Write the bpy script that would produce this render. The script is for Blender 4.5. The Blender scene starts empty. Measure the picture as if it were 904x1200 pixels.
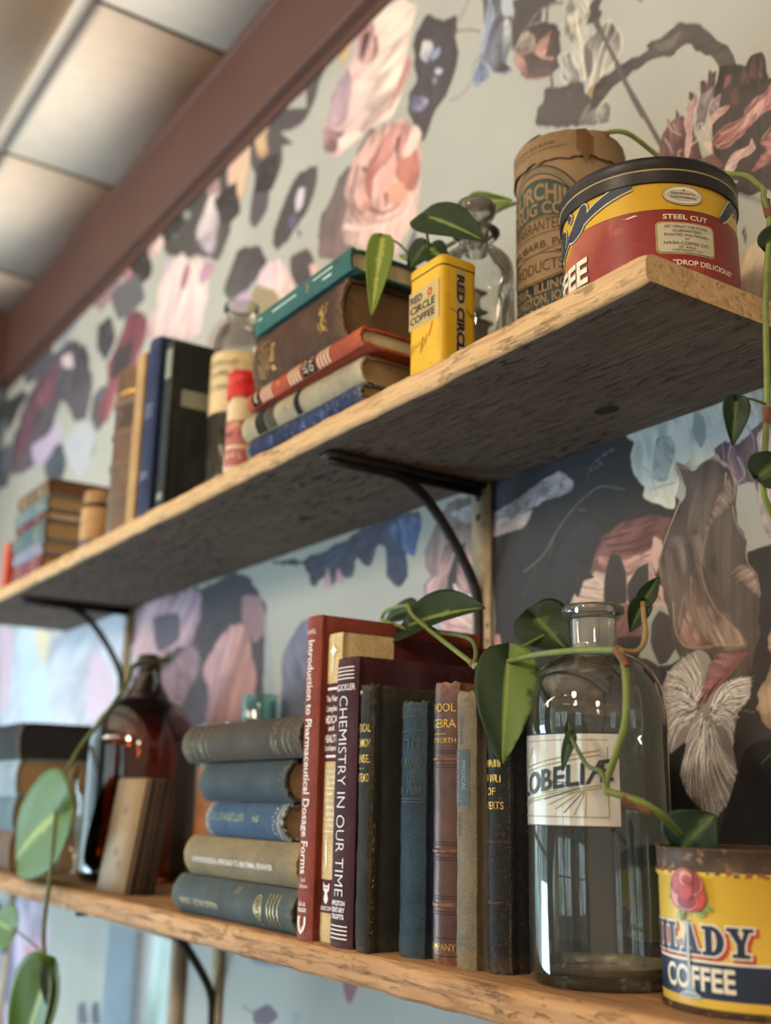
import bpy, bmesh, math, random
import numpy as np
from mathutils import Vector, Matrix, Euler
from mathutils.geometry import tessellate_polygon

# ------------------------------------------------------------------ camera, world, light, exposure
SC = bpy.context.scene
COL = SC.collection
PI = math.pi
CAM = (0.0, -0.615, 0.0927)

def look_matrix(yaw, pitch, roll):
    f = Vector((math.sin(yaw)*math.cos(pitch), math.cos(yaw)*math.cos(pitch), math.sin(pitch)))
    r = Vector((math.cos(yaw), -math.sin(yaw), 0))
    d = f.cross(r)
    c, s = math.cos(roll), math.sin(roll)
    r2 = c*r + s*d
    d2 = -s*r + c*d
    m = Matrix((r2, -d2, -f)).transposed().to_4x4()
    m.translation = Vector(CAM)
    return m

cam_data = bpy.data.cameras.new('camera')
cam = bpy.data.objects.new('camera', cam_data)
COL.objects.link(cam)
cam.matrix_world = look_matrix(-0.983875558, 0.257011828, -0.0198473)
cam_data.sensor_fit = 'VERTICAL'
cam_data.sensor_height = 36.0
cam_data.lens = 36.0*1303.41/1200.0
cam_data.clip_start = 0.02
cam_data.clip_end = 60
cam_data.dof.use_dof = True
cam_data.dof.focus_distance = 0.68
cam_data.dof.aperture_fstop = 5.2
SC.camera = cam

world = bpy.data.worlds.new('room_glow')
SC.world = world
world.use_nodes = True
world.node_tree.nodes['Background'].inputs[0].default_value = (1.0, 0.86, 0.70, 1)
world.node_tree.nodes['Background'].inputs[1].default_value = 0.55

def area(name, loc, target, sx, sy, power, colr):
    d = bpy.data.lights.new(name, 'AREA')
    d.shape = 'RECTANGLE'; d.size = sx; d.size_y = sy
    d.energy = power; d.color = colr
    o = bpy.data.objects.new(name, d); COL.objects.link(o)
    o.location = loc
    o.rotation_euler = (Vector(target)-Vector(loc)).to_track_quat('-Z', 'Y').to_euler()
    return o
def lamp(name, loc, power, rad, colr):
    d = bpy.data.lights.new(name, 'POINT'); d.energy = power; d.color = colr; d.shadow_soft_size = rad
    o = bpy.data.objects.new(name, d); COL.objects.link(o); o.location = loc
lamp('pendant_lamp_light', (-0.28, -1.50, 0.76), 39, 0.09, (1.0, 0.82, 0.62))
lamp('pendant_lamp_light', (-1.95, -1.80, 0.68), 5.5, 0.09, (1.0, 0.84, 0.66))
lamp('pendant_lamp_light', (1.10, -1.55, 0.76), 25, 0.09, (1.0, 0.82, 0.62))
area('ceiling_fill_light', (-1.55, -1.45, 0.62), (-1.60, -1.15, 1.19), 0.8, 0.5, 22, (1.0, 0.82, 0.66))  # added warm fill that brightens the ceiling; stands for no real fixture
area('window_daylight', (-2.44, -1.30, -0.45), (-1.0, -0.05, -0.15), 1.0, 0.9, 50, (0.58, 0.80, 1.0))
for bx, by, bz in ((-0.95, -2.1, 0.98), (-0.75, -2.2, 1.0), (-0.55, -2.15, 0.97), (0.45, -2.0, 0.9)):
    ld = bpy.data.lights.new('chandelier_bulb', 'POINT'); ld.energy = 1.2; ld.color = (1.0, 0.72, 0.42); ld.shadow_soft_size = 0.022
    lo = bpy.data.objects.new('chandelier_bulb', ld); COL.objects.link(lo); lo.location = (bx, by, bz)

SC.view_settings.view_transform = 'Standard'
SC.view_settings.look = 'None'
SC.view_settings.gamma = 1.0
SC.view_settings.use_curve_mapping = False
SC.view_settings.exposure = -0.12
SC.cycles.max_bounces = 10
SC.cycles.transparent_max_bounces = 24
SC.cycles.sample_clamp_indirect = 4.0
SC.cycles.caustics_reflective = False
SC.cycles.caustics_refractive = False
SC.cycles.use_denoising = True

# ------------------------------------------------------------------ helpers
def lin(h):
    if not isinstance(h, str): return h
    h = h.lstrip('#')
    r = []
    for i in (0, 2, 4):
        c = int(h[i:i+2], 16)/255.0
        r.append(c/12.92 if c <= 0.04045 else ((c+0.055)/1.055)**2.4)
    return (r[0], r[1], r[2], 1.0)

def mix_node(nt, fac, a, b):
    n = nt.nodes.new('ShaderNodeMix'); n.data_type = 'RGBA'
    for sock, val in ((n.inputs[0], fac), (n.inputs[6], a), (n.inputs[7], b)):
        if hasattr(val, 'is_output'): nt.links.new(val, sock)
        else: sock.default_value = val
    return n.outputs[2]

def math_node(nt, op, a, b=0.0, clamp=False):
    n = nt.nodes.new('ShaderNodeMath'); n.operation = op; n.use_clamp = clamp
    for sock, val in ((n.inputs[0], a), (n.inputs[1], b)):
        if hasattr(val, 'is_output'): nt.links.new(val, sock)
        else: sock.default_value = val
    return n.outputs[0]

def noise(nt, scale, detail=4, stretch=(1, 1, 1), rough=0.55, coord='Object', dist=0.0):
    tc = nt.nodes.new('ShaderNodeTexCoord'); mp = nt.nodes.new('ShaderNodeMapping')
    mp.inputs['Scale'].default_value = stretch
    nt.links.new(tc.outputs[coord], mp.inputs[0])
    n = nt.nodes.new('ShaderNodeTexNoise')
    n.inputs['Scale'].default_value = scale; n.inputs['Detail'].default_value = detail
    n.inputs['Roughness'].default_value = rough; n.inputs['Distortion'].default_value = dist
    nt.links.new(mp.outputs[0], n.inputs['Vector'])
    return n.outputs[0]

def ramp(nt, v, lo, hi):
    n = nt.nodes.new('ShaderNodeMapRange'); n.clamp = True
    n.inputs[1].default_value = lo; n.inputs[2].default_value = hi
    nt.links.new(v, n.inputs[0])
    return n.outputs[0]

def base_mat(name):
    m = bpy.data.materials.new(name); m.use_nodes = True
    nt = m.node_tree
    return m, nt, nt.nodes['Principled BSDF']

def mk(name, c, rough=0.6, metal=0.0, var=0.18, scale=60, worn=None, bump=0.0, bscale=400, stretch=(1, 1, 1), spec=0.4, spots=None, spot_lo=0.62, spot_scale=90, coat=0.0):
    """surface with mottled tone, optional worn edges (attribute 'wear') and specks"""
    m, nt, b = base_mat(name)
    c = lin(c)
    dark = tuple(x*(1-var) for x in c[:3])+(1,)
    light = tuple(min(1, x*(1+var)) for x in c[:3])+(1,)
    col = mix_node(nt, ramp(nt, noise(nt, scale, 5, stretch), 0.3, 0.7), dark, light)
    if spots:
        col = mix_node(nt, ramp(nt, noise(nt, spot_scale, 6, (1, 1, 1), 0.7), spot_lo, spot_lo+0.06), col, lin(spots))
    if worn:
        at = nt.nodes.new('ShaderNodeAttribute'); at.attribute_name = 'wear'
        w = math_node(nt, 'MULTIPLY', at.outputs['Fac'], ramp(nt, noise(nt, 260, 5), 0.35, 0.62))
        col = mix_node(nt, w, col, lin(worn))
    nt.links.new(col, b.inputs['Base Color'])
    b.inputs['Roughness'].default_value = rough
    b.inputs['Metallic'].default_value = metal
    b.inputs['Specular IOR Level'].default_value = spec
    if coat: b.inputs['Coat Weight'].default_value = coat; b.inputs['Coat Roughness'].default_value = 0.25
    if bump:
        bp = nt.nodes.new('ShaderNodeBump'); bp.inputs['Strength'].default_value = bump; bp.inputs['Distance'].default_value = 0.0006
        nt.links.new(noise(nt, bscale, 4, stretch), bp.inputs['Height'])
        nt.links.new(bp.outputs[0], b.inputs['Normal'])
    return m

def cloth(name, c, worn='#b39a72', rough=0.75, var=0.2, weave=1400):
    """book cloth: fine weave bump and worn edges"""
    m = mk(name, c, rough, 0, var, 45, worn, 0.0, spec=0.25)
    nt = m.node_tree; b = nt.nodes['Principled BSDF']
    tc = nt.nodes.new('ShaderNodeTexCoord')
    ws = []
    for d in ('DIAGONAL', 'Z'):
        w = nt.nodes.new('ShaderNodeTexWave'); w.bands_direction = d; w.inputs['Scale'].default_value = weave*0.32
        w.inputs['Distortion'].default_value = 0.6; w.inputs['Detail'].default_value = 1
        nt.links.new(tc.outputs['Object'], w.inputs[0]); ws.append(w.outputs[1])
    h = math_node(nt, 'ADD', math_node(nt, 'MULTIPLY', ws[0], ws[1]), noise(nt, 700, 3))
    src = b.inputs['Base Color'].links[0].from_socket
    fine = ramp(nt, noise(nt, 950, 3, (1, 1, .7), .7), .3, .7)
    mu = nt.nodes.new('ShaderNodeMix'); mu.data_type = 'RGBA'; mu.blend_type = 'MULTIPLY'; mu.inputs[0].default_value = 1.0
    nt.links.new(src, mu.inputs[6]); nt.links.new(mix_node(nt, fine, (.62, .62, .62, 1), (1.22, 1.22, 1.22, 1)), mu.inputs[7])
    rub = math_node(nt, 'MULTIPLY', ramp(nt, noise(nt, 26, 5, (1, 1, .35), .65), .52, .72), .30)
    pale = tuple(min(1, x*.55+.10) for x in lin(c)[:3])+(1,)
    nt.links.new(mix_node(nt, rub, mu.outputs[2], pale), b.inputs['Base Color'])
    bp = nt.nodes.new('ShaderNodeBump'); bp.inputs['Strength'].default_value = 0.4; bp.inputs['Distance'].default_value = 0.0005
    nt.links.new(h, bp.inputs['Height']); nt.links.new(bp.outputs[0], b.inputs['Normal'])
    return m

def pages_mat(name, c):
    m, nt, b = base_mat(name)
    c = lin(c)
    n = noise(nt, 40, 3, (45, 0.5, 0.5))
    col = mix_node(nt, ramp(nt, n, 0.3, 0.7), tuple(x*0.62 for x in c[:3])+(1,), tuple(min(1, x*1.15) for x in c[:3])+(1,))
    col = mix_node(nt, ramp(nt, noise(nt, 25, 4), 0.45, 0.75), col, tuple(x*0.75 for x in c[:3])+(1,))
    nt.links.new(col, b.inputs['Base Color']); b.inputs['Roughness'].default_value = 0.85
    bp = nt.nodes.new('ShaderNodeBump'); bp.inputs['Strength'].default_value = 0.5; bp.inputs['Distance'].default_value = 0.0005
    nt.links.new(n, bp.inputs['Height']); nt.links.new(bp.outputs[0], b.inputs['Normal'])
    return m

def glass(name, tint, ior=1.5, haze=0.0, hazec='#b8b4a8', rough=0.02, gain=1.0):
    """thin wall of hollow glass: clear tint with Fresnel reflections and a film of dust"""
    m = bpy.data.materials.new(name); m.use_nodes = True
    nt = m.node_tree; nt.nodes.clear()
    out = nt.nodes.new('ShaderNodeOutputMaterial')
    tr = nt.nodes.new('ShaderNodeBsdfTransparent'); tr.inputs[0].default_value = lin(tint)
    gl = nt.nodes.new('ShaderNodeBsdfGlossy'); gl.inputs['Roughness'].default_value = rough; gl.inputs[0].default_value = (1, 1, 1, 1)
    fr = nt.nodes.new('ShaderNodeFresnel'); fr.inputs[0].default_value = ior
    mx = nt.nodes.new('ShaderNodeMixShader')
    f = math_node(nt, 'MULTIPLY', fr.outputs[0], gain, True)
    nt.links.new(f, mx.inputs[0]); nt.links.new(tr.outputs[0], mx.inputs[1]); nt.links.new(gl.outputs[0], mx.inputs[2])
    res = mx.outputs[0]
    if haze:
        df = nt.nodes.new('ShaderNodeBsdfDiffuse'); df.inputs[0].default_value = lin(hazec)
        m2 = nt.nodes.new('ShaderNodeMixShader')
        nt.links.new(math_node(nt, 'MULTIPLY', ramp(nt, noise(nt, 35, 6, (1, 1, 0.5)), 0.25, 0.8), haze*2), m2.inputs[0])
        nt.links.new(res, m2.inputs[1]); nt.links.new(df.outputs[0], m2.inputs[2]); res = m2.outputs[0]
    nt.links.new(res, out.inputs[0])
    return m

class MB:
    def __init__(s): s.v = []; s.f = []; s.m = []; s.w = []
    def add(s, verts, faces, mat=0, wear=None):
        o = len(s.v)
        s.v.extend([tuple(p) for p in verts])
        s.w.extend(wear if wear is not None else [0.0]*len(verts))
        for i, f in enumerate(faces):
            s.f.append([o+k for k in f]); s.m.append(mat[i] if isinstance(mat, (list, tuple)) else mat)
    def box(s, a, b, mat=0):
        x0, y0, z0 = a; x1, y1, z1 = b
        s.add([(x0,y0,z0),(x1,y0,z0),(x1,y1,z0),(x0,y1,z0),(x0,y0,z1),(x1,y0,z1),(x1,y1,z1),(x0,y1,z1)],
              [(0,3,2,1),(4,5,6,7),(0,1,5,4),(1,2,6,5),(2,3,7,6),(3,0,4,7)], mat)
    def lathe(s, prof, seg=72, mat=0, c=(0, 0), wob=None):
        """prof: (r, z) or (r, z, mat of the band that starts there)"""
        vs = []; fs = []; ms = []
        for i, p in enumerate(prof):
            for k in range(seg):
                a = 2*PI*k/seg
                r = p[0]; z = p[1]
                if wob: r, z = wob(a, r, z)
                vs.append((c[0]+r*math.cos(a), c[1]+r*math.sin(a), z))
        for i in range(len(prof)-1):
            mm = prof[i][2] if len(prof[i]) > 2 else mat
            for k in range(seg):
                k2 = (k+1) % seg
                fs.append((i*seg+k, i*seg+k2, (i+1)*seg+k2, (i+1)*seg+k)); ms.append(mm)
        s.add(vs, fs, ms)
    def tube(s, pts, r, seg=10, mat=0, caps=True, sub=6):
        pts = spline([Vector(p) for p in pts], sub) if sub > 1 else [Vector(p) for p in pts]
        n = len(pts)
        rs = [r(i/(n-1)) if callable(r) else r for i in range(n)]
        t0 = (pts[1]-pts[0]).normalized()
        u = t0.orthogonal().normalized(); vs = []; fs = []
        for i in range(n):
            t = (pts[min(i+1, n-1)]-pts[max(i-1, 0)]).normalized()
            u = (u-t*u.dot(t)).normalized(); w = t.cross(u)
            for k in range(seg):
                a = 2*PI*k/seg
                vs.append(pts[i]+(u*math.cos(a)+w*math.sin(a))*rs[i])
        for i in range(n-1):
            for k in range(seg):
                k2 = (k+1) % seg
                fs.append((i*seg+k, i*seg+k2, (i+1)*seg+k2, (i+1)*seg+k))
        if caps:
            fs.append(tuple(range(seg-1, -1, -1))); fs.append(tuple((n-1)*seg+k for k in range(seg)))
        s.add(vs, fs, mat)
    def shape(s, sh, fn, mat=0, step=None, m2=lambda x, y: (x, y)):
        """flat 2-D shape (verts, faces) laid on a surface by fn(u, v); sliced along u for curvature"""
        v, f = sh
        v = [m2(*p) for p in v]
        if step and v:
            bm = bmesh.new()
            bv = [bm.verts.new((p[0], p[1], 0)) for p in v]
            for q in f:
                try: bm.faces.new([bv[k] for k in q])
                except ValueError: pass
            xs = [p[0] for p in v]; k = math.floor(min(xs)/step)+1
            while k*step < max(xs):
                bmesh.ops.bisect_plane(bm, geom=bm.verts[:]+bm.edges[:]+bm.faces[:], plane_co=(k*step, 0, 0), plane_no=(1, 0, 0), dist=1e-7)
                k += 1
            bm.verts.index_update()
            v = [(p.co.x, p.co.y) for p in bm.verts]; f = [[q.index for q in g.verts] for g in bm.faces]
            bm.free()
        s.add([fn(*p) for p in v], f, mat)
    def build(s, name, mats, parent=None, smooth=35, loc=None, kind=None):
        me = bpy.data.meshes.new(name)
        me.from_pydata([tuple(p) for p in s.v], [], s.f)
        if not isinstance(mats, (list, tuple)): mats = [mats]
        for m in mats: me.materials.append(m)
        me.polygons.foreach_set('material_index', s.m)
        me.polygons.foreach_set('use_smooth', [True]*len(me.polygons))
        if any(s.w):
            at = me.attributes.new('wear', 'FLOAT', 'POINT'); at.data.foreach_set('value', s.w)
        me.update()
        if smooth: me.set_sharp_from_angle(angle=math.radians(smooth))
        o = bpy.data.objects.new(name, me); COL.objects.link(o)
        if parent: o.parent = parent
        if loc: o.location = loc
        if kind: o['kind'] = kind
        return o

def spline(p, sub):
    out = []
    n = len(p)
    for i in range(n-1):
        a = p[max(i-1, 0)]; b = p[i]; c = p[i+1]; d = p[min(i+2, n-1)]
        for k in range(sub):
            t = k/sub
            out.append(0.5*((2*b)+(c-a)*t+(2*a-5*b+4*c-d)*t*t+(3*b-a-3*c+d)*t**3))
    out.append(p[-1].copy() if hasattr(p[-1], 'copy') else p[-1])
    return out

def thing(name, label, cat, loc=(0, 0, 0), rot=(0, 0, 0), group=None):
    o = bpy.data.objects.new(name, None); COL.objects.link(o)
    o.empty_display_size = 0.02
    o.location = loc; o.rotation_euler = rot
    o['label'] = label; o['category'] = cat
    if group: o['group'] = group
    return o

def tag(o, label, cat, group=None):
    o['label'] = label; o['category'] = cat
    if group: o['group'] = group
    return o

_tc = {}
def text2d(s, off=0.0):
    """outline of a line of writing, cap height 1, origin at its left end on the base line"""
    key = (s, off)
    if key in _tc: return _tc[key]
    def raw(t):
        cu = bpy.data.curves.new('writing', 'FONT'); cu.body = t; cu.size = 1.0; cu.resolution_u = 3
        cu.offset = off; cu.fill_mode = 'FRONT' if False else 'BOTH'
        ob = bpy.data.objects.new('writing', cu); COL.objects.link(ob)
        bpy.context.view_layer.update()
        ev = ob.evaluated_get(bpy.context.evaluated_depsgraph_get())
        me = ev.to_mesh()
        v = [(q.co.x, q.co.y) for q in me.vertices]; f = [tuple(q.vertices) for q in me.polygons]
        ev.to_mesh_clear()
        bpy.data.objects.remove(ob); bpy.data.curves.remove(cu)
        return v, f
    global _cap
    if '_cap' not in globals():
        hv, _ = raw('H'); _cap = max(p[1] for p in hv)-2*off if off else max(p[1] for p in hv)
    v, f = raw(s)
    x0 = min(p[0] for p in v)
    v = [((p[0]-x0)/_cap, p[1]/_cap) for p in v]
    _tc[key] = (v, f)
    return v, f
text2d('H')

def put_text(mb, s, fn, mat, h, cx=None, cy=0.0, w=None, rot=0, off=0.0, step=0.0025, shear=0.0, x0=None, x1=None, wmax=None, curve=None):
    """write s with cap height h; centred on cx (or from x0 / up to x1), base line cy; w stretches to a width"""
    v, f = text2d(s, off)
    wid = max(p[0] for p in v)
    sx = h
    if w: sx = w/wid
    elif wmax and wid*h > wmax: sx = wmax/wid
    W = wid*sx
    a = cx-W/2 if cx is not None else (x0 if x0 is not None else x1-W)
    def m2(x, y):
        x, y = x*sx+y*h*shear, y*h
        if rot == 0: u, q = a+x, cy+y
        elif rot == -90: u, q = cy+y, -(a+x)
        else: u, q = cy-y, a+x
        if curve: q += curve(u)
        return u, q
    mb.shape((v, f), fn, mat, step, m2)

def poly2d(pts):
    t = tessellate_polygon([[Vector((p[0], p[1], 0)) for p in pts]])
    return [tuple(p) for p in pts], [tuple(q) for q in t]

def ribbon2d(pts, w):
    pts = [Vector((p[0], p[1])) for p in pts]; n = len(pts)
    v = []; f = []
    for i in range(n):
        t = pts[min(i+1, n-1)]-pts[max(i-1, 0)]
        t = t.normalized() if t.length > 0 else Vector((1, 0))
        ww = w[i] if isinstance(w, (list, tuple)) else w
        nrm = Vector((-t.y, t.x))*ww/2
        v += [tuple(pts[i]+nrm), tuple(pts[i]-nrm)]
        if i: f.append((2*i-2, 2*i-1, 2*i+1, 2*i))
    return v, f

def rect2d(x0, y0, x1, y1, n=1, r=0.0):
    if r:
        pts = []
        for cx, cy, a0 in ((x1-r, y1-r, 0), (x0+r, y1-r, 90), (x0+r, y0+r, 180), (x1-r, y0+r, 270)):
            for k in range(7):
                a = math.radians(a0+15*k); pts.append((cx+r*math.cos(a), cy+r*math.sin(a)))
        return poly2d(pts)
    v = []; f = []
    for i in range(n+1):
        x = x0+(x1-x0)*i/n; v += [(x, y0), (x, y1)]
        if i: f.append((2*i-2, 2*i, 2*i+1, 2*i-1))
    return v, f

def ell2d(cx, cy, rx, ry, n=40):
    return poly2d([(cx+rx*math.cos(2*PI*k/n), cy+ry*math.sin(2*PI*k/n)) for k in range(n)])

def ring2d(cx, cy, rx, ry, w, n=44, a0=0, a1=360):
    v = []; f = []
    for k in range(n+1):
        a = math.radians(a0+(a1-a0)*k/n)
        v += [(cx+rx*math.cos(a), cy+ry*math.sin(a)), (cx+(rx-w)*math.cos(a), cy+(ry-w)*math.sin(a))]
        if k: f.append((2*k-2, 2*k, 2*k+1, 2*k-1))
    return v, f

def on_cyl(c, r, th0):
    """map (u, v) to a cylinder about c: u is arc length from angle th0 (degrees), v is height"""
    t0 = math.radians(th0)
    return lambda u, v: (c[0]+r*math.cos(t0+u/r), c[1]+r*math.sin(t0+u/r), v)
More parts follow.
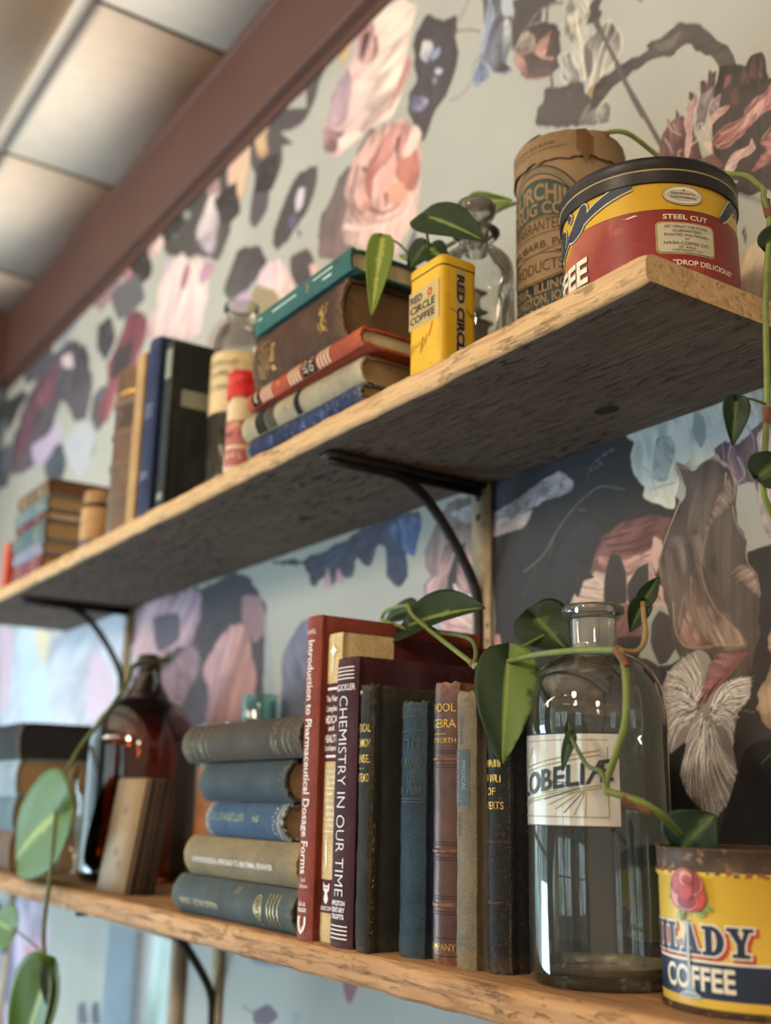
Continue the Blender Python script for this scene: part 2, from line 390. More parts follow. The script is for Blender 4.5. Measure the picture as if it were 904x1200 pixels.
# ------------------------------------------------------------------ the room
CEIL = 1.189; FLOOR = -1.42; XL = -2.52; XR = 1.6
WP = """P|-1248,1039 -1123,973 -1141,961 -1174,968 -1208,985 -1238,1011|5f5557|5f5557||0||4
P|-1148,1055 -1095,1040 -1106,1010 -1155,1007 -1177,1039|8d6570|a47c86|-1108,1044 -1168,1018|0||4
P|-1316,1061 -1232,1023 -1201,979 -1165,942 -1195,955 -1193,930 -1208,910 -1232,907 -1259,936 -1283,963 -1310,1007|615a5a|615a5a||0||4
P|-1228,906 -1232,875 -1265,863 -1285,882 -1284,907 -1276,933|615a5e|615a5e||0||4
P|-1258,1029 -1238,1015 -1247,997 -1238,969 -1255,965 -1275,989 -1287,1030|d8b98a|b98f5e|-1239,1017 -1254,966|0.2||4
P|-1321,1036 -1295,1007 -1295,969 -1303,942 -1323,925 -1344,904 -1359,930 -1385,951 -1360,970 -1368,1010 -1348,1035|d9b995|c49a6e|-1322,1030 -1349,911|0.25||4
P|-1337,1043 -1321,1032 -1333,1007 -1364,945 -1385,953 -1361,982 -1366,1025|d7a79a|d7a79a||0||4
P|-1452,1048 -1375,1033 -1355,933 -1350,892 -1385,861 -1430,888 -1513,923 -1606,971 -1616,1028 -1549,1032|57534f|625c58|-1425,1048 -1434,892|0.15||4
P|-1428,995 -1388,978 -1390,925 -1405,885 -1431,896 -1472,946 -1450,973|d6c3bd|b6a9b4|-1418,993 -1428,895|0.3||4
P|-1450,1030 -1406,1016 -1393,982 -1436,995|a78583|a78583||0||4
P|-1545,1034 -1531,1037 -1512,1018 -1528,1018|8e9a92|8e9a92||0||4
P|-1518,1038 -1504,1041 -1485,1023 -1501,1022|8e9a92|8e9a92||0||4
P|-1582,1030 -1568,1033 -1548,1014 -1565,1013|8e9a92|8e9a92||0||4
P|-1586,997 -1572,1000 -1552,982 -1569,981|8e9a92|8e9a92||0||4
P|-1531,1006 -1518,1009 -1499,991 -1515,990|8e9a92|8e9a92||0||4
P|-1617,1033 -1604,988 -1637,976 -1721,975 -1767,985 -1810,1021 -1753,1025 -1679,1034|cfb4ab|c07a80|-1641,1036 -1769,992|0.35||4
P|-1524,932 -1492,902 -1455,891 -1416,851 -1407,817 -1425,793 -1437,767 -1481,775 -1651,835 -1647,863 -1614,876 -1615,911 -1589,926 -1561,931|e4c6bd|d9b6b0|-1526,916 -1585,820|0.3||4
P|-1502,911 -1485,887 -1504,863 -1524,879 -1518,897|a87484|a87484||0||4
P|-1429,880 -1393,861 -1408,848 -1440,845 -1452,870|b98a9c|b98a9c||0||4
P|-1603,953 -1561,935 -1598,925|b9a0b4|b9a0b4||0||4
S|-1547,904 -1560,868 -1582,835|c59a9c|5|5
S|-1478,868 -1482,838 -1504,807|cf9c9c|5|5
P|-1315,850 -1248,827 -1227,795 -1243,781 -1291,775 -1336,782 -1358,805 -1342,825|565251|66605e|-1286,836 -1333,783|0.2||4
P|-1230,789 -1190,783 -1156,752 -1147,722 -1177,714 -1210,716 -1234,756 -1250,780|d9b6bd|e0c2b2|-1218,781 -1188,714|0.2||4
P|-1299,778 -1273,772 -1275,758 -1303,751 -1327,768|b697b0|b697b0||0||4
P|-1256,772 -1199,743 -1184,723 -1223,721 -1280,736 -1268,756|9d8a62|9d8a62||0||4
P|-1356,760 -1265,734 -1222,704 -1219,673 -1400,732 -1387,757|a2917f|8d8076|-1358,759 -1297,698|0||4
P|-1157,773 -1114,766 -1095,740 -1105,718 -1135,722 -1155,748|5b5351|5b5351||0||4
P|-1107,741 -1089,734 -1082,715 -1099,722|d5a99a|d5a99a||0||4
P|-1139,886 -1098,873 -1097,849 -1113,823 -1142,813 -1166,800 -1198,798 -1213,817 -1205,842 -1184,863 -1160,883|56504f|56504f||0.1||4
P|-1143,864 -1127,858 -1132,835 -1147,832 -1151,851|c6b9c0|c6b9c0||0||4
P|-1163,836 -1143,823 -1151,810 -1168,821|6d6380|6d6380||0||4
P|-1145,806 -1132,798 -1135,790|6b6a66|6b6a66||0||4
P|-1017,833 -1042,831 -1061,811 -1085,796 -1089,774 -1081,739 -1001,705 -1016,798|6b6260|8b7270|-1037,838 -1061,733|0.15||4
P|-1123,884 -1101,874 -1099,851 -1114,827 -1130,829|5d5756|5d5756||0||4
P|-1135,1044 -1102,1050 -1064,1045 -1054,1055 -1073,1019 -1099,1000 -1108,980 -1130,966|625a5a|625a5a||0||4
P|-1140,1027 -1112,1030 -1106,1020 -1133,1013|b98b9b|b98b9b||0||4
P|-1008,1031 -979,1034 -923,1014 -959,1015 -997,1020|6e6462|6e6462||0||4
P|-1033,1038 -1015,1036 -1009,1017 -1026,1003 -1033,995 -1046,993 -1051,1003|d9b8a0|cf9f5c|-1024,1038 -1046,994|0.2||4
P|-901,993 -885,968 -891,941 -899,918 -889,898 -898,884 -910,863 -927,852 -958,859 -986,863 -999,856 -1029,863 -1054,870 -1081,890 -1083,922 -1068,938 -1069,954 -1055,967 -1035,977 -1018,998 -1012,1025 -983,1012 -964,1015 -932,1008|e9cdb9|c9a0a2|-925,914 -1071,897|0.32||4
P|-1055,967 -1030,977 -1018,940 -1026,909 -1046,901 -1072,919 -1066,949|a88b9c|c3a0a6|-1035,974 -1061,910|0.2||4
P|-1002,1012 -973,1005 -967,981 -962,957 -980,953 -1005,974 -1008,998|b87f7c|cfa39a|-983,1009 -985,956|0.3||4
P|-994,1004 -977,996 -986,981 -993,968 -1000,981|5e4a48|5e4a48||0||4
S|-967,981 -962,960 -971,955|8e5a58|6|6
P|-899,915 -889,898 -900,885 -915,877 -927,865 -934,863 -923,882 -909,899|c1857b|c1857b||0||4
S|-910,877 -932,867 -958,869 -967,866|c08a84|3|3
S|-927,873 -954,874 -972,873|d3a59b|3|3
P|-1083,922 -1045,895 -1030,887 -1045,883 -1054,871 -1081,890|b98f92|8d6468|-1083,922 -1055,873|0.3||4
P|-1045,886 -1005,876 -990,862 -1024,863 -1044,872|e8c9b8|e8c9b8||0||4
P|-972,861 -965,854 -994,839 -1010,824 -1015,829 -999,847|4f5a50|4f5a50||0||4
P|-914,839 -884,820 -867,794 -863,771 -864,738 -872,718 -877,696 -897,684 -917,670 -1017,731 -1030,760 -1019,777 -1025,803 -1017,822 -1003,838 -980,849 -949,851|d8a596|e3beb2|-923,840 -975,718|0.34||4
P|-916,836 -896,823 -892,807 -908,799 -925,792 -951,794 -964,787 -967,753 -981,765 -987,790 -974,817 -952,831|cf8e83|b9705f|-918,832 -968,770|0.3||4
P|-892,796 -875,777 -871,749 -882,734 -907,754 -920,779 -912,791|cf8072|c77765|-891,785 -890,743|0.25||4
P|-955,774 -947,792 -917,803 -912,791 -924,773 -937,755 -945,742|dba294|dba294||0||4
P|-928,764 -907,759 -894,737 -910,729 -932,744|dd9a7d|dd9a7d||0||4
S|-913,815 -915,803 -914,786|4a3230|8|2
S|-998,823 -1008,800 -1007,777 -985,753|5d4640|6|2
S|-937,757 -934,739|6a3830|6|2
S|-988,816 -979,808 -976,796|7b5248|6|2
S|-992,801 -994,785 -984,769|c27a70|5|2
S|-967,753 -940,735 -910,732|a35a52|6|2
S|-1016,804 -1017,782 -994,749|6a524c|4|2
S|-999,760 -953,730 -906,719|c9908a|6|2
S|-1023,756 -980,734 -931,720|e6c3bb|8|2
S|-886,728 -890,717 -922,711|e9c9bd|8|2
P|-884,816 -872,812 -871,796 -887,783 -904,786 -900,798|e8c4b5|e8c4b5||0||4
P|-1001,797 -987,796 -968,761 -972,752 -990,761 -1005,782|e0b3a8|c98a80|-1002,797 -976,757|0.2||4
S|-874,714 -875,700 -889,691 -901,678|a8a36c|3|3
P|-893,675 -877,690 -876,655 -900,663|77757f|77757f||0||4
P|-862,945 -846,927 -830,918 -807,910 -805,892 -811,882 -805,860 -811,840 -825,820 -844,813 -856,801 -865,789 -872,807 -886,822 -893,845 -893,862 -881,871 -886,896 -890,921 -882,936|574f52|5d5557|-830,921 -875,798|0.12||4
P|-868,914 -849,901 -851,888 -861,881 -873,897|cfc8c0|9aa3b5|-866,911 -861,884|0.4||4
P|-849,890 -836,887 -837,877 -853,880|8f9bb4|8f9bb4||0||4
P|-843,865 -831,856 -835,852 -845,859|b6b6c4|b6b6c4||0||4
P|-849,857 -841,851 -843,845 -849,849|8c88a0|8c88a0||0||4
P|-889,857 -856,835 -860,827 -872,828 -888,835|6b6787|9c98b5|-885,851 -860,823|0.4||4
S|-807,898 -792,910 -785,918|6b625c|1.5|1.5
S|-800,896 -782,915|6b625c|1.2|1.2
S|-811,890 -785,876 -767,862|8d7267|2.6|2.6
S|-761,832 -775,831 -782,812 -799,805 -818,810|8b867f|4|2
P|-765,904 -729,880 -717,852 -715,837 -717,814 -727,801 -716,785 -736,794 -751,811 -753,800 -766,800 -783,811 -771,828 -764,853 -762,875|6f6c72|7a8296|-736,880 -771,803|0.35||4
P|-750,894 -744,870 -754,849 -762,828 -751,806 -764,800 -781,810 -769,829 -761,859 -755,883|8d97ad|7d8cab|-750,889 -771,806|0.5|b9bfca|3
P|-732,880 -715,865 -713,848 -726,853 -732,862|a9b0b6|a9b0b6||0||4
P|-724,851 -715,832 -719,818 -728,809 -731,828 -729,848|bfc0b8|7e8188|-725,847 -728,810|0.3||4
P|-751,821 -738,832 -731,804 -717,789 -736,795 -749,808|8c8a96|4d4850|-744,824 -737,796|0.5||4
P|-715,865 -689,853 -654,829 -654,822 -671,827 -675,815 -695,822 -705,816 -716,806 -717,838 -713,850|5f5854|5f5854||0||4
S|-638,810 -654,821 -671,827 -686,825 -694,818|817a72|4.5|4
S|-665,828 -667,808|5f5854|5|5
S|-662,746 -661,735|675e58|5|5
P|-686,819 -672,813 -655,799 -647,784 -646,765 -651,750 -662,748 -673,751 -696,764 -704,778 -714,794 -713,807 -702,812 -695,819|5c504d|70605a|-668,806 -705,772|0.2||4
P|-695,817 -684,803 -684,790 -696,792 -705,796 -706,807|a59a8a|8d7a70|-695,815 -703,797|0.3|c99a8a|2.5
P|-711,803 -699,787 -695,770 -694,763 -704,777 -713,793|c99a8c|9b6a62|-711,802 -699,768|0.3||4
P|-678,795 -661,795 -667,780 -673,773 -684,787|a9786c|c4907e|-678,798 -675,777|0.4||4
S|-684,787 -673,774 -659,764|c69584|3|3
S|-696,764 -676,761 -662,751|8a6a60|2|2
P|-685,759 -668,750 -673,750|b98a7c|b98a7c||0||4
P|-640,820 -611,800 -611,783 -614,763 -620,765 -618,752 -616,734 -619,718 -623,725 -629,750 -639,772 -645,781 -644,797|a7a294|b8ae98|-656,826 -620,721|0.55|cdc6b4|2
P|-652,762 -642,761 -631,752 -623,720 -623,717 -640,725 -651,738 -648,747|b3aea4|9c968c|-646,759 -623,716|0.6|d9d2c0|2
P|-587,759 -577,746 -572,730 -575,717 -586,712 -599,709 -606,700 -610,692 -615,697 -617,707 -609,723 -613,743 -619,754 -607,758|8b857e|bdb3a0|-590,755 -615,699|0.6|ded6c2|2.5
P|-618,754 -608,737 -610,722 -615,716 -619,735|77706a|77706a||0||4
S|-587,758 -595,742 -606,721 -612,700|d2cab6|2|2
S|-628,794 -623,755 -619,719|d8d0bc|3|3
P|-616,706 -607,707 -603,709 -610,692 -615,695|a98c62|a98c62||0||4
P|-611,789 -601,793 -593,788 -599,779 -595,772 -599,766 -596,755 -602,757 -607,769 -615,772 -610,782|5c5450|5c5450||0||4
S|-602,768 -590,735 -577,704 -566,673 -554,645|6d625c|6|6
P|-665,737 -625,718 -617,705 -610,690 -618,688 -629,676 -683,707 -683,721 -674,727 -672,737|645c58|645c58||0.1||4
P|-631,679 -618,690 -605,687 -605,665|8b8782|6b6561|-616,688 -627,675|0.5||4
P|-604,683 -593,682 -589,672 -591,659 -603,664 -606,673|a39c8e|857e75|-598,683 -598,661|0.5|c2bbaa|2
P|-609,701 -604,706 -590,705 -574,705 -546,703 -553,706 -543,710 -531,704 -519,706 -508,706 -501,700 -490,692 -481,679 -473,664 -465,646 -459,635 -457,626 -475,636 -474,645 -481,657 -488,666 -495,672 -500,679 -508,683 -518,683 -528,689 -544,691 -564,690 -582,689 -598,687 -615,683|5f5650|6d635c|-604,703 -461,649|0.2||3
P|-539,704 -529,700 -517,698 -509,698 -518,689 -532,693|7b7067|7b7067||0||4
S|-581,711 -571,686 -555,651 -535,606|6d605a|6.5|6.5
S|-553,758 -548,751|5a5350|3|1
P|-474,645 -459,636 -452,629 -446,634 -443,634 -438,632 -435,627 -435,620 -431,609 -421,611 -429,517 -480,542 -485,590 -483,623 -478,637|534a46|5b514d|-486,642 -493,549|0.2||4
P|-494,641 -489,640 -487,630 -493,618|5d4a4a|7a5a5a||0.3||4
P|-485,647 -482,642 -484,628 -488,629|5d4a4a|7a5a5a||0.3||4
P|-482,642 -478,642 -480,631 -485,624|5d4a4a|7a5a5a||0.3||4
P|-505,639 -500,634 -500,622 -506,619|5d4a4a|7a5a5a||0.3||4
P|-519,631 -516,624 -514,609 -520,609|5d4a4a|7a5a5a||0.3||4
P|-528,628 -524,618 -523,604 -529,607|5d4a4a|7a5a5a||0.3||4
P|-454,632 -451,627 -449,615 -458,620|5d4a4a|7a5a5a||0.3||4
P|-446,634 -442,632 -443,616 -449,620|5d4a4a|7a5a5a||0.3||4
P|-438,632 -436,625 -438,613 -442,615|5d4a4a|7a5a5a||0.3||4
P|-533,618 -526,622 -516,624 -508,616 -500,598 -494,573 -505,577 -516,585 -537,599 -538,606|8b6462|6b4a4c|-522,624 -515,586|0.5||4
P|-507,633 -502,628 -499,635 -496,630 -503,610 -506,591 -510,582 -514,585 -510,604 -512,615|a88580|c09a92|-502,634 -511,584|0.4|d9b8ac|2
P|-494,629 -482,631 -482,624 -488,614 -492,604 -500,601 -498,621|9a8a88|7a686c|-485,630 -496,602|0.5||4
P|-481,620 -475,620 -479,608 -486,606 -489,614|97807f|97807f||0.4|b8a49e|2
P|-470,632 -465,631 -466,625 -472,623|96635f|96635f||0||4
P|-467,614 -461,618 -460,603 -466,605|7a504e|7a504e||0||4
P|-489,602 -482,607 -477,609 -468,606 -472,603 -481,601 -487,599|c39a90|a87e78|-487,601 -468,605|0.4|dcbcae|1.5
S|-499,601 -498,606 -494,605 -495,602 -492,599 -498,594 -508,592|c7b0a6|2|2
P|-485,587 -471,592 -457,590 -455,595 -444,600 -437,598 -432,603 -422,603 -433,584 -442,583 -458,577 -469,572 -483,577|a05f5a|b9807a|-482,580 -434,604|0.6|c99890|1.5
P|-461,579 -453,591 -444,594 -436,595 -442,584 -452,581|c4938a|d7a99c|-460,582 -438,597|0.5||4
P|-443,562 -435,566 -425,567 -427,543 -440,542 -452,543 -443,552 -438,552|a06a64|b9827a|-445,560 -435,555|0.5||4
P|-477,555 -471,563 -466,565 -453,564 -451,569 -448,559 -452,557 -463,557 -470,550|d3b5a6|b98d84|-476,555 -449,562|0.4|e6cdbc|1.5
P|-495,589 -486,584 -488,575 -492,582|cfae9f|cfae9f||0||4
P|-498,575 -486,574 -477,560 -484,561|8a5f5e|8a5f5e||0||4
S|-528,624 -524,615 -515,606|c9a79d|1.8|1
S|-522,620 -520,613|c9a79d|1.8|1
S|-516,593 -519,593 -518,586|c9a79d|1.8|1
S|-532,612 -527,602 -525,595|c9a79d|1.8|1
S|-485,600 -491,593 -490,586|c9a79d|1.8|1
S|-482,579 -468,578 -457,585|c9a79d|1.8|1
S|-478,587 -462,586 -446,592|c9a79d|1.8|1
S|-442,564 -434,569|c9a79d|1.8|1
P|-470,478 -460,484 -447,489 -439,490 -434,486 -438,438 -471,451|d8c19a|a7957f|-454,489 -461,452|0.15||4
P|-465,499 -462,503 -461,495 -462,488|8b7d76|6a5f5a||0.4||4
P|-471,544 -465,541 -467,540|cda592|cda592||0||4
P|-2542,981 -2461,975 -2394,972 -2356,943 -2423,923 -2492,901|4a474c|4a474c||0.4||4
P|-2048,943 -1982,936 -1940,882 -1945,819 -2009,854|3f3d42|3f3d42||0.4||4
P|-2426,877 -2322,894 -2231,878 -2245,817 -2338,787 -2410,782|574d58|574d58||0.4||4
P|-2537,859 -2459,863 -2398,802 -2440,761 -2524,774|6a6d78|6a6d78||0.4||4
P|-2180,768 -2070,760 -2026,710 -2058,668 -2142,697|59616a|59616a||0.4||4
P|-1902,806 -1839,811 -1814,757 -1857,727 -1904,764|646a70|646a70||0.4||4
P|-1911,951 -1845,941 -1808,890 -1851,862 -1906,905|4d4a50|4d4a50||0.4||4
P|-1953,749 -1870,731 -1873,690 -1924,689|7d8a90|7d8a90||0.4||4
P|-2279,870 -2231,878 -2203,843 -2250,835|b9aebb|b9aebb||0.3||4
P|-2351,823 -2297,820 -2304,789|b9aebb|b9aebb||0.3||4
P|-1986,719 -1934,725 -1932,668 -1972,668|b9aebb|b9aebb||0.3||4
P|-2174,904 -2125,900 -2132,871|b9aebb|b9aebb||0.3||4
P|-2257,908 -2193,916 -2197,874|8f5a66|8f5a66||0.3||4
P|-1832,781 -1811,792 -1812,747|8f5a66|8f5a66||0.3||4
P|-2326,856 -2275,858 -2278,815|8f5a66|8f5a66||0.3||4
P|-1645,1053 -1572,1052 -1528,989 -1596,984|46423f|46423f||0.5||4
P|-1416,977 -1342,970 -1316,909 -1373,919|46423f|46423f||0.5||4
P|-1777,1029 -1697,1028 -1652,953 -1722,957|46423f|46423f||0.5||4
P|-1274,964 -1210,951 -1218,902 -1270,921|46423f|46423f||0.5||4
P|-1169,372 -1087,363 -930,379 -869,373 -862,354 -890,338 -882,320 -897,303 -920,317 -921,344 -937,351 -952,331 -977,344 -985,323 -1011,331 -1028,322 -1047,337 -1070,328 -1086,353 -1116,363|55586a|484c5c|-1028,353 -1083,337|0.35||4
P|-1038,345 -1028,322 -1046,325|b58f92|b58f92||0||4
P|-1016,341 -1002,323 -1019,326|b58f92|b58f92||0||4
P|-917,361 -899,373 -862,365 -872,331 -898,339|667da6|53699a|-911,364 -896,339|0.5||4
P|-921,339 -890,338 -882,311 -897,303 -916,321|4a5778|3f4a66||0.3||4
P|-855,316 -852,336 -833,354 -818,372 -796,374 -771,368 -768,332 -768,238 -824,253 -828,266 -851,283 -855,297 -840,304|8e7876|a5898a|-798,367 -791,261|0.4||4
P|-816,360 -785,362 -771,366 -771,351 -789,345|b8b0b4|8d858a||0.4||4
P|-851,297 -832,305 -825,329 -803,339 -807,321 -818,301 -825,284 -840,281|c59a95|6b5553|-844,292 -811,336|0.4|d9b3aa|2
P|-817,298 -803,325 -789,327 -803,307 -803,279 -814,278|4d4444|4d4444||0||4
P|-803,307 -772,326 -772,289 -796,278|b57f80|c9a09a||0.5||4
P|-840,286 -817,281 -789,279 -772,263 -772,240 -824,250|d3a5a2|e0bdb5||0.5||4
S|-803,263 -817,256 -789,248|c07a80|3|3
S|-807,290 -799,280 -782,276|efd6cc|4|4
P|-1248,369 -1175,321 -1170,269 -1176,225 -1153,199 -1215,182 -1620,201 -1638,370 -1476,380 -1362,375|463f47|6b5d66|-1334,376 -1360,188|0.25||4
P|-1361,369 -1284,372 -1224,362 -1207,315 -1264,306 -1343,332|4d474f|4d474f||0||4
P|-1245,341 -1198,334 -1173,295 -1204,278 -1240,303|9a7a80|9a7a80||0||4
P|-1604,372 -1389,373 -1370,335 -1392,304 -1476,289 -1515,250 -1602,282|a98d9c|c9a3a8|-1415,370 -1518,267|0.3||4
P|-1533,350 -1441,345 -1435,308 -1508,298|6a6070|6a6070||0||4
P|-1327,220 -1345,259 -1312,295 -1253,310 -1215,279 -1199,237 -1216,192 -1322,187|c99a9a|b98b90|-1251,309 -1285,195|0.3||4
P|-1487,266 -1391,298 -1359,261 -1420,214 -1463,217|a98795|8d727f||0.3||4
P|-1131,178 -1132,256 -1100,286 -1072,288 -1063,175|7d7f98|6d6a80||0.3||4
P|-1180,311 -1143,198 -1173,190|9aa3a0|9aa3a0||0||4
P|-2373,436 -1877,377 -1675,374 -1591,311 -1607,224 -1746,192 -1855,141 -1958,186 -2281,196|c9cbd6|b9c6d6|-1830,364 -2062,204|0.2||4
P|-2242,412 -2070,389 -1963,200 -2115,206|b9cfe0|b9cfe0||0||4
P|-2126,398 -2028,384 -2030,340 -2061,328|d6c9a8|d6c9a8||0||4
P|-1781,331 -1670,266 -1711,203 -1797,235|d5bccb|d5bccb||0||4
P|-2370,426 -2273,415 -2246,261 -2307,264|cdb8cc|cdb8cc||0||4
P|-2292,963 -2165,983 -2008,955 -1912,848 -1933,772 -2007,793 -2100,866 -2152,782 -2226,759 -2385,765 -2419,807 -2360,848 -2398,904 -2336,937|5d5861|6b6570|-2091,982 -2234,729|0.3||4
P|-2284,938 -2203,946 -2162,971 -2151,881 -2264,877 -2327,806 -2390,777 -2384,866|7d5260|8a5a68||0.3||4
P|-2127,959 -2064,948 -2038,909 -2103,930|c8b0b4|c8b0b4||0||4
P|-2276,809 -2175,804 -2102,820 -2076,782 -2157,747 -2244,763|b3a3bd|b3a3bd||0||4
P|-2054,756 -1960,775 -1869,726 -1895,677 -1944,661 -2012,711|aab0b5|aab0b5||0||4
P|-1773,891 -1754,913 -1671,891 -1652,848 -1688,812 -1706,791 -1772,781 -1810,737 -1846,734 -1870,782 -1837,801 -1835,847|8b4a55|a05a62|-1750,903 -1844,764|0.3||4
P|-1802,859 -1719,854 -1721,809 -1815,812|4f474c|4f474c||0||4
P|-1981,1042 -1845,1049 -1779,1038 -1811,992 -1904,977|9a7b80|9a7b80||0||4
P|-2226,1068 -2090,1075 -2022,1012 -2144,982|8d97a0|8d97a0||0||4
P|-1854,992 -1727,983 -1675,914 -1795,919|6b6a6c|6b6a6c||0||4
P|-2411,1073 -2222,1057 -2193,960 -2379,980|60606a|60606a||0||4
P|-753,376 -584,377 -577,371 -581,357 -579,343 -566,328 -552,312 -543,299 -548,288 -554,279 -460,262 -436,258 -454,56 -779,37 -754,250|443f3e|4b4441|-701,369 -545,121|0.08||4
P|-764,379 -584,377 -577,371 -584,363 -656,362 -733,351 -765,349|37373d|37373d||0||4
P|-582,378 -489,376 -461,375 -460,354 -499,343 -508,336 -520,334 -532,332 -540,308 -552,312 -567,324 -568,331 -579,343 -581,357 -577,369|b9c4c2|cdc9b8|-563,370 -549,313|0.25|d8d6c8|2.5
P|-555,365 -542,364 -537,353 -547,331 -560,336|a3adb0|a3adb0||0.2||4
P|-517,375 -509,370 -507,355 -513,347 -520,361|8f9ca0|8f9ca0||0||4
P|-536,370 -524,369 -523,342 -535,340|c6cac4|c6cac4||0||4
S|-563,327 -551,327 -538,327|a8a698|2|2
S|-575,350 -563,340 -557,321|b5b5ac|2|2
P|-507,360 -463,359 -464,348 -491,341 -502,344|b5bfc2|b5bfc2||0||4
P|-502,344 -491,348 -480,343 -466,349 -452,351 -457,292 -465,296 -469,311 -482,310 -485,316 -497,336|6f5863|87707c|-491,351 -479,310|0.55||4
S|-485,344 -489,334 -484,321|a88fa4|3|1
S|-471,352 -467,342 -467,333|a88fa4|3|1
S|-481,332 -476,319 -482,314|a88fa4|3|1
P|-464,343 -452,347 -458,271 -464,278 -467,301 -463,323|c9b4ad|b39c9c|-462,340 -461,276|0.3||4
P|-751,346 -716,353 -687,361 -664,365 -647,354 -649,345 -676,344 -708,340 -747,339|8d8488|a79da0|-742,347 -653,358|0.5|b9b0b2|1.5
P|-753,341 -721,339 -698,339 -709,326 -747,325 -756,324|b09a92|c3ada4|-754,340 -702,338|0.3||4
P|-635,317 -614,303 -622,279 -630,270 -640,287 -644,262 -663,254 -678,277 -654,310|4a4645|4a4645||0||4
S|-709,287 -685,297 -669,313 -650,328 -627,339 -613,341 -589,333|8f8a88|1.2|0.8
S|-671,311 -677,296|7d7876|0.8|0.8
S|-642,328 -633,325|8f8a88|0.8|0.8
S|-630,350 -623,362 -601,370|6d6b6c|1|1
S|-710,266 -693,290|66615f|0.8|0.8
S|-626,358 -624,358|84827f|1.6|1.6
S|-619,364 -616,364|84827f|1.6|1.6
S|-611,366 -608,367|84827f|1.6|1.6
S|-603,368 -600,368|84827f|1.6|1.6
S|-621,358 -618,358|84827f|1.6|1.6
S|-616,360 -613,360|84827f|1.6|1.6
P|-620,291 -615,300 -594,306 -564,310 -545,301 -550,286 -557,273 -567,260 -544,238 -545,215 -653,227 -644,262 -626,274|8a5a54|9a6a62|-584,307 -623,253|0.3||4
P|-620,286 -592,278 -566,281 -555,286 -554,279 -567,269 -592,267 -619,278|c59286|d3a699|-622,283 -555,285|0.3||4
P|-644,262 -623,274 -599,265 -579,267 -567,260 -562,245 -574,239 -607,246 -652,250|d9c0ae|e3cdbb|-632,268 -569,252|0.25||4
S|-615,298 -591,298 -558,304|6a3f3c|2.5|1.5
S|-611,292 -585,290 -556,294|6a3f3c|2.5|1.5
S|-605,286 -579,284 -559,287|6a3f3c|2.5|1.5
S|-594,300 -574,300 -562,302|b3716a|2|1
S|-619,278 -595,272 -566,277|b3716a|2|1
S|-641,264 -613,257|b3716a|2|1
S|-645,257 -617,250|b3716a|2|1
S|-593,264 -573,268|b3716a|2|1
S|-598,280 -572,280 -558,285|b3716a|2|1
P|-562,290 -555,286 -554,277 -561,261 -565,271|d9ad9f|d9ad9f||0||4
P|-614,267 -607,284 -597,282 -591,266 -592,244 -615,247|59504f|59504f||0||4
P|-590,258 -579,269 -566,271 -559,256 -574,242 -590,244|5a5250|5a5250||0||4
P|-644,282 -637,281 -625,269 -637,268 -643,256 -648,260|4f4a49|4f4a49||0||4
P|-561,249 -544,235 -545,215 -557,225 -568,241|c69c90|a97e78||0.4||4
P|-567,272 -561,257 -546,237 -545,232 -559,236 -568,245|b98f86|d3aaa0|-564,267 -547,236|0.4|e3c5b4|2
P|-572,232 -559,238 -545,231 -543,217 -530,203 -550,194 -564,194 -574,200 -581,201|a3a79c|a3a79c||0||4
P|-559,234 -548,227 -546,216 -543,208 -554,196 -562,195 -569,211 -567,226|5a524f|5a524f||0||4
P|-589,202 -574,200 -562,193 -559,177 -559,160 -575,185 -590,186|4f4a4a|4f4a4a||0||4
P|-749,237 -742,236 -740,220 -752,218|c98f90|c98f90||0||4
P|-745,220 -735,223 -737,214|b98080|b98080||0||4
P|-536,341 -523,334 -511,337 -501,337 -491,328 -484,312 -487,297 -485,283 -478,272 -479,257 -471,241 -471,228 -472,209 -482,182 -508,176 -541,196 -548,224 -555,258 -557,273 -548,290 -538,305 -531,320|76675d|6b5d54|-507,336 -517,202|0.35||4
P|-556,263 -552,277 -544,287 -518,283 -513,256 -503,231 -486,200 -523,202 -537,206 -545,214 -545,232 -554,247|85736a|8f7668|-543,279 -516,205|0.4||4
S|-536,339 -531,321 -539,305 -549,289 -557,271 -556,258|b7a084|2.4|1
S|-536,340 -523,334 -508,337 -500,336|b0967c|1.5|1
S|-501,336 -489,327 -485,312 -488,297 -485,283 -478,272|b39580|2.4|1
S|-499,308 -512,283 -519,261|a98c76|2.4|1
S|-492,323 -496,308 -509,289|a88a74|3|1
S|-478,272 -479,257|a98d78|1.5|1
P|-486,299 -500,295 -512,283 -514,288 -499,306 -490,318|9b8070|84705f||0.5||4
P|-495,251 -482,256 -474,249 -470,238 -471,231 -481,240 -491,245|b9988a|8b7468|-473,252 -484,245|0.5||4
P|-529,254 -519,264 -513,248 -506,229 -490,209 -486,201 -510,203 -523,210 -529,227|8d7566|a98a76|-524,257 -502,203|0.5||4
P|-539,206 -541,217 -534,231 -530,227 -524,215 -521,203 -530,203|b0897a|a67a6c|-538,222 -528,206|0.4||4
S|-528,254 -529,236 -524,219 -518,211|a88c78|1.8|1
S|-519,270 -517,249 -508,229 -490,208|a98c76|1.8|1
S|-546,238 -545,218 -537,206 -523,203 -503,203 -486,201|b89a84|1.8|1
S|-536,241 -540,228 -543,217|a88c78|1.8|1
S|-479,268 -479,257 -472,247 -470,233|a98f7e|1.5|1
P|-461,211 -466,203 -468,197 -464,191 -467,182 -477,169 -479,159 -476,149 -466,144 -440,143 -434,210|cfae8c|b99a7c|-474,197 -471,147|0.25||4
P|-526,202 -542,196 -554,188 -560,177 -559,162 -557,144 -556,131 -540,139 -547,117 -542,105 -535,98 -518,88 -505,101 -498,118 -500,135 -494,157 -484,166 -482,179 -496,179 -512,173 -519,172 -511,184 -517,198|a29a90|8d8888|-525,191 -524,93|0||4
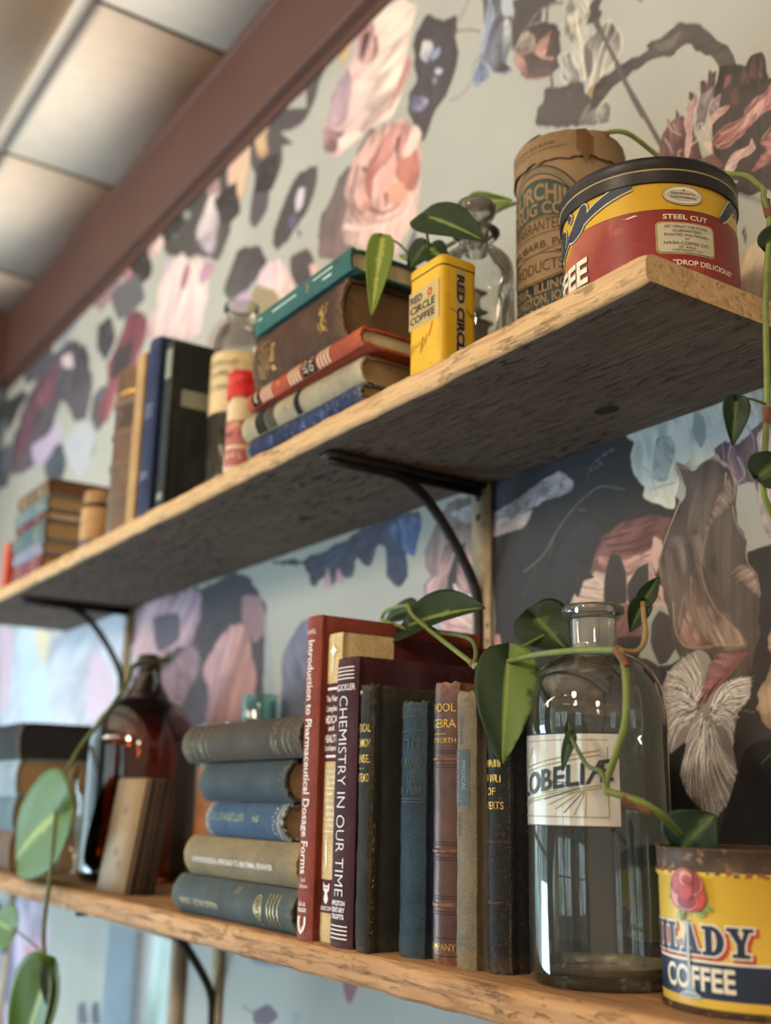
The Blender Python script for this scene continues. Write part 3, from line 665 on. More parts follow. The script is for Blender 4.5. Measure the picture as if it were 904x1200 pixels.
P|-530,160 -518,188 -510,196 -483,198 -485,192 -496,188 -509,178 -519,168|b08078|8a5a56|-517,196 -488,196|0.5||4
S|-526,169 -522,185 -528,198|cfc6b6|1.56169|0.5
S|-527,172 -525,186 -529,199|cfc6b6|2.29249|0.5
S|-527,171 -526,183 -530,195|cfc6b6|1.5924|0.5
S|-528,176 -526,185 -532,197|cfc6b6|1.81504|0.5
S|-529,178 -525,185 -533,198|cfc6b6|2.10642|0.5
S|-527,168 -525,187 -535,200|cfc6b6|1.92654|0.5
S|-527,168 -528,183 -535,194|cfc6b6|2.81109|0.5
S|-529,172 -528,183 -536,194|cfc6b6|2.06563|0.5
S|-528,168 -531,184 -538,196|cfc6b6|1.78601|0.5
S|-529,172 -531,184 -540,196|cfc6b6|2.42374|0.5
S|-529,170 -530,184 -541,194|cfc6b6|2.61431|0.5
S|-530,172 -531,182 -541,192|cfc6b6|2.91023|0.5
S|-530,170 -531,184 -544,194|cfc6b6|1.63835|0.5
S|-532,173 -534,182 -544,192|cfc6b6|2.26146|0.5
S|-531,172 -532,181 -543,189|cfc6b6|2.40268|0.5
S|-530,170 -535,183 -548,193|cfc6b6|2.43854|0.5
S|-531,170 -534,182 -548,190|cfc6b6|3.02706|0.5
S|-533,172 -537,180 -548,189|cfc6b6|2.61851|0.5
S|-536,174 -536,182 -550,189|cfc6b6|1.91812|0.5
S|-533,171 -539,179 -550,187|cfc6b6|2.21565|0.5
S|-529,167 -539,178 -550,185|cfc6b6|2.73063|0.5
S|-531,168 -538,178 -550,184|cfc6b6|2.90399|0.5
S|-532,169 -538,178 -551,183|cfc6b6|2.92408|0.5
S|-537,172 -542,179 -555,186|cfc6b6|2.1377|0.5
S|-536,171 -539,178 -553,182|cfc6b6|1.69355|0.5
S|-531,167 -541,176 -553,181|cfc6b6|2.25474|0.5
S|-532,167 -543,176 -556,181|cfc6b6|2.14383|0.5
S|-534,168 -541,177 -555,179|cfc6b6|2.60003|0.5
S|-535,168 -542,176 -556,179|cfc6b6|1.53071|0.5
S|-538,169 -544,177 -560,179|cfc6b6|2.78043|0.5
S|-533,167 -544,173 -557,176|cfc6b6|2.50561|0.5
S|-530,165 -543,172 -555,175|cfc6b6|1.71267|0.5
S|-530,165 -544,172 -557,174|cfc6b6|1.69413|0.5
S|-532,166 -543,170 -555,172|cfc6b6|2.90888|0.5
S|-531,165 -545,171 -559,172|cfc6b6|2.02361|0.5
S|-531,165 -544,171 -557,170|cfc6b6|3.10841|0.5
S|-534,165 -545,169 -558,169|cfc6b6|1.61168|0.5
S|-532,164 -544,169 -557,168|cfc6b6|1.71122|0.5
S|-537,165 -543,168 -554,166|cfc6b6|1.68629|0.5
S|-530,164 -545,167 -558,165|cfc6b6|3.08388|0.5
S|-537,164 -547,166 -560,164|cfc6b6|2.05606|0.5
S|-536,163 -544,166 -555,163|cfc6b6|2.74881|0.5
S|-531,163 -545,165 -556,161|cfc6b6|3.09468|0.5
S|-538,162 -547,165 -560,159|cfc6b6|2.68299|0.5
S|-534,162 -545,163 -555,158|cfc6b6|1.48869|0.5
S|-531,162 -544,162 -554,157|cfc6b6|2.60344|0.5
S|-534,161 -549,162 -560,154|cfc6b6|3.0999|0.5
S|-533,161 -548,159 -560,152|cfc6b6|1.8211|0.5
S|-531,162 -545,160 -555,153|cfc6b6|2.95252|0.5
S|-534,160 -548,158 -559,149|cfc6b6|2.7834|0.5
S|-535,159 -546,158 -554,150|cfc6b6|2.75427|0.5
S|-534,159 -547,155 -558,146|cfc6b6|2.76575|0.5
S|-536,157 -547,156 -555,146|cfc6b6|2.10501|0.5
S|-538,156 -547,155 -555,145|cfc6b6|1.72561|0.5
S|-530,161 -547,155 -553,145|cfc6b6|2.79492|0.5
S|-536,156 -547,155 -553,143|cfc6b6|2.54421|0.5
S|-534,157 -546,152 -554,141|cfc6b6|1.46393|0.5
S|-536,155 -550,150 -558,137|cfc6b6|3.00849|0.5
S|-537,154 -548,151 -555,139|cfc6b6|1.79455|0.5
S|-531,159 -546,150 -553,138|cfc6b6|2.42521|0.5
S|-532,157 -545,149 -553,137|cfc6b6|2.96883|0.5
S|-533,157 -547,149 -554,136|cfc6b6|2.95922|0.5
S|-537,152 -547,148 -554,134|cfc6b6|2.33347|0.5
S|-529,160 -548,147 -554,132|cfc6b6|1.74762|0.5
S|-526,173 -524,180 -527,190|4b4856|1.21088|0.5
S|-527,173 -525,184 -530,197|4b4856|1.2517|0.5
S|-528,174 -527,183 -532,194|4b4856|1.28987|0.5
S|-527,169 -526,181 -533,190|4b4856|1.24202|0.5
S|-530,174 -527,182 -536,193|4b4856|1.18336|0.5
S|-529,171 -530,182 -539,192|4b4856|1.41039|0.5
S|-530,171 -531,181 -540,190|4b4856|1.63677|0.5
S|-532,174 -531,182 -543,191|4b4856|1.01623|0.5
S|-533,173 -533,180 -544,188|4b4856|0.904792|0.5
S|-530,169 -535,177 -543,183|4b4856|0.998981|0.5
S|-532,169 -534,177 -544,182|4b4856|1.59629|0.5
S|-532,169 -535,176 -546,181|4b4856|0.910111|0.5
S|-537,172 -540,178 -553,185|4b4856|1.64678|0.5
S|-532,168 -537,176 -550,180|4b4856|1.53752|0.5
S|-531,167 -538,174 -549,177|4b4856|1.0886|0.5
S|-531,166 -539,173 -550,176|4b4856|0.797729|0.5
S|-533,167 -542,172 -554,176|4b4856|1.08166|0.5
S|-534,166 -543,172 -556,174|4b4856|1.67643|0.5
S|-539,167 -544,171 -557,173|4b4856|1.02166|0.5
S|-534,165 -540,168 -550,169|4b4856|0.897896|0.5
S|-536,165 -542,169 -553,167|4b4856|1.01533|0.5
S|-535,164 -541,167 -550,165|4b4856|1.41738|0.5
S|-529,164 -541,166 -550,163|4b4856|1.16704|0.5
S|-535,163 -541,164 -549,161|4b4856|1.50948|0.5
S|-535,162 -541,162 -549,159|4b4856|1.56513|0.5
S|-532,162 -544,161 -553,156|4b4856|1.62327|0.5
S|-530,162 -543,160 -551,154|4b4856|0.996977|0.5
S|-530,162 -541,158 -549,152|4b4856|0.963609|0.5
S|-531,161 -544,157 -551,149|4b4856|1.04386|0.5
S|-530,161 -544,155 -552,146|4b4856|0.796528|0.5
S|-529,161 -544,155 -550,146|4b4856|1.28145|0.5
S|-532,159 -544,154 -549,144|4b4856|0.876716|0.5
S|-533,157 -547,150 -554,137|4b4856|1.5395|0.5
S|-532,157 -545,151 -550,139|4b4856|1.67402|0.5
S|-534,154 -545,150 -549,138|4b4856|1.35874|0.5
S|-526,171 -524,185 -528,199|efe6d4|1.03631|0.5
S|-527,174 -525,183 -530,196|efe6d4|1.07141|0.5
S|-528,175 -524,183 -532,195|efe6d4|1.60407|0.5
S|-527,170 -527,184 -534,195|efe6d4|1.38243|0.5
S|-528,171 -529,183 -536,194|efe6d4|1.90988|0.5
S|-530,173 -531,186 -540,198|efe6d4|1.91395|0.5
S|-529,170 -533,182 -541,193|efe6d4|1.30071|0.5
S|-530,171 -533,182 -543,193|efe6d4|1.42997|0.5
S|-529,169 -534,180 -543,189|efe6d4|1.31949|0.5
S|-528,167 -535,180 -545,188|efe6d4|1.14445|0.5
S|-532,171 -536,182 -549,190|efe6d4|1.59042|0.5
S|-535,173 -538,181 -551,189|efe6d4|1.24244|0.5
S|-530,168 -539,182 -555,189|efe6d4|1.57538|0.5
S|-535,171 -537,178 -550,183|efe6d4|1.5587|0.5
S|-536,171 -542,178 -555,184|efe6d4|1.44995|0.5
S|-536,170 -541,178 -555,181|efe6d4|1.76773|0.5
S|-538,170 -542,177 -557,180|efe6d4|1.62799|0.5
S|-530,165 -543,173 -555,177|efe6d4|1.27874|0.5
S|-537,168 -542,173 -555,175|efe6d4|1.55916|0.5
S|-536,167 -545,173 -559,174|efe6d4|0.90348|0.5
S|-537,167 -546,172 -560,172|efe6d4|1.46196|0.5
S|-530,164 -545,171 -559,170|efe6d4|1.1648|0.5
S|-532,164 -543,169 -555,167|efe6d4|1.11548|0.5
S|-539,164 -546,167 -559,165|efe6d4|1.30169|0.5
S|-536,163 -545,166 -557,163|efe6d4|1.54782|0.5
S|-530,163 -546,163 -558,160|efe6d4|1.16664|0.5
S|-533,162 -547,163 -559,157|efe6d4|0.913093|0.5
S|-531,162 -544,162 -554,156|efe6d4|1.62679|0.5
S|-532,161 -547,159 -558,152|efe6d4|1.3879|0.5
S|-531,162 -547,159 -556,150|efe6d4|1.10921|0.5
S|-539,156 -548,154 -559,145|efe6d4|1.38192|0.5
S|-539,155 -548,154 -558,143|efe6d4|1.18209|0.5
S|-537,156 -545,153 -554,144|efe6d4|1.51055|0.5
S|-533,158 -547,154 -553,142|efe6d4|1.03924|0.5
S|-534,156 -550,151 -557,137|efe6d4|1.6385|0.5
S|-536,154 -546,150 -553,138|efe6d4|0.926076|0.5
S|-533,157 -545,150 -551,137|efe6d4|1.21705|0.5
S|-532,157 -545,148 -552,135|efe6d4|1.78224|0.5
S|-526,174 -522,182 -528,194|6d6a86|0.615626|0.5
S|-528,176 -523,187 -533,200|6d6a86|0.722595|0.5
S|-528,171 -526,183 -536,194|6d6a86|0.911181|0.5
S|-529,170 -532,182 -540,192|6d6a86|0.570409|0.5
S|-532,172 -533,179 -542,187|6d6a86|1.12942|0.5
S|-530,168 -535,179 -546,186|6d6a86|0.659605|0.5
S|-536,172 -537,179 -551,185|6d6a86|1.05154|0.5
S|-537,171 -540,178 -554,182|6d6a86|0.886014|0.5
S|-530,166 -542,176 -557,179|6d6a86|0.824042|0.5
S|-536,167 -545,173 -559,176|6d6a86|0.570855|0.5
S|-531,165 -546,171 -561,171|6d6a86|0.756508|0.5
S|-536,164 -543,168 -555,166|6d6a86|0.703907|0.5
S|-532,163 -546,165 -557,161|6d6a86|0.788452|0.5
S|-530,163 -543,161 -553,157|6d6a86|1.11075|0.5
S|-531,161 -547,159 -555,151|6d6a86|1.16778|0.5
S|-530,161 -545,154 -555,146|6d6a86|0.59715|0.5
S|-530,161 -545,152 -553,142|6d6a86|0.702765|0.5
S|-537,153 -548,150 -554,137|6d6a86|0.800052|0.5
S|-533,156 -546,148 -552,134|6d6a86|0.753068|0.5
S|-526,156 -534,149 -538,141|cfc6b6|1.65147|0.5
S|-528,153 -535,147 -540,138|cfc6b6|1.80282|0.5
S|-526,156 -534,147 -539,137|cfc6b6|2.18904|0.5
S|-530,150 -537,144 -542,133|cfc6b6|1.47664|0.5
S|-528,152 -535,146 -539,136|cfc6b6|2.23509|0.5
S|-525,157 -536,143 -542,132|cfc6b6|2.99707|0.5
S|-531,148 -538,142 -543,129|cfc6b6|1.85742|0.5
S|-526,155 -536,143 -541,132|cfc6b6|2.58589|0.5
S|-530,148 -539,139 -545,125|cfc6b6|2.72486|0.5
S|-529,151 -537,140 -543,127|cfc6b6|2.75426|0.5
S|-531,147 -537,141 -543,128|cfc6b6|1.95035|0.5
S|-527,154 -537,140 -543,127|cfc6b6|2.61362|0.5
S|-526,155 -537,140 -543,126|cfc6b6|2.41926|0.5
S|-527,153 -539,138 -545,123|cfc6b6|1.45758|0.5
S|-528,150 -539,138 -545,122|cfc6b6|2.52289|0.5
S|-529,148 -540,133 -548,116|cfc6b6|1.85506|0.5
S|-531,145 -540,132 -548,114|cfc6b6|1.4766|0.5
S|-530,146 -539,134 -545,117|cfc6b6|1.87219|0.5
S|-532,142 -539,132 -545,114|cfc6b6|1.49728|0.5
S|-528,149 -538,134 -543,116|cfc6b6|1.77277|0.5
S|-530,143 -539,130 -545,111|cfc6b6|1.78477|0.5
S|-528,149 -540,129 -545,108|cfc6b6|1.82776|0.5
S|-529,144 -536,132 -541,114|cfc6b6|3.03924|0.5
S|-526,151 -537,130 -542,111|cfc6b6|2.14061|0.5
S|-531,139 -537,128 -542,108|cfc6b6|2.10101|0.5
S|-530,140 -535,130 -540,112|cfc6b6|1.52709|0.5
S|-527,149 -536,131 -539,112|cfc6b6|2.92442|0.5
S|-530,136 -538,126 -541,104|cfc6b6|1.99313|0.5
S|-529,139 -536,129 -538,109|cfc6b6|1.49358|0.5
S|-527,146 -536,125 -539,102|cfc6b6|1.99725|0.5
S|-525,154 -534,128 -537,107|cfc6b6|2.03046|0.5
S|-525,150 -538,121 -538,97|cfc6b6|1.78844|0.5
S|-527,139 -535,125 -535,103|cfc6b6|2.16651|0.5
S|-526,146 -532,127 -533,106|cfc6b6|2.98477|0.5
S|-525,147 -533,125 -532,104|cfc6b6|1.49087|0.5
S|-526,138 -532,123 -531,100|cfc6b6|1.50829|0.5
S|-524,152 -531,126 -529,104|cfc6b6|1.87179|0.5
S|-525,134 -530,119 -529,94|cfc6b6|1.89749|0.5
S|-524,139 -529,117 -528,91|cfc6b6|2.64395|0.5
S|-523,147 -527,122 -526,98|cfc6b6|2.7095|0.5
S|-523,138 -530,116 -525,90|cfc6b6|1.48075|0.5
S|-523,143 -528,121 -523,98|cfc6b6|3.04257|0.5
S|-523,147 -526,119 -522,95|cfc6b6|2.26904|0.5
S|-522,147 -527,114 -521,87|cfc6b6|2.68066|0.5
S|-521,134 -525,114 -519,88|cfc6b6|1.9907|0.5
S|-522,145 -525,118 -518,94|cfc6b6|1.57274|0.5
S|-521,138 -522,120 -518,96|cfc6b6|1.54875|0.5
S|-521,142 -522,122 -517,99|cfc6b6|3.08683|0.5
S|-519,130 -521,115 -515,89|cfc6b6|1.58126|0.5
S|-521,143 -522,122 -515,100|cfc6b6|2.1909|0.5
S|-521,145 -521,121 -514,99|cfc6b6|2.5725|0.5
S|-519,134 -521,117 -513,93|cfc6b6|1.64356|0.5
S|-520,146 -520,117 -512,93|cfc6b6|2.06659|0.5
S|-521,148 -518,119 -511,95|cfc6b6|1.85217|0.5
S|-518,138 -519,124 -512,103|cfc6b6|1.98825|0.5
S|-517,135 -518,122 -510,101|cfc6b6|1.82872|0.5
S|-518,139 -519,119 -508,96|cfc6b6|1.61192|0.5
S|-517,138 -518,122 -508,101|cfc6b6|2.97615|0.5
S|-520,149 -516,126 -509,107|cfc6b6|1.75848|0.5
S|-517,141 -517,119 -505,97|cfc6b6|2.06536|0.5
S|-518,144 -514,121 -505,99|cfc6b6|2.74666|0.5
S|-520,150 -515,121 -504,100|cfc6b6|2.48151|0.5
S|-519,148 -514,127 -506,109|cfc6b6|1.78268|0.5
S|-517,144 -515,127 -505,109|cfc6b6|1.78178|0.5
S|-519,149 -515,130 -506,113|cfc6b6|1.75104|0.5
S|-519,151 -515,128 -504,111|cfc6b6|2.36072|0.5
S|-520,153 -514,131 -505,114|cfc6b6|2.36423|0.5
S|-520,152 -512,128 -502,110|cfc6b6|2.60828|0.5
S|-518,150 -512,130 -502,113|cfc6b6|3.04136|0.5
S|-517,147 -512,131 -502,115|cfc6b6|2.13963|0.5
S|-513,139 -510,128 -499,111|cfc6b6|1.7713|0.5
S|-518,151 -510,130 -500,114|cfc6b6|2.95474|0.5
S|-514,144 -511,132 -500,117|cfc6b6|2.92317|0.5
S|-519,153 -510,133 -500,118|cfc6b6|2.3666|0.5
S|-513,143 -509,133 -498,118|cfc6b6|2.48529|0.5
S|-516,149 -509,135 -499,121|cfc6b6|1.91594|0.5
S|-529,153 -533,149 -538,141|4b4856|1.22636|0.5
S|-530,151 -534,146 -540,137|4b4856|0.895252|0.5
S|-530,149 -536,144 -542,133|4b4856|0.828571|0.5
S|-527,153 -537,143 -542,131|4b4856|1.34451|0.5
S|-526,155 -537,142 -543,129|4b4856|0.982088|0.5
S|-529,149 -536,143 -541,131|4b4856|0.946499|0.5
S|-527,153 -535,143 -540,131|4b4856|1.12905|0.5
S|-526,154 -535,142 -540,130|4b4856|1.59654|0.5
S|-528,151 -536,142 -540,130|4b4856|0.814697|0.5
S|-526,153 -539,134 -545,117|4b4856|1.28055|0.5
S|-527,151 -537,135 -543,118|4b4856|1.31019|0.5
S|-528,147 -536,135 -540,120|4b4856|1.1789|0.5
S|-527,149 -534,138 -537,124|4b4856|0.994078|0.5
S|-529,143 -537,130 -541,111|4b4856|0.943408|0.5
S|-525,153 -534,132 -538,114|4b4856|1.17185|0.5
S|-526,149 -533,135 -535,118|4b4856|0.817098|0.5
S|-525,152 -535,128 -537,107|4b4856|1.48765|0.5
S|-524,153 -533,128 -534,108|4b4856|1.12385|0.5
S|-525,150 -534,122 -534,99|4b4856|1.68647|0.5
S|-526,138 -530,124 -530,101|4b4856|1.67337|0.5
S|-525,137 -530,125 -527,104|4b4856|0.930251|0.5
S|-524,135 -527,121 -525,97|4b4856|1.09932|0.5
S|-523,149 -528,120 -523,96|4b4856|1.03024|0.5
S|-522,149 -525,118 -521,94|4b4856|1.61712|0.5
S|-522,149 -523,125 -519,105|4b4856|1.07036|0.5
S|-522,151 -522,129 -518,110|4b4856|1.63213|0.5
S|-520,135 -521,121 -515,98|4b4856|1.49423|0.5
S|-521,146 -521,129 -516,111|4b4856|1.1074|0.5
S|-520,142 -520,120 -512,97|4b4856|1.58311|0.5
S|-519,140 -520,130 -513,113|4b4856|1.13877|0.5
S|-520,148 -519,123 -509,102|4b4856|1.3054|0.5
S|-518,142 -517,129 -510,111|4b4856|0.940848|0.5
S|-521,152 -516,125 -507,105|4b4856|1.01082|0.5
S|-516,138 -515,127 -506,109|4b4856|1.38397|0.5
S|-521,155 -514,132 -507,116|4b4856|0.915922|0.5
S|-518,148 -514,130 -505,113|4b4856|1.59494|0.5
S|-520,153 -515,136 -507,122|4b4856|0.800283|0.5
S|-519,152 -514,138 -507,126|4b4856|1.10501|0.5
S|-517,149 -514,137 -505,124|4b4856|0.965808|0.5
S|-517,149 -511,135 -501,121|4b4856|1.6323|0.5
S|-519,154 -512,139 -503,128|4b4856|1.36077|0.5
S|-529,152 -535,147 -541,137|efe6d4|1.17745|0.5
S|-528,153 -534,148 -538,139|efe6d4|1.26785|0.5
S|-527,153 -536,145 -542,134|efe6d4|1.6702|0.5
S|-530,150 -535,144 -541,134|efe6d4|1.4581|0.5
S|-526,154 -536,142 -542,130|efe6d4|1.71782|0.5
S|-528,152 -536,143 -541,131|efe6d4|1.04938|0.5
S|-529,150 -537,141 -543,128|efe6d4|1.57365|0.5
S|-527,153 -539,136 -546,121|efe6d4|1.21528|0.5
S|-531,146 -538,139 -543,125|efe6d4|1.65117|0.5
S|-531,146 -538,138 -544,123|efe6d4|1.38853|0.5
S|-529,148 -539,133 -546,115|efe6d4|1.01055|0.5
S|-525,154 -537,134 -543,118|efe6d4|1.68714|0.5
S|-531,142 -539,131 -544,111|efe6d4|1.17929|0.5
S|-528,148 -539,130 -543,111|efe6d4|1.44941|0.5
S|-528,145 -538,131 -541,112|efe6d4|1.12785|0.5
S|-525,153 -537,126 -542,104|efe6d4|1.14791|0.5
S|-530,137 -538,125 -541,103|efe6d4|1.24321|0.5
S|-527,147 -536,123 -540,100|efe6d4|1.85295|0.5
S|-528,141 -536,124 -538,101|efe6d4|1.92796|0.5
S|-527,138 -534,124 -535,102|efe6d4|1.8004|0.5
S|-526,140 -532,123 -533,101|efe6d4|1.22314|0.5
S|-525,142 -529,124 -530,102|efe6d4|1.85633|0.5
S|-523,152 -528,124 -528,102|efe6d4|1.8754|0.5
S|-523,150 -527,121 -526,98|efe6d4|0.943732|0.5
S|-523,139 -528,117 -524,92|efe6d4|1.67362|0.5
S|-522,142 -525,122 -521,99|efe6d4|1.75844|0.5
S|-521,131 -523,114 -519,87|efe6d4|1.81118|0.5
S|-520,130 -522,114 -517,86|efe6d4|1.11601|0.5
S|-522,152 -523,121 -516,99|efe6d4|1.75262|0.5
S|-520,135 -522,118 -514,93|efe6d4|1.20173|0.5
S|-521,151 -521,123 -514,101|efe6d4|1.11524|0.5
S|-520,145 -518,122 -512,100|efe6d4|1.16954|0.5
S|-519,140 -518,123 -511,102|efe6d4|1.23687|0.5
S|-519,142 -518,118 -508,95|efe6d4|1.54919|0.5
S|-519,147 -517,126 -509,107|efe6d4|1.71168|0.5
S|-517,141 -516,125 -507,105|efe6d4|1.1274|0.5
S|-520,151 -515,122 -504,101|efe6d4|1.07889|0.5
S|-520,151 -516,129 -506,112|efe6d4|1.92676|0.5
S|-518,147 -514,130 -506,114|efe6d4|1.73661|0.5
S|-518,147 -513,130 -504,114|efe6d4|1.77343|0.5
S|-515,141 -512,131 -503,115|efe6d4|1.12545|0.5
S|-517,147 -510,130 -500,112|efe6d4|1.56836|0.5
S|-515,145 -512,134 -502,120|efe6d4|1.72628|0.5
S|-517,150 -510,132 -499,117|efe6d4|1.31433|0.5
S|-519,153 -510,132 -497,117|efe6d4|0.926433|0.5
S|-526,156 -533,149 -538,141|6d6a86|0.85575|0.5
S|-529,151 -534,146 -540,136|6d6a86|0.830372|0.5
S|-529,150 -537,142 -542,130|6d6a86|0.947169|0.5
S|-527,153 -536,140 -543,127|6d6a86|1.07116|0.5
S|-531,146 -539,136 -546,120|6d6a86|0.816443|0.5
S|-529,147 -539,132 -545,114|6d6a86|0.831071|0.5
S|-527,150 -538,129 -544,109|6d6a86|0.72995|0.5
S|-530,140 -536,128 -541,108|6d6a86|0.638271|0.5
S|-526,149 -535,130 -537,110|6d6a86|0.641382|0.5
S|-525,150 -534,127 -534,106|6d6a86|0.999101|0.5
S|-526,138 -529,127 -529,107|6d6a86|0.782067|0.5
S|-524,135 -529,116 -526,90|6d6a86|0.814001|0.5
S|-522,141 -524,123 -521,101|6d6a86|0.67006|0.5
S|-522,152 -523,120 -517,97|6d6a86|1.03833|0.5
S|-520,142 -521,118 -514,94|6d6a86|0.831866|0.5
S|-520,143 -519,126 -513,106|6d6a86|1.0068|0.5
S|-519,144 -517,120 -507,97|6d6a86|1.01193|0.5
S|-520,150 -516,126 -507,107|6d6a86|1.09445|0.5
S|-516,142 -514,125 -503,106|6d6a86|0.968146|0.5
S|-517,147 -512,129 -502,112|6d6a86|0.935814|0.5
S|-518,150 -513,135 -503,122|6d6a86|0.989285|0.5
S|-518,152 -510,134 -499,120|6d6a86|0.826773|0.5
S|-515,154 -504,146 -500,135|cfc6b6|3.00273|0.5
S|-514,153 -505,149 -502,139|cfc6b6|2.09303|0.5
S|-511,151 -506,148 -500,139|cfc6b6|2.35284|0.5
S|-513,153 -504,151 -501,142|cfc6b6|2.31229|0.5
S|-514,155 -505,152 -501,144|cfc6b6|2.64506|0.5
S|-513,155 -503,152 -498,144|cfc6b6|2.31644|0.5
S|-511,154 -505,152 -498,146|cfc6b6|2.58973|0.5
S|-512,155 -505,153 -498,148|cfc6b6|3.09391|0.5
S|-516,158 -505,155 -498,149|cfc6b6|2.11147|0.5
S|-514,158 -505,156 -499,152|cfc6b6|2.61306|0.5
S|-515,158 -504,157 -497,153|cfc6b6|2.68567|0.5
S|-512,158 -503,157 -493,153|cfc6b6|2.7865|0.5
S|-515,159 -504,159 -496,156|cfc6b6|2.7447|0.5
S|-511,159 -502,160 -493,157|cfc6b6|2.38425|0.5
S|-509,159 -504,160 -495,158|cfc6b6|2.51318|0.5
S|-509,159 -502,161 -491,158|cfc6b6|1.9345|0.5
S|-515,160 -502,162 -492,159|cfc6b6|2.03597|0.5
S|-513,160 -501,162 -490,160|cfc6b6|1.86596|0.5
S|-514,160 -502,162 -491,161|cfc6b6|2.65261|0.5
S|-514,160 -502,163 -492,161|cfc6b6|2.24564|0.5
S|-510,160 -501,164 -490,162|cfc6b6|2.04889|0.5
S|-507,161 -499,164 -486,163|cfc6b6|2.83087|0.5
S|-507,161 -499,164 -486,164|cfc6b6|2.83663|0.5
S|-515,160 -499,164 -487,164|cfc6b6|3.03897|0.5
S|-513,161 -499,165 -486,165|cfc6b6|1.67979|0.5
S|-508,162 -500,166 -488,165|cfc6b6|1.69649|0.5
S|-506,162 -497,167 -483,167|cfc6b6|2.93711|0.5
S|-507,163 -499,168 -485,167|cfc6b6|2.94177|0.5
S|-506,163 -498,168 -483,169|cfc6b6|2.60389|0.5
S|-507,163 -499,169 -485,169|cfc6b6|2.92291|0.5
S|-512,162 -499,169 -484,170|cfc6b6|1.67409|0.5
S|-515,161 -499,170 -485,171|cfc6b6|1.68263|0.5
S|-510,163 -499,171 -484,172|cfc6b6|2.88963|0.5
S|-507,164 -501,170 -488,172|cfc6b6|2.38512|0.5
S|-505,165 -498,172 -483,174|cfc6b6|2.14361|0.5
S|-514,162 -497,174 -480,176|cfc6b6|2.50869|0.5
S|-509,164 -501,172 -487,174|cfc6b6|3.00491|0.5
S|-505,167 -500,173 -485,176|cfc6b6|2.25425|0.5
S|-514,162 -498,176 -480,179|cfc6b6|2.49047|0.5
S|-506,167 -500,173 -485,177|cfc6b6|2.23722|0.5
S|-507,166 -500,173 -485,178|cfc6b6|2.17112|0.5
S|-510,165 -502,175 -487,178|cfc6b6|1.93204|0.5
S|-511,165 -501,175 -485,179|cfc6b6|1.89645|0.5
S|-506,167 -503,174 -488,178|cfc6b6|2.77048|0.5
S|-513,164 -503,173 -490,177|cfc6b6|2.42524|0.5
S|-509,167 -502,173 -490,179|cfc6b6|2.6541|0.5
S|-511,165 -502,174 -489,180|cfc6b6|1.94468|0.5
S|-515,163 -508,173 -495,176|cfc6b6|2.46259|0.5
S|-510,167 -507,175 -493,179|cfc6b6|2.46772|0.5
S|-512,166 -507,174 -494,179|cfc6b6|2.4418|0.5
S|-515,163 -507,174 -495,179|cfc6b6|2.20924|0.5
S|-516,163 -507,173 -496,179|cfc6b6|1.50212|0.5
S|-512,151 -504,147 -501,137|4b4856|1.11567|0.5
S|-512,152 -504,149 -500,139|4b4856|1.01478|0.5
S|-515,156 -507,152 -502,145|4b4856|1.17191|0.5
S|-511,154 -506,152 -500,146|4b4856|1.29643|0.5
S|-517,158 -508,156 -503,151|4b4856|1.30354|0.5
S|-513,158 -504,156 -496,151|4b4856|1.1323|0.5
S|-510,158 -505,159 -497,155|4b4856|1.21266|0.5
S|-516,159 -506,160 -498,157|4b4856|0.973172|0.5
S|-517,160 -506,160 -499,159|4b4856|1.40222|0.5
S|-511,160 -506,161 -498,160|4b4856|1.57129|0.5
S|-517,160 -506,163 -497,161|4b4856|1.00047|0.5
S|-514,160 -501,163 -490,162|4b4856|1.48436|0.5
S|-508,161 -501,165 -489,164|4b4856|0.856704|0.5
S|-509,162 -501,166 -489,165|4b4856|1.62844|0.5
S|-508,162 -503,166 -492,166|4b4856|0.790375|0.5
S|-511,162 -505,167 -494,166|4b4856|0.852509|0.5
S|-509,163 -502,167 -491,169|4b4856|1.56348|0.5
S|-515,161 -501,169 -488,171|4b4856|1.30322|0.5
S|-509,164 -501,169 -489,172|4b4856|1.5056|0.5
S|-510,164 -502,171 -489,173|4b4856|1.16035|0.5
S|-508,165 -503,173 -488,175|4b4856|1.49401|0.5
S|-513,163 -501,172 -488,176|4b4856|1.6663|0.5
S|-508,166 -502,173 -488,177|4b4856|1.3313|0.5
S|-508,167 -502,175 -488,179|4b4856|1.06082|0.5
S|-510,166 -506,172 -495,176|4b4856|1.40319|0.5
S|-510,166 -507,173 -495,177|4b4856|1.03781|0.5
S|-516,162 -510,170 -502,173|4b4856|1.31385|0.5
S|-511,167 -507,172 -498,178|4b4856|1.53824|0.5
S|-512,150 -503,146 -500,135|efe6d4|1.18754|0.5
S|-512,151 -503,148 -499,137|efe6d4|1.85944|0.5
S|-517,157 -505,150 -500,142|efe6d4|1.73726|0.5
S|-512,155 -504,153 -500,145|efe6d4|1.14573|0.5
S|-512,156 -504,153 -497,147|efe6d4|1.11692|0.5
S|-512,156 -504,156 -498,150|efe6d4|1.3827|0.5
S|-512,157 -505,158 -498,153|efe6d4|1.14451|0.5
S|-510,158 -503,160 -495,155|efe6d4|1.44795|0.5
S|-512,159 -503,160 -494,157|efe6d4|1.10193|0.5
S|-511,159 -504,161 -495,159|efe6d4|1.49265|0.5
S|-512,160 -502,161 -492,160|efe6d4|0.946824|0.5
S|-512,160 -500,162 -488,161|efe6d4|1.56438|0.5
S|-514,160 -500,164 -487,162|efe6d4|1.26217|0.5
S|-515,160 -500,164 -488,164|efe6d4|1.93992|0.5
S|-510,161 -498,166 -484,165|efe6d4|1.17468|0.5
S|-510,161 -498,168 -484,166|efe6d4|1.70561|0.5
S|-504,163 -498,167 -483,168|efe6d4|0.939764|0.5
S|-514,161 -500,167 -487,169|efe6d4|0.953547|0.5
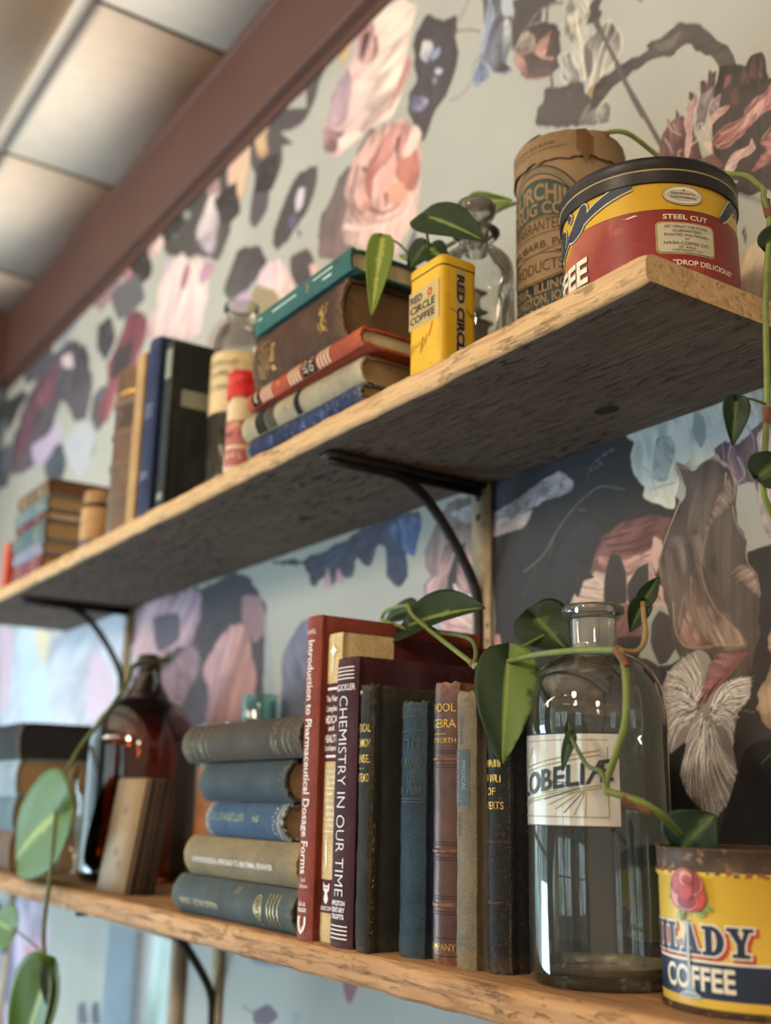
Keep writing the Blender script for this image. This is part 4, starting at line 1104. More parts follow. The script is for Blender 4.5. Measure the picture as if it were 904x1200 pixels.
S|-506,164 -499,170 -484,171|efe6d4|1.89457|0.5
S|-514,162 -498,172 -481,173|efe6d4|1.31727|0.5
S|-506,165 -500,170 -487,173|efe6d4|1.4927|0.5
S|-504,166 -499,174 -483,176|efe6d4|1.31277|0.5
S|-513,163 -500,175 -484,177|efe6d4|1.9413|0.5
S|-515,162 -500,173 -486,177|efe6d4|1.26961|0.5
S|-505,168 -500,176 -483,179|efe6d4|0.949394|0.5
S|-508,166 -501,175 -486,179|efe6d4|1.9347|0.5
S|-515,163 -505,173 -492,176|efe6d4|1.88635|0.5
S|-513,164 -504,174 -490,179|efe6d4|1.69579|0.5
S|-514,163 -506,172 -495,177|efe6d4|1.03035|0.5
S|-515,163 -506,173 -495,178|efe6d4|1.05031|0.5
S|-517,162 -508,174 -496,179|efe6d4|1.10486|0.5
S|-513,152 -507,148 -504,140|6d6a86|1.12841|0.5
S|-511,152 -504,149 -498,141|6d6a86|0.821764|0.5
S|-512,156 -506,155 -500,150|6d6a86|0.935874|0.5
S|-514,158 -504,159 -497,154|6d6a86|0.840849|0.5
S|-515,159 -503,160 -493,158|6d6a86|0.575738|0.5
S|-511,160 -501,162 -490,161|6d6a86|1.08856|0.5
S|-512,161 -502,163 -491,163|6d6a86|0.710797|0.5
S|-511,161 -498,166 -484,166|6d6a86|0.849334|0.5
S|-507,163 -500,167 -488,169|6d6a86|1.15653|0.5
S|-508,164 -502,170 -489,171|6d6a86|0.67303|0.5
S|-512,163 -500,172 -485,176|6d6a86|0.667022|0.5
S|-506,167 -503,174 -487,177|6d6a86|1.1228|0.5
S|-514,163 -506,173 -493,176|6d6a86|0.576214|0.5
S|-514,164 -506,175 -493,179|6d6a86|0.550098|0.5
S|-514,164 -507,173 -496,179|6d6a86|0.541212|0.5
S|-522,172 -516,183 -510,197|a05f58|1.80935|0.5
S|-523,169 -512,184 -504,198|a05f58|1.3933|0.5
S|-518,173 -511,181 -502,194|a05f58|1.4754|0.5
S|-523,167 -508,181 -498,193|a05f58|1.89367|0.5
S|-521,168 -505,182 -493,195|a05f58|2.19086|0.5
S|-514,173 -500,184 -484,198|a05f58|1.29197|0.5
S|-516,171 -499,183 -484,197|a05f58|1.27752|0.5
S|-518,170 -500,182 -485,195|a05f58|2.41031|0.5
S|-522,166 -503,180 -490,191|a05f58|1.86726|0.5
S|-520,168 -503,180 -490,192|a05f58|2.36427|0.5
S|-522,166 -508,178 -497,188|a05f58|2.03285|0.5
S|-520,168 -511,175 -502,184|a05f58|1.92188|0.5
S|-525,167 -518,174|4a2f38|2|1
S|-527,164 -523,169|4a2f38|2|1
S|-521,165 -512,177|4a2f38|2|1
S|-519,170 -507,180|4a2f38|2|1
S|-528,161 -526,162|4a2f38|2|1
P|-489,133 -467,137 -473,68 -519,65 -507,97 -497,118|302d2d|302d2d||0||4
P|-556,128 -540,138 -547,117 -542,105 -535,95 -556,88|2f2c2d|2f2c2d||0||4
S|-500,155 -492,158 -481,156|8d857e|1|1
S|-478,123 -470,129|7d756e|1|1
P|-2169,-95 -2046,-86 -1916,-75 -1866,-123 -1884,-176 -1926,-212 -1845,-191 -1805,-215 -1878,-253 -2095,-287|b9aec2|c8aabd|-2064,-89 -1918,-234|0.35||4
P|-2002,-153 -1900,-126 -1887,-166 -1952,-189|c98fa3|c98fa3||0||4
P|-2147,-151 -2056,-170 -2018,-219 -2086,-255 -2126,-206|8d87a4|8d87a4||0||4
P|-1166,-129 -1132,-116 -1109,-124 -1130,-137 -1161,-140|6b5a66|6b5a66||0||4
P|-1715,-202 -1688,-193 -1667,-219 -1709,-226|6a6a78|6a6a78||0||4
P|-1659,-194 -1634,-185 -1620,-212 -1653,-217|5f6272|5f6272||0||4
P|-983,-74 -955,-72 -967,-91 -976,-90|9a5f68|9a5f68||0||4
S|-892,-73 -889,-101|aab4b8|1.2|1.2
S|-1192,-126 -1159,-131|6f7a80|2|2
P|-1076,-115 -1058,-114 -1066,-125 -1080,-126|9aa0a4|9aa0a4||0||4
P|-1304,-29 -1109,-44 -956,-55 -1164,-80|7d8a94|7d8a94||0||4"""

def vnoise(x, y, seed=0):
    xi = np.floor(x).astype(np.int64); yi = np.floor(y).astype(np.int64)
    fx = x-xi; fy = y-yi
    fx = fx*fx*(3-2*fx); fy = fy*fy*(3-2*fy)
    def h(a, b):
        n = (a*374761393+b*668265263+seed*974711) & 0x7fffffff
        n = ((n ^ (n >> 13))*1274126177) & 0x7fffffff
        return ((n ^ (n >> 16)) & 0xffff)/65535.0
    return (h(xi, yi)*(1-fx)+h(xi+1, yi)*fx)*(1-fy)+(h(xi, yi+1)*(1-fx)+h(xi+1, yi+1)*fx)*fy

def graded(a, b, step):
    out = [a]
    while out[-1] < b: out.append(out[-1]+step(out[-1]))
    out[-1] = b
    return np.array(out)

def wallpaper():
    """the printed flower paper: the wall is one fine grid whose points carry the printed colour"""
    gx = graded(XL, XR, lambda x: 0.00085 if -0.56 < x < -0.30 else (0.0013 if -0.95 < x <= -0.56 else (0.0013+(-0.95-x)*0.0026 if x <= -0.95 else 0.012)))
    gz = np.concatenate([np.linspace(FLOOR, -0.34, 12)[:-1], graded(-0.34, 1.02, lambda z: 0.0010 if 0.05 < z < 0.37 or 0.52 < z < 0.68 else 0.0019), np.linspace(1.02, CEIL, 6)[1:]])
    nx, nz = len(gx), len(gz)
    X = gx[None, :]*1000.0; Zm = gz[:, None]*1000.0
    img = np.empty((nz, nx, 3), np.float32)
    bg = np.array(lin('#a8a89c')[:3])
    img[:] = bg
    n = vnoise(X/60+0*Zm, Zm/60+0*X, 3)
    img *= (0.96+0.08*n)[..., None]
    for line in WP.split('\n'):
        p = line.split('|')
        pts = np.array([[float(t) for t in q.split(',')] for q in p[1].split()])
        if p[0] == 'P':
            c1 = np.array(lin(p[2])[:3]); c2 = np.array(lin(p[3])[:3])
            q = np.array(spline_closed(pts, 5))
            soft = float(p[7])
            cx = pts[:, 0].mean()
            aa = 0.55+0.7*max(0, -cx/1000-0.6)*1.2
        else:
            c1 = np.array(lin(p[2])[:3])
            q = np.array(spline([Vector(t) for t in pts.tolist()], 5))
            sc = math.hypot(pts[:, 0].mean()/1000, 0.615)/1.303
            w0, w1 = float(p[3])*sc*0.5, float(p[4])*sc*0.5
            aa = 0.45*sc/0.6
        pad = 3 if p[0] == 'P' else 3+max(w0, w1)
        i0, i1 = np.searchsorted(gx*1000, [q[:, 0].min()-pad, q[:, 0].max()+pad])
        j0, j1 = np.searchsorted(gz*1000, [q[:, 1].min()-pad, q[:, 1].max()+pad])
        if i1-i0 < 1 or j1-j0 < 1: continue
        x = X[:, i0:i1]; z = Zm[j0:j1]
        d2 = np.full((j1-j0, i1-i0), 1e12); inside = np.zeros(d2.shape, bool); tt = np.zeros(d2.shape)
        m = len(q); last = m if p[0] == 'P' else m-1
        for k in range(last):
            a = q[k]; b = q[(k+1) % m]; e = b-a; L = e@e+1e-9
            t = np.clip(((x-a[0])*e[0]+(z-a[1])*e[1])/L, 0, 1)
            dd = (x-a[0]-t*e[0])**2+(z-a[1]-t*e[1])**2
            if p[0] == 'P':
                if a[1] != b[1]:
                    cr = ((a[1] > z) != (b[1] > z)) & (x < (b[0]-a[0])*(z-a[1])/(b[1]-a[1])+a[0])
                    inside ^= cr
                d2 = np.minimum(d2, dd)
            else:
                better = dd < d2
                d2 = np.where(better, dd, d2); tt = np.where(better, (k+t)/last, tt)
        dist = np.sqrt(d2)
        if p[0] == 'P':
            sd = np.where(inside, dist, -dist)
            ext = max(8.0, min(q[:, 0].max()-q[:, 0].min(), q[:, 1].max()-q[:, 1].min()))
            if float(p[5]) > 0: sd = sd+ext*0.05*(vnoise(x/(ext*.10), z/(ext*.10), 21)-.5)+ext*0.07*(vnoise(x/(ext*.3), z/(ext*.3), 22)-.5)
            al = np.clip(sd/(2*aa)+0.5, 0, 1)
            if p[4]:
                ax = np.array([[float(t) for t in s.split(',')] for s in p[4].split()])
            else:
                ax = np.array([[q[:, 0].min(), q[:, 1].max()], [q[:, 0].max(), q[:, 1].min()]])
            e = ax[1]-ax[0]; L = math.hypot(*e)+1e-6
            s = ((x-ax[0][0])*e[0]+(z-ax[0][1])*e[1])/L
            r = (-(x-ax[0][0])*e[1]+(z-ax[0][1])*e[0])/L
            t = np.clip(s/L, 0, 1)[..., None]
            col = c1*(1-t)+c2*t
            st = float(p[5])
            size = max(8.0, min(q[:, 0].max()-q[:, 0].min(), q[:, 1].max()-q[:, 1].min()))
            f1 = vnoise(r/(size*0.06)+9*vnoise(s/(size*.7), r/(size*.7), 5), s/(size*1.2), 11)
            f2 = vnoise(r/(size*0.022)+3*vnoise(s/(size*.5), r/(size*.5), 6), s/(size*0.9), 12)
            if st:
                col = col*(1+st*((f1-0.5)*1.3+(f2-0.5)*0.9))[..., None]
                bl = vnoise(x/(size*.22)+2*f1, z/(size*.30), 31)
                deep = np.clip((.42-bl)/.2, 0, 1)*min(1, st*2.2)
                hi = np.clip((bl-.62)/.2, 0, 1)*min(1, st*1.6)
                col = col*(1-.42*deep)[..., None]+np.array((.03, .02, .02))*(deep*.5)[..., None]
                col = col*(1-.30*hi)[..., None]+np.minimum(1, col*1.5+.03)*(.30*hi)[..., None]
            col = col*(0.95+0.1*vnoise(x/9, z/9, 8))[..., None]
            if p[6]:
                rc = np.array(lin(p[6])[:3]); rw = float(p[7])*0.9
                k = np.clip(1-sd/rw, 0, 1)[..., None]*0.8
                col = col*(1-k)+rc*k
            elif st:
                k = np.clip(1-sd/(size*0.12), 0, 1)[..., None]*0.16
                col = col*(1-k)
        else:
            wd = w0+(w1-w0)*tt
            al = np.clip((wd-dist)/(2*aa)+0.5, 0, 1)
            col = np.broadcast_to(c1, d2.shape+(3,))*(0.93+0.14*vnoise(x/5, z/5, 4))[..., None]
        al = al[..., None]
        img[j0:j1, i0:i1] = img[j0:j1, i0:i1]*(1-al)+col*al
    lum = img @ np.array((.3, .55, .15), np.float32)
    img = img+(lum[..., None]-img)*0.16                      # muted inks
    img *= (0.70+0.30*np.clip(lum/0.39, 0, 1.1))[..., None]  # deep darks of the print
    verts = np.zeros((nz, nx, 3), np.float32)
    verts[..., 0] = gx[None, :]; verts[..., 2] = gz[:, None]
    idx = np.arange(nz*nx).reshape(nz, nx)
    quads = np.stack([idx[:-1, :-1], idx[:-1, 1:], idx[1:, 1:], idx[1:, :-1]], -1).reshape(-1, 4)
    me = bpy.data.meshes.new('wall_back')
    me.vertices.add(nz*nx); me.vertices.foreach_set('co', verts.ravel())
    me.loops.add(quads.size); me.loops.foreach_set('vertex_index', quads.ravel().astype(np.int32))
    me.polygons.add(len(quads)); me.polygons.foreach_set('loop_start', np.arange(0, quads.size, 4, dtype=np.int32))
    at = me.color_attributes.new('print', 'FLOAT_COLOR', 'POINT')
    rgba = np.ones((nz*nx, 4), np.float32); rgba[:, :3] = img.reshape(-1, 3)
    at.data.foreach_set('color', rgba.ravel())
    me.update()
    m, nt, b = base_mat('printed_wallpaper')
    a = nt.nodes.new('ShaderNodeAttribute'); a.attribute_name = 'print'
    grain = ramp(nt, noise(nt, 900, 3, (1, 1, 2.4)), 0.25, 0.75)
    col = mix_node(nt, grain, (0, 0, 0, 1), (1, 1, 1, 1))
    mul = nt.nodes.new('ShaderNodeMix'); mul.data_type = 'RGBA'; mul.blend_type = 'OVERLAY'; mul.inputs[0].default_value = 0.10
    nt.links.new(a.outputs['Color'], mul.inputs[6]); nt.links.new(col, mul.inputs[7])
    nt.links.new(mul.outputs[2], b.inputs['Base Color'])
    b.inputs['Roughness'].default_value = 0.62; b.inputs['Specular IOR Level'].default_value = 0.3
    bp = nt.nodes.new('ShaderNodeBump'); bp.inputs['Strength'].default_value = 0.25; bp.inputs['Distance'].default_value = 0.0004
    nt.links.new(noise(nt, 500, 3, (1, 1, 2)), bp.inputs['Height']); nt.links.new(bp.outputs[0], b.inputs['Normal'])
    me.materials.append(m)
    o = bpy.data.objects.new('wall_back', me); COL.objects.link(o); o['kind'] = 'structure'
    return o

def spline_closed(p, sub):
    n = len(p); out = []
    for i in range(n):
        a, b, c, d = p[i-1], p[i], p[(i+1) % n], p[(i+2) % n]
        for k in range(sub):
            t = k/sub
            # tension keeps printed outlines crisp
            m1 = (c-a)*0.24; m2 = (d-b)*0.24
            t2, t3 = t*t, t*t*t
            out.append((2*t3-3*t2+1)*b+(t3-2*t2+t)*m1+(-2*t3+3*t2)*c+(t3-t2)*m2)
    return out

wallpaper()

plaster = mk('painted_plaster', '#93a3ab', 0.8, var=0.06, scale=8)
M_trim = mk('brown_trim_paint', '#54382f', 0.65, var=0.06, scale=5, spec=0.5)
M_tile = mk('ceiling_tile', '#d6c8b6', 0.9, var=0.04, scale=30, bump=0.15, bscale=250)
M_bar = mk('ceiling_grid_paint', '#cabdad', 0.5, var=0.03)
M_gap = mk('shadow_gap', '#4d463f', 0.9, var=0.05)

# ceiling: tiles with a stepped edge hung in a grid of bars
b = MB()
XS = [-1.356-0.468*k for k in range(-7, 4)]; YS = [-0.238-0.468*k for k in range(0, 9)]
xs = sorted([XL]+[x for x in XS if x > XL]+[XR]); ys = sorted([0.0]+YS)
for i in range(len(xs)-1):
    for j in range(len(ys)-1):
        x0, x1, y0, y1 = xs[i]+0.0045, xs[i+1]-0.0045, ys[j]+0.006, ys[j+1]-0.006
        b.box((x0, y0, CEIL), (x1, y1, CEIL+0.012), 0)
b.box((XL, ys[0], CEIL+0.012), (XR, 0.0, CEIL+0.03), 2)
for x in xs[1:-1]: b.box((x-0.0022, ys[0], CEIL-0.001), (x+0.0022, 0, CEIL+0.011), 2)
for y in YS:
    b.box((XL, y-0.011, CEIL-0.005), (XR, y+0.011, CEIL+0.011), 1)
b.build('ceiling', [M_tile, M_bar, M_gap], smooth=0, kind='structure')

# brown cornice board on the back wall and on the left wall
def trim(name, run):
    prof = [(0.0, 1.010), (-0.005, 1.010), (-0.005, 1.024), (-0.018, 1.026), (-0.020, 1.029), (-0.020, 1.176), (-0.024, 1.180), (-0.024, CEIL), (0.0, CEIL)]
    b = MB(); n = len(prof); vs = []
    for p in prof:
        for e in (0, 1): vs.append(run(p[0], p[1], e))
    b.add(vs, [(2*i, 2*i+2, 2*i+3, 2*i+1) for i in range(n-1)])
    return b.build(name, M_trim, smooth=20, kind='structure')
trim('trim_1', lambda d, z, e: ((XL, XR)[e], d, z))
trim('trim_2', lambda d, z, e: (XL-d, (-4.2, -0.02)[e], z))

# left wall with the window the daylight comes through
b = MB()
wy0, wy1, wz0, wz1 = -2.1, -0.42, -0.75, 0.86
b.box((XL-0.1, -4.2, FLOOR), (XL, wy0, CEIL)); b.box((XL-0.1, wy1, FLOOR), (XL, 0.0, CEIL))
b.box((XL-0.1, wy0, FLOOR), (XL, wy1, wz0)); b.box((XL-0.1, wy0, wz1), (XL, wy1, CEIL))
b.build('wall_left', plaster, smooth=0, kind='structure')
M_wf = mk('window_frame_paint', '#d8d4cc', 0.4, var=0.03)
win = MB()
for y in (wy0, -1.56, -0.98, wy1-0.045): win.box((XL-0.07, y, wz0), (XL-0.01, y+0.045, wz1))
for z in (wz0, 0.22, wz1-0.045): win.box((XL-0.068, wy0, z), (XL-0.012, wy1, z+0.045))
wo = win.build('window_1', M_wf, smooth=0, kind='structure')
m, nt, bb = base_mat('bright_window_pane')
nt.nodes.remove(bb)
em = nt.nodes.new('ShaderNodeEmission')
wn = ramp(nt, noise(nt, 3.2, 4, (2.2, 2.2, 0.35)), 0.42, 0.60)
nt.links.new(mix_node(nt, wn, (0.16, 0.26, 0.22, 1), (0.66, 0.88, 1.0, 1)), em.inputs[0]); em.inputs[1].default_value = 4.5
nt.links.new(em.outputs[0], nt.nodes['Material Output'].inputs[0])
p = MB(); p.add([(XL-0.04, wy0, wz0), (XL-0.04, wy1, wz0), (XL-0.04, wy1, wz1), (XL-0.04, wy0, wz1)], [(0, 1, 2, 3)])
p.build('pane', m, wo, smooth=0)
# wall behind the photographer with tall windows on the trees outside
b = MB(); b.box((XL-0.1, -4.3, FLOOR), (XR, -4.2, -0.55)); b.box((XL-0.1, -4.3, 0.80), (XR, -4.2, CEIL))
spans = [(-2.3, -1.5), (-1.35, -0.55), (0.35, 1.15)]
prev = XL-0.1
for a0, a1 in spans+[(XR, XR)]:
    b.box((prev, -4.3, -0.55), (a0, -4.2, 0.80)); prev = a1
b.build('wall_front', plaster, smooth=0, kind='structure')
for k, (a0, a1) in enumerate(spans):
    w = MB()
    for xx in (a0, (a0+a1)/2-.02, a1-.04): w.box((xx, -4.27, -0.55), (xx+.04, -4.21, 0.80))
    for z in (-0.55, 0.1, 0.76): w.box((a0, -4.265, z), (a1, -4.215, z+.04))
    wo = w.build('window_%d' % (k+2), M_wf, smooth=0, kind='structure')
    p = MB(); p.add([(a0, -4.24, -0.55), (a1, -4.24, -0.55), (a1, -4.24, 0.80), (a0, -4.24, 0.80)], [(0, 1, 2, 3)])
    p.build('pane', m, wo, smooth=0)
f = MB(); f.box((XL-0.1, -4.2, FLOOR-0.03), (XR, 0.0, FLOOR))
f.build('floor', mk('floor_boards', '#94704f', 0.45, var=0.2, scale=3, stretch=(1, 9, 1)), smooth=0, kind='structure')

# ------------------------------------------------------------------ shelves and brackets
def wood(name, c1, c2, cdark, grain=26, streak=0.55, bumps=0.5, rough=0.75, flecks=0.0):
    m, nt, b = base_mat(name)
    g1 = noise(nt, grain, 6, (0.35, 4, 4), 0.62, dist=0.6)
    g2 = noise(nt, grain*3.2, 4, (0.22, 5, 5), 0.6)
    col = mix_node(nt, ramp(nt, g1, 0.33, 0.67), lin(c1), lin(c2))
    col = mix_node(nt, math_node(nt, 'MULTIPLY', ramp(nt, g2, 0.50, 0.68), streak), col, lin(cdark))
    h = math_node(nt, 'ADD', g1, math_node(nt, 'MULTIPLY', g2, 0.7))
    if flecks:
        fl = ramp(nt, noise(nt, 150, 4, (0.30, 1.1, 1.1), 0.65, dist=0.3), 0.55, 0.63)
        patch = ramp(nt, noise(nt, 9, 3, (0.6, 1, 1)), 0.40, 0.62)
        fl = math_node(nt, 'MULTIPLY', fl, math_node(nt, 'ADD', math_node(nt, 'MULTIPLY', patch, 0.8), 0.2))
        col = mix_node(nt, math_node(nt, 'MULTIPLY', fl, flecks), col, lin('#17120f'))
        h = math_node(nt, 'SUBTRACT', h, math_node(nt, 'MULTIPLY', fl, 1.6))
    nt.links.new(col, b.inputs['Base Color'])
    b.inputs['Roughness'].default_value = rough; b.inputs['Specular IOR Level'].default_value = 0.25
    bp = nt.nodes.new('ShaderNodeBump'); bp.inputs['Strength'].default_value = bumps; bp.inputs['Distance'].default_value = 0.0016
    nt.links.new(h, bp.inputs['Height']); nt.links.new(bp.outputs[0], b.inputs['Normal'])
    return m

def shelf(name, x0, x1, depth, z0, z1, mats, label, wob, seed, knots=()):
    """a reclaimed board: rounded worn edges, wavy front, rough sawn underside"""
    rnd = random.Random(seed)
    t = z1-z0
    prof = []   # (y, z, mat of the band that follows), going round the board
    N = 10
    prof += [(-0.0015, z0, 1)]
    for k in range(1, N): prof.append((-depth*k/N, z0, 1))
    prof += [(-depth+0.0035, z0, 0), (-depth+0.0012, z0+0.0010, 0), (-depth, z0+0.0035, 0), (-depth, z0+t*0.33, 0), (-depth, z0+t*0.66, 0),
             (-depth, z1-0.0055, 0), (-depth+0.0016, z1-0.0020, 0), (-depth+0.0055, z1-0.0003, 2), (-depth+0.010, z1, 2)]
    for k in range(N-1, 0, -1): prof.append((-depth*k/N, z1, 2))
    prof += [(-0.0015, z1, 2)]
    n = len(prof); nx = int((x1-x0)/0.006)
    b = MB(); vs = []
    ph = [rnd.uniform(0, 6.28) for _ in range(8)]
    def nz(x, f, k): return math.sin(x*f+ph[k])
    for i in range(nx+1):
        x = x0+(x1-x0)*i/nx
        e = min(1, (x1-x)/0.004, (x-x0)/0.004)
        for y, z, mm in prof:
            front = max(0, (-y-(depth-0.012))/0.012)
            dy = wob*front*(0.5*nz(x, 31, 0)+0.35*nz(x, 83, 1)+0.25*nz(x, 171, 2)*nz(x, 47, 3))
            dz = wob*0.8*front*(nz(x, 57, 4)*0.4+0.5*nz(x, 129, 5)*nz(x, 23, 6)) if z < z0+t*0.5 or front > 0.4 else 0
            zz = z+dz*(1 if z < z1-0.001 else 0.0)
            if e < 1: zz = (z0+z1)/2+(zz-(z0+z1)/2)*(0.86+0.14*e)
            vs.append((x, y+dy, zz))
    fs = []; ms = []
    for i in range(nx):
        for k in range(n):
            k2 = (k+1) % n
            fs.append((i*n+k, (i+1)*n+k, (i+1)*n+k2, i*n+k2)); ms.append(prof[k][2] if k < n-1 else 2)
    fs.append(tuple(range(n))); ms.append(0)
    fs.append(tuple(nx*n+k for k in range(n-1, -1, -1))); ms.append(0)
    b.add(vs, fs, ms)
    o = b.build(name, mats, smooth=50)
    tag(o, label, 'shelf')
    for kx, ky, r in knots:
        kb = MB(); pr = []
        for a in range(20):
            pr.append((kx+r*1.5*math.cos(a*PI/10), ky+r*math.sin(a*PI/10), z0-0.0004))
        kb.add(pr+[(kx, ky, z0-0.0006)], [(a, (a+1) % 20, 20) for a in range(20)])
        kb.build('knot', M_knot, o, smooth=0)
    return o
M_knot = mk('dark_knot', '#231a15', 0.8, var=0.35, scale=300, bump=0.6)
ZU, ZT = 0.3756, 0.3956
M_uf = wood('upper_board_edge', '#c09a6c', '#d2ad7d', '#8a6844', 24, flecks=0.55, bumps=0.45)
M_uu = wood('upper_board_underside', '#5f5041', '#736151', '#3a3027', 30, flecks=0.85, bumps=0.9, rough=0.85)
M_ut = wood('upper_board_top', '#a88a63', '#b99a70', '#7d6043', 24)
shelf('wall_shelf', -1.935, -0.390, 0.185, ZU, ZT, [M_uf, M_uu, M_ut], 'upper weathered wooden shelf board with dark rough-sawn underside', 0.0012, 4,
      knots=[(-0.552, -0.055, 0.007), (-0.97, -0.07, 0.006)])
M_lf = wood('lower_board_edge', '#a87c50', '#cfa473', '#6b4a2c', 15, streak=0.85, bumps=0.7, flecks=0.45)
M_lt = wood('lower_board_top', '#8d6846', '#b48c62', '#543923', 13, streak=0.9, bumps=0.6)
shelf('wall_shelf', -2.15, -0.15, 0.204, -0.0205, 0.0, [M_lf, M_lt, M_lt], 'lower wooden shelf board with golden wavy-grained front edge', 0.0016, 9)

M_iron = mk('dark_iron', '#2e2925', 0.55, 0.5, 0.3, 120, bump=0.4, spots='#6d4a30', spot_lo=0.62)
M_post = mk('worn_cream_strap', '#b5a283', 0.5, 0.2, 0.18, 70, bump=0.3, spots='#4a3626', spot_lo=0.60, spot_scale=160)
M_hole = mk('screw_head', '#241d18', 0.5, 0.6, 0.1)
def bracket(X, ztop, label, reach=0.170, drop=0.15, post=0.20, pm=None):
    t = thing('shelf_bracket', label, 'bracket', (X, 0, ztop), group='iron shelf brackets')
    b = MB(); b.box((-0.0125, -0.0045, -post), (0.0125, -0.0003, -0.0005))
    b.build('wall_strap', pm or M_post, t, smooth=0)
    for z in (-0.012, -0.030, -post+0.03):
        s = MB(); s.lathe([(0.0, z), (0.0036, z), (0.0036, z)], 14)
        s.v = [(p[0]-0.003, -0.0045-0.0012*(1 if i < 14 else 0.3), z+p[1]) for i, p in enumerate(s.v)]
        s.build('screw', M_hole, t)
    a = MB(); a.box((-0.0095, -reach, -0.0045), (0.0095, -0.0045, -0.0004))
    a.box((-0.002, -reach+0.004, -0.011), (0.002, -0.0045, -0.0045))
    a.build('shelf_arm', M_iron, t, smooth=0)
    pts = [(0, -reach*0.74, -0.0055), (0, -reach*0.55, -0.0085), (0, -reach*0.40, -0.021), (0, -reach*0.25, -0.047), (0, -reach*0.12, -0.078), (0, -0.0095, -0.10), (0, -0.0062, -0.122), (0, -0.0062, -drop)]
    c = MB(); c.tube(pts, 0.0048, 10); c.build('curved_brace', M_iron, t)
    return t
bracket(-0.763, ZU, 'iron shelf bracket under the upper shelf behind the maroon books', post=0.31)
bracket(-1.625, ZU, 'blurred iron shelf bracket under the upper shelf above the amber bottle', post=0.30)
bracket(-1.255, -0.0208, 'iron shelf bracket under the lower shelf beside the framed glass', reach=0.18, post=0.32)
bracket(-2.09, -0.0208, 'farthest iron shelf bracket under the lower shelf, at left frame edge', reach=0.18, post=0.32)

# framed glass on the wall under the lower shelf
t = thing('framed_picture', 'framed glass picture on the wall under the lower shelf, reflecting the window', 'picture', (-1.48, 0, -0.46))
M_mirror = glass('picture_glass', '#ffffff', 1.5, gain=3.2)
b = MB(); b.box((-0.125, -0.004, -0.02), (0.115, -0.001, 0.385)); b.build('print', mk('pale_blue_print', '#86a0ae', 0.6, var=0.25, scale=14), t, smooth=0)
b = MB(); b.add([(-0.125, -0.006, -0.02), (0.115, -0.006, -0.02), (0.115, -0.006, 0.385), (-0.125, -0.006, 0.385)], [(0, 1, 2, 3)]); b.build('glass_pane', M_mirror, t, smooth=0)
b = MB()
for x0, x1, z0, z1 in ((0.112, 0.132, -0.035, 0.388), (-0.125, 0.132, 0.385, 0.388), (-0.125, 0.132, -0.035, -0.02)):
    b.box((x0, -0.012, z0), (x1, -0.001, z1))
b.build('frame', mk('tan_frame_wood', '#b3a189', 0.5, var=0.15), t, smooth=0)
# ------------------------------------------------------------------ books
M_pg = pages_mat('old_page_edges', '#a98a60')
M_pg2 = pages_mat('pale_page_edges', '#cdb892')
M_gold = mk('gold_lettering', '#c9a24e', 0.35, 0.55, 0.3, 500)
M_white = mk('white_lettering', '#e9dfd2', 0.6, var=0.08)
M_black = mk('black_lettering', '#1d1a18', 0.6, var=0.1)

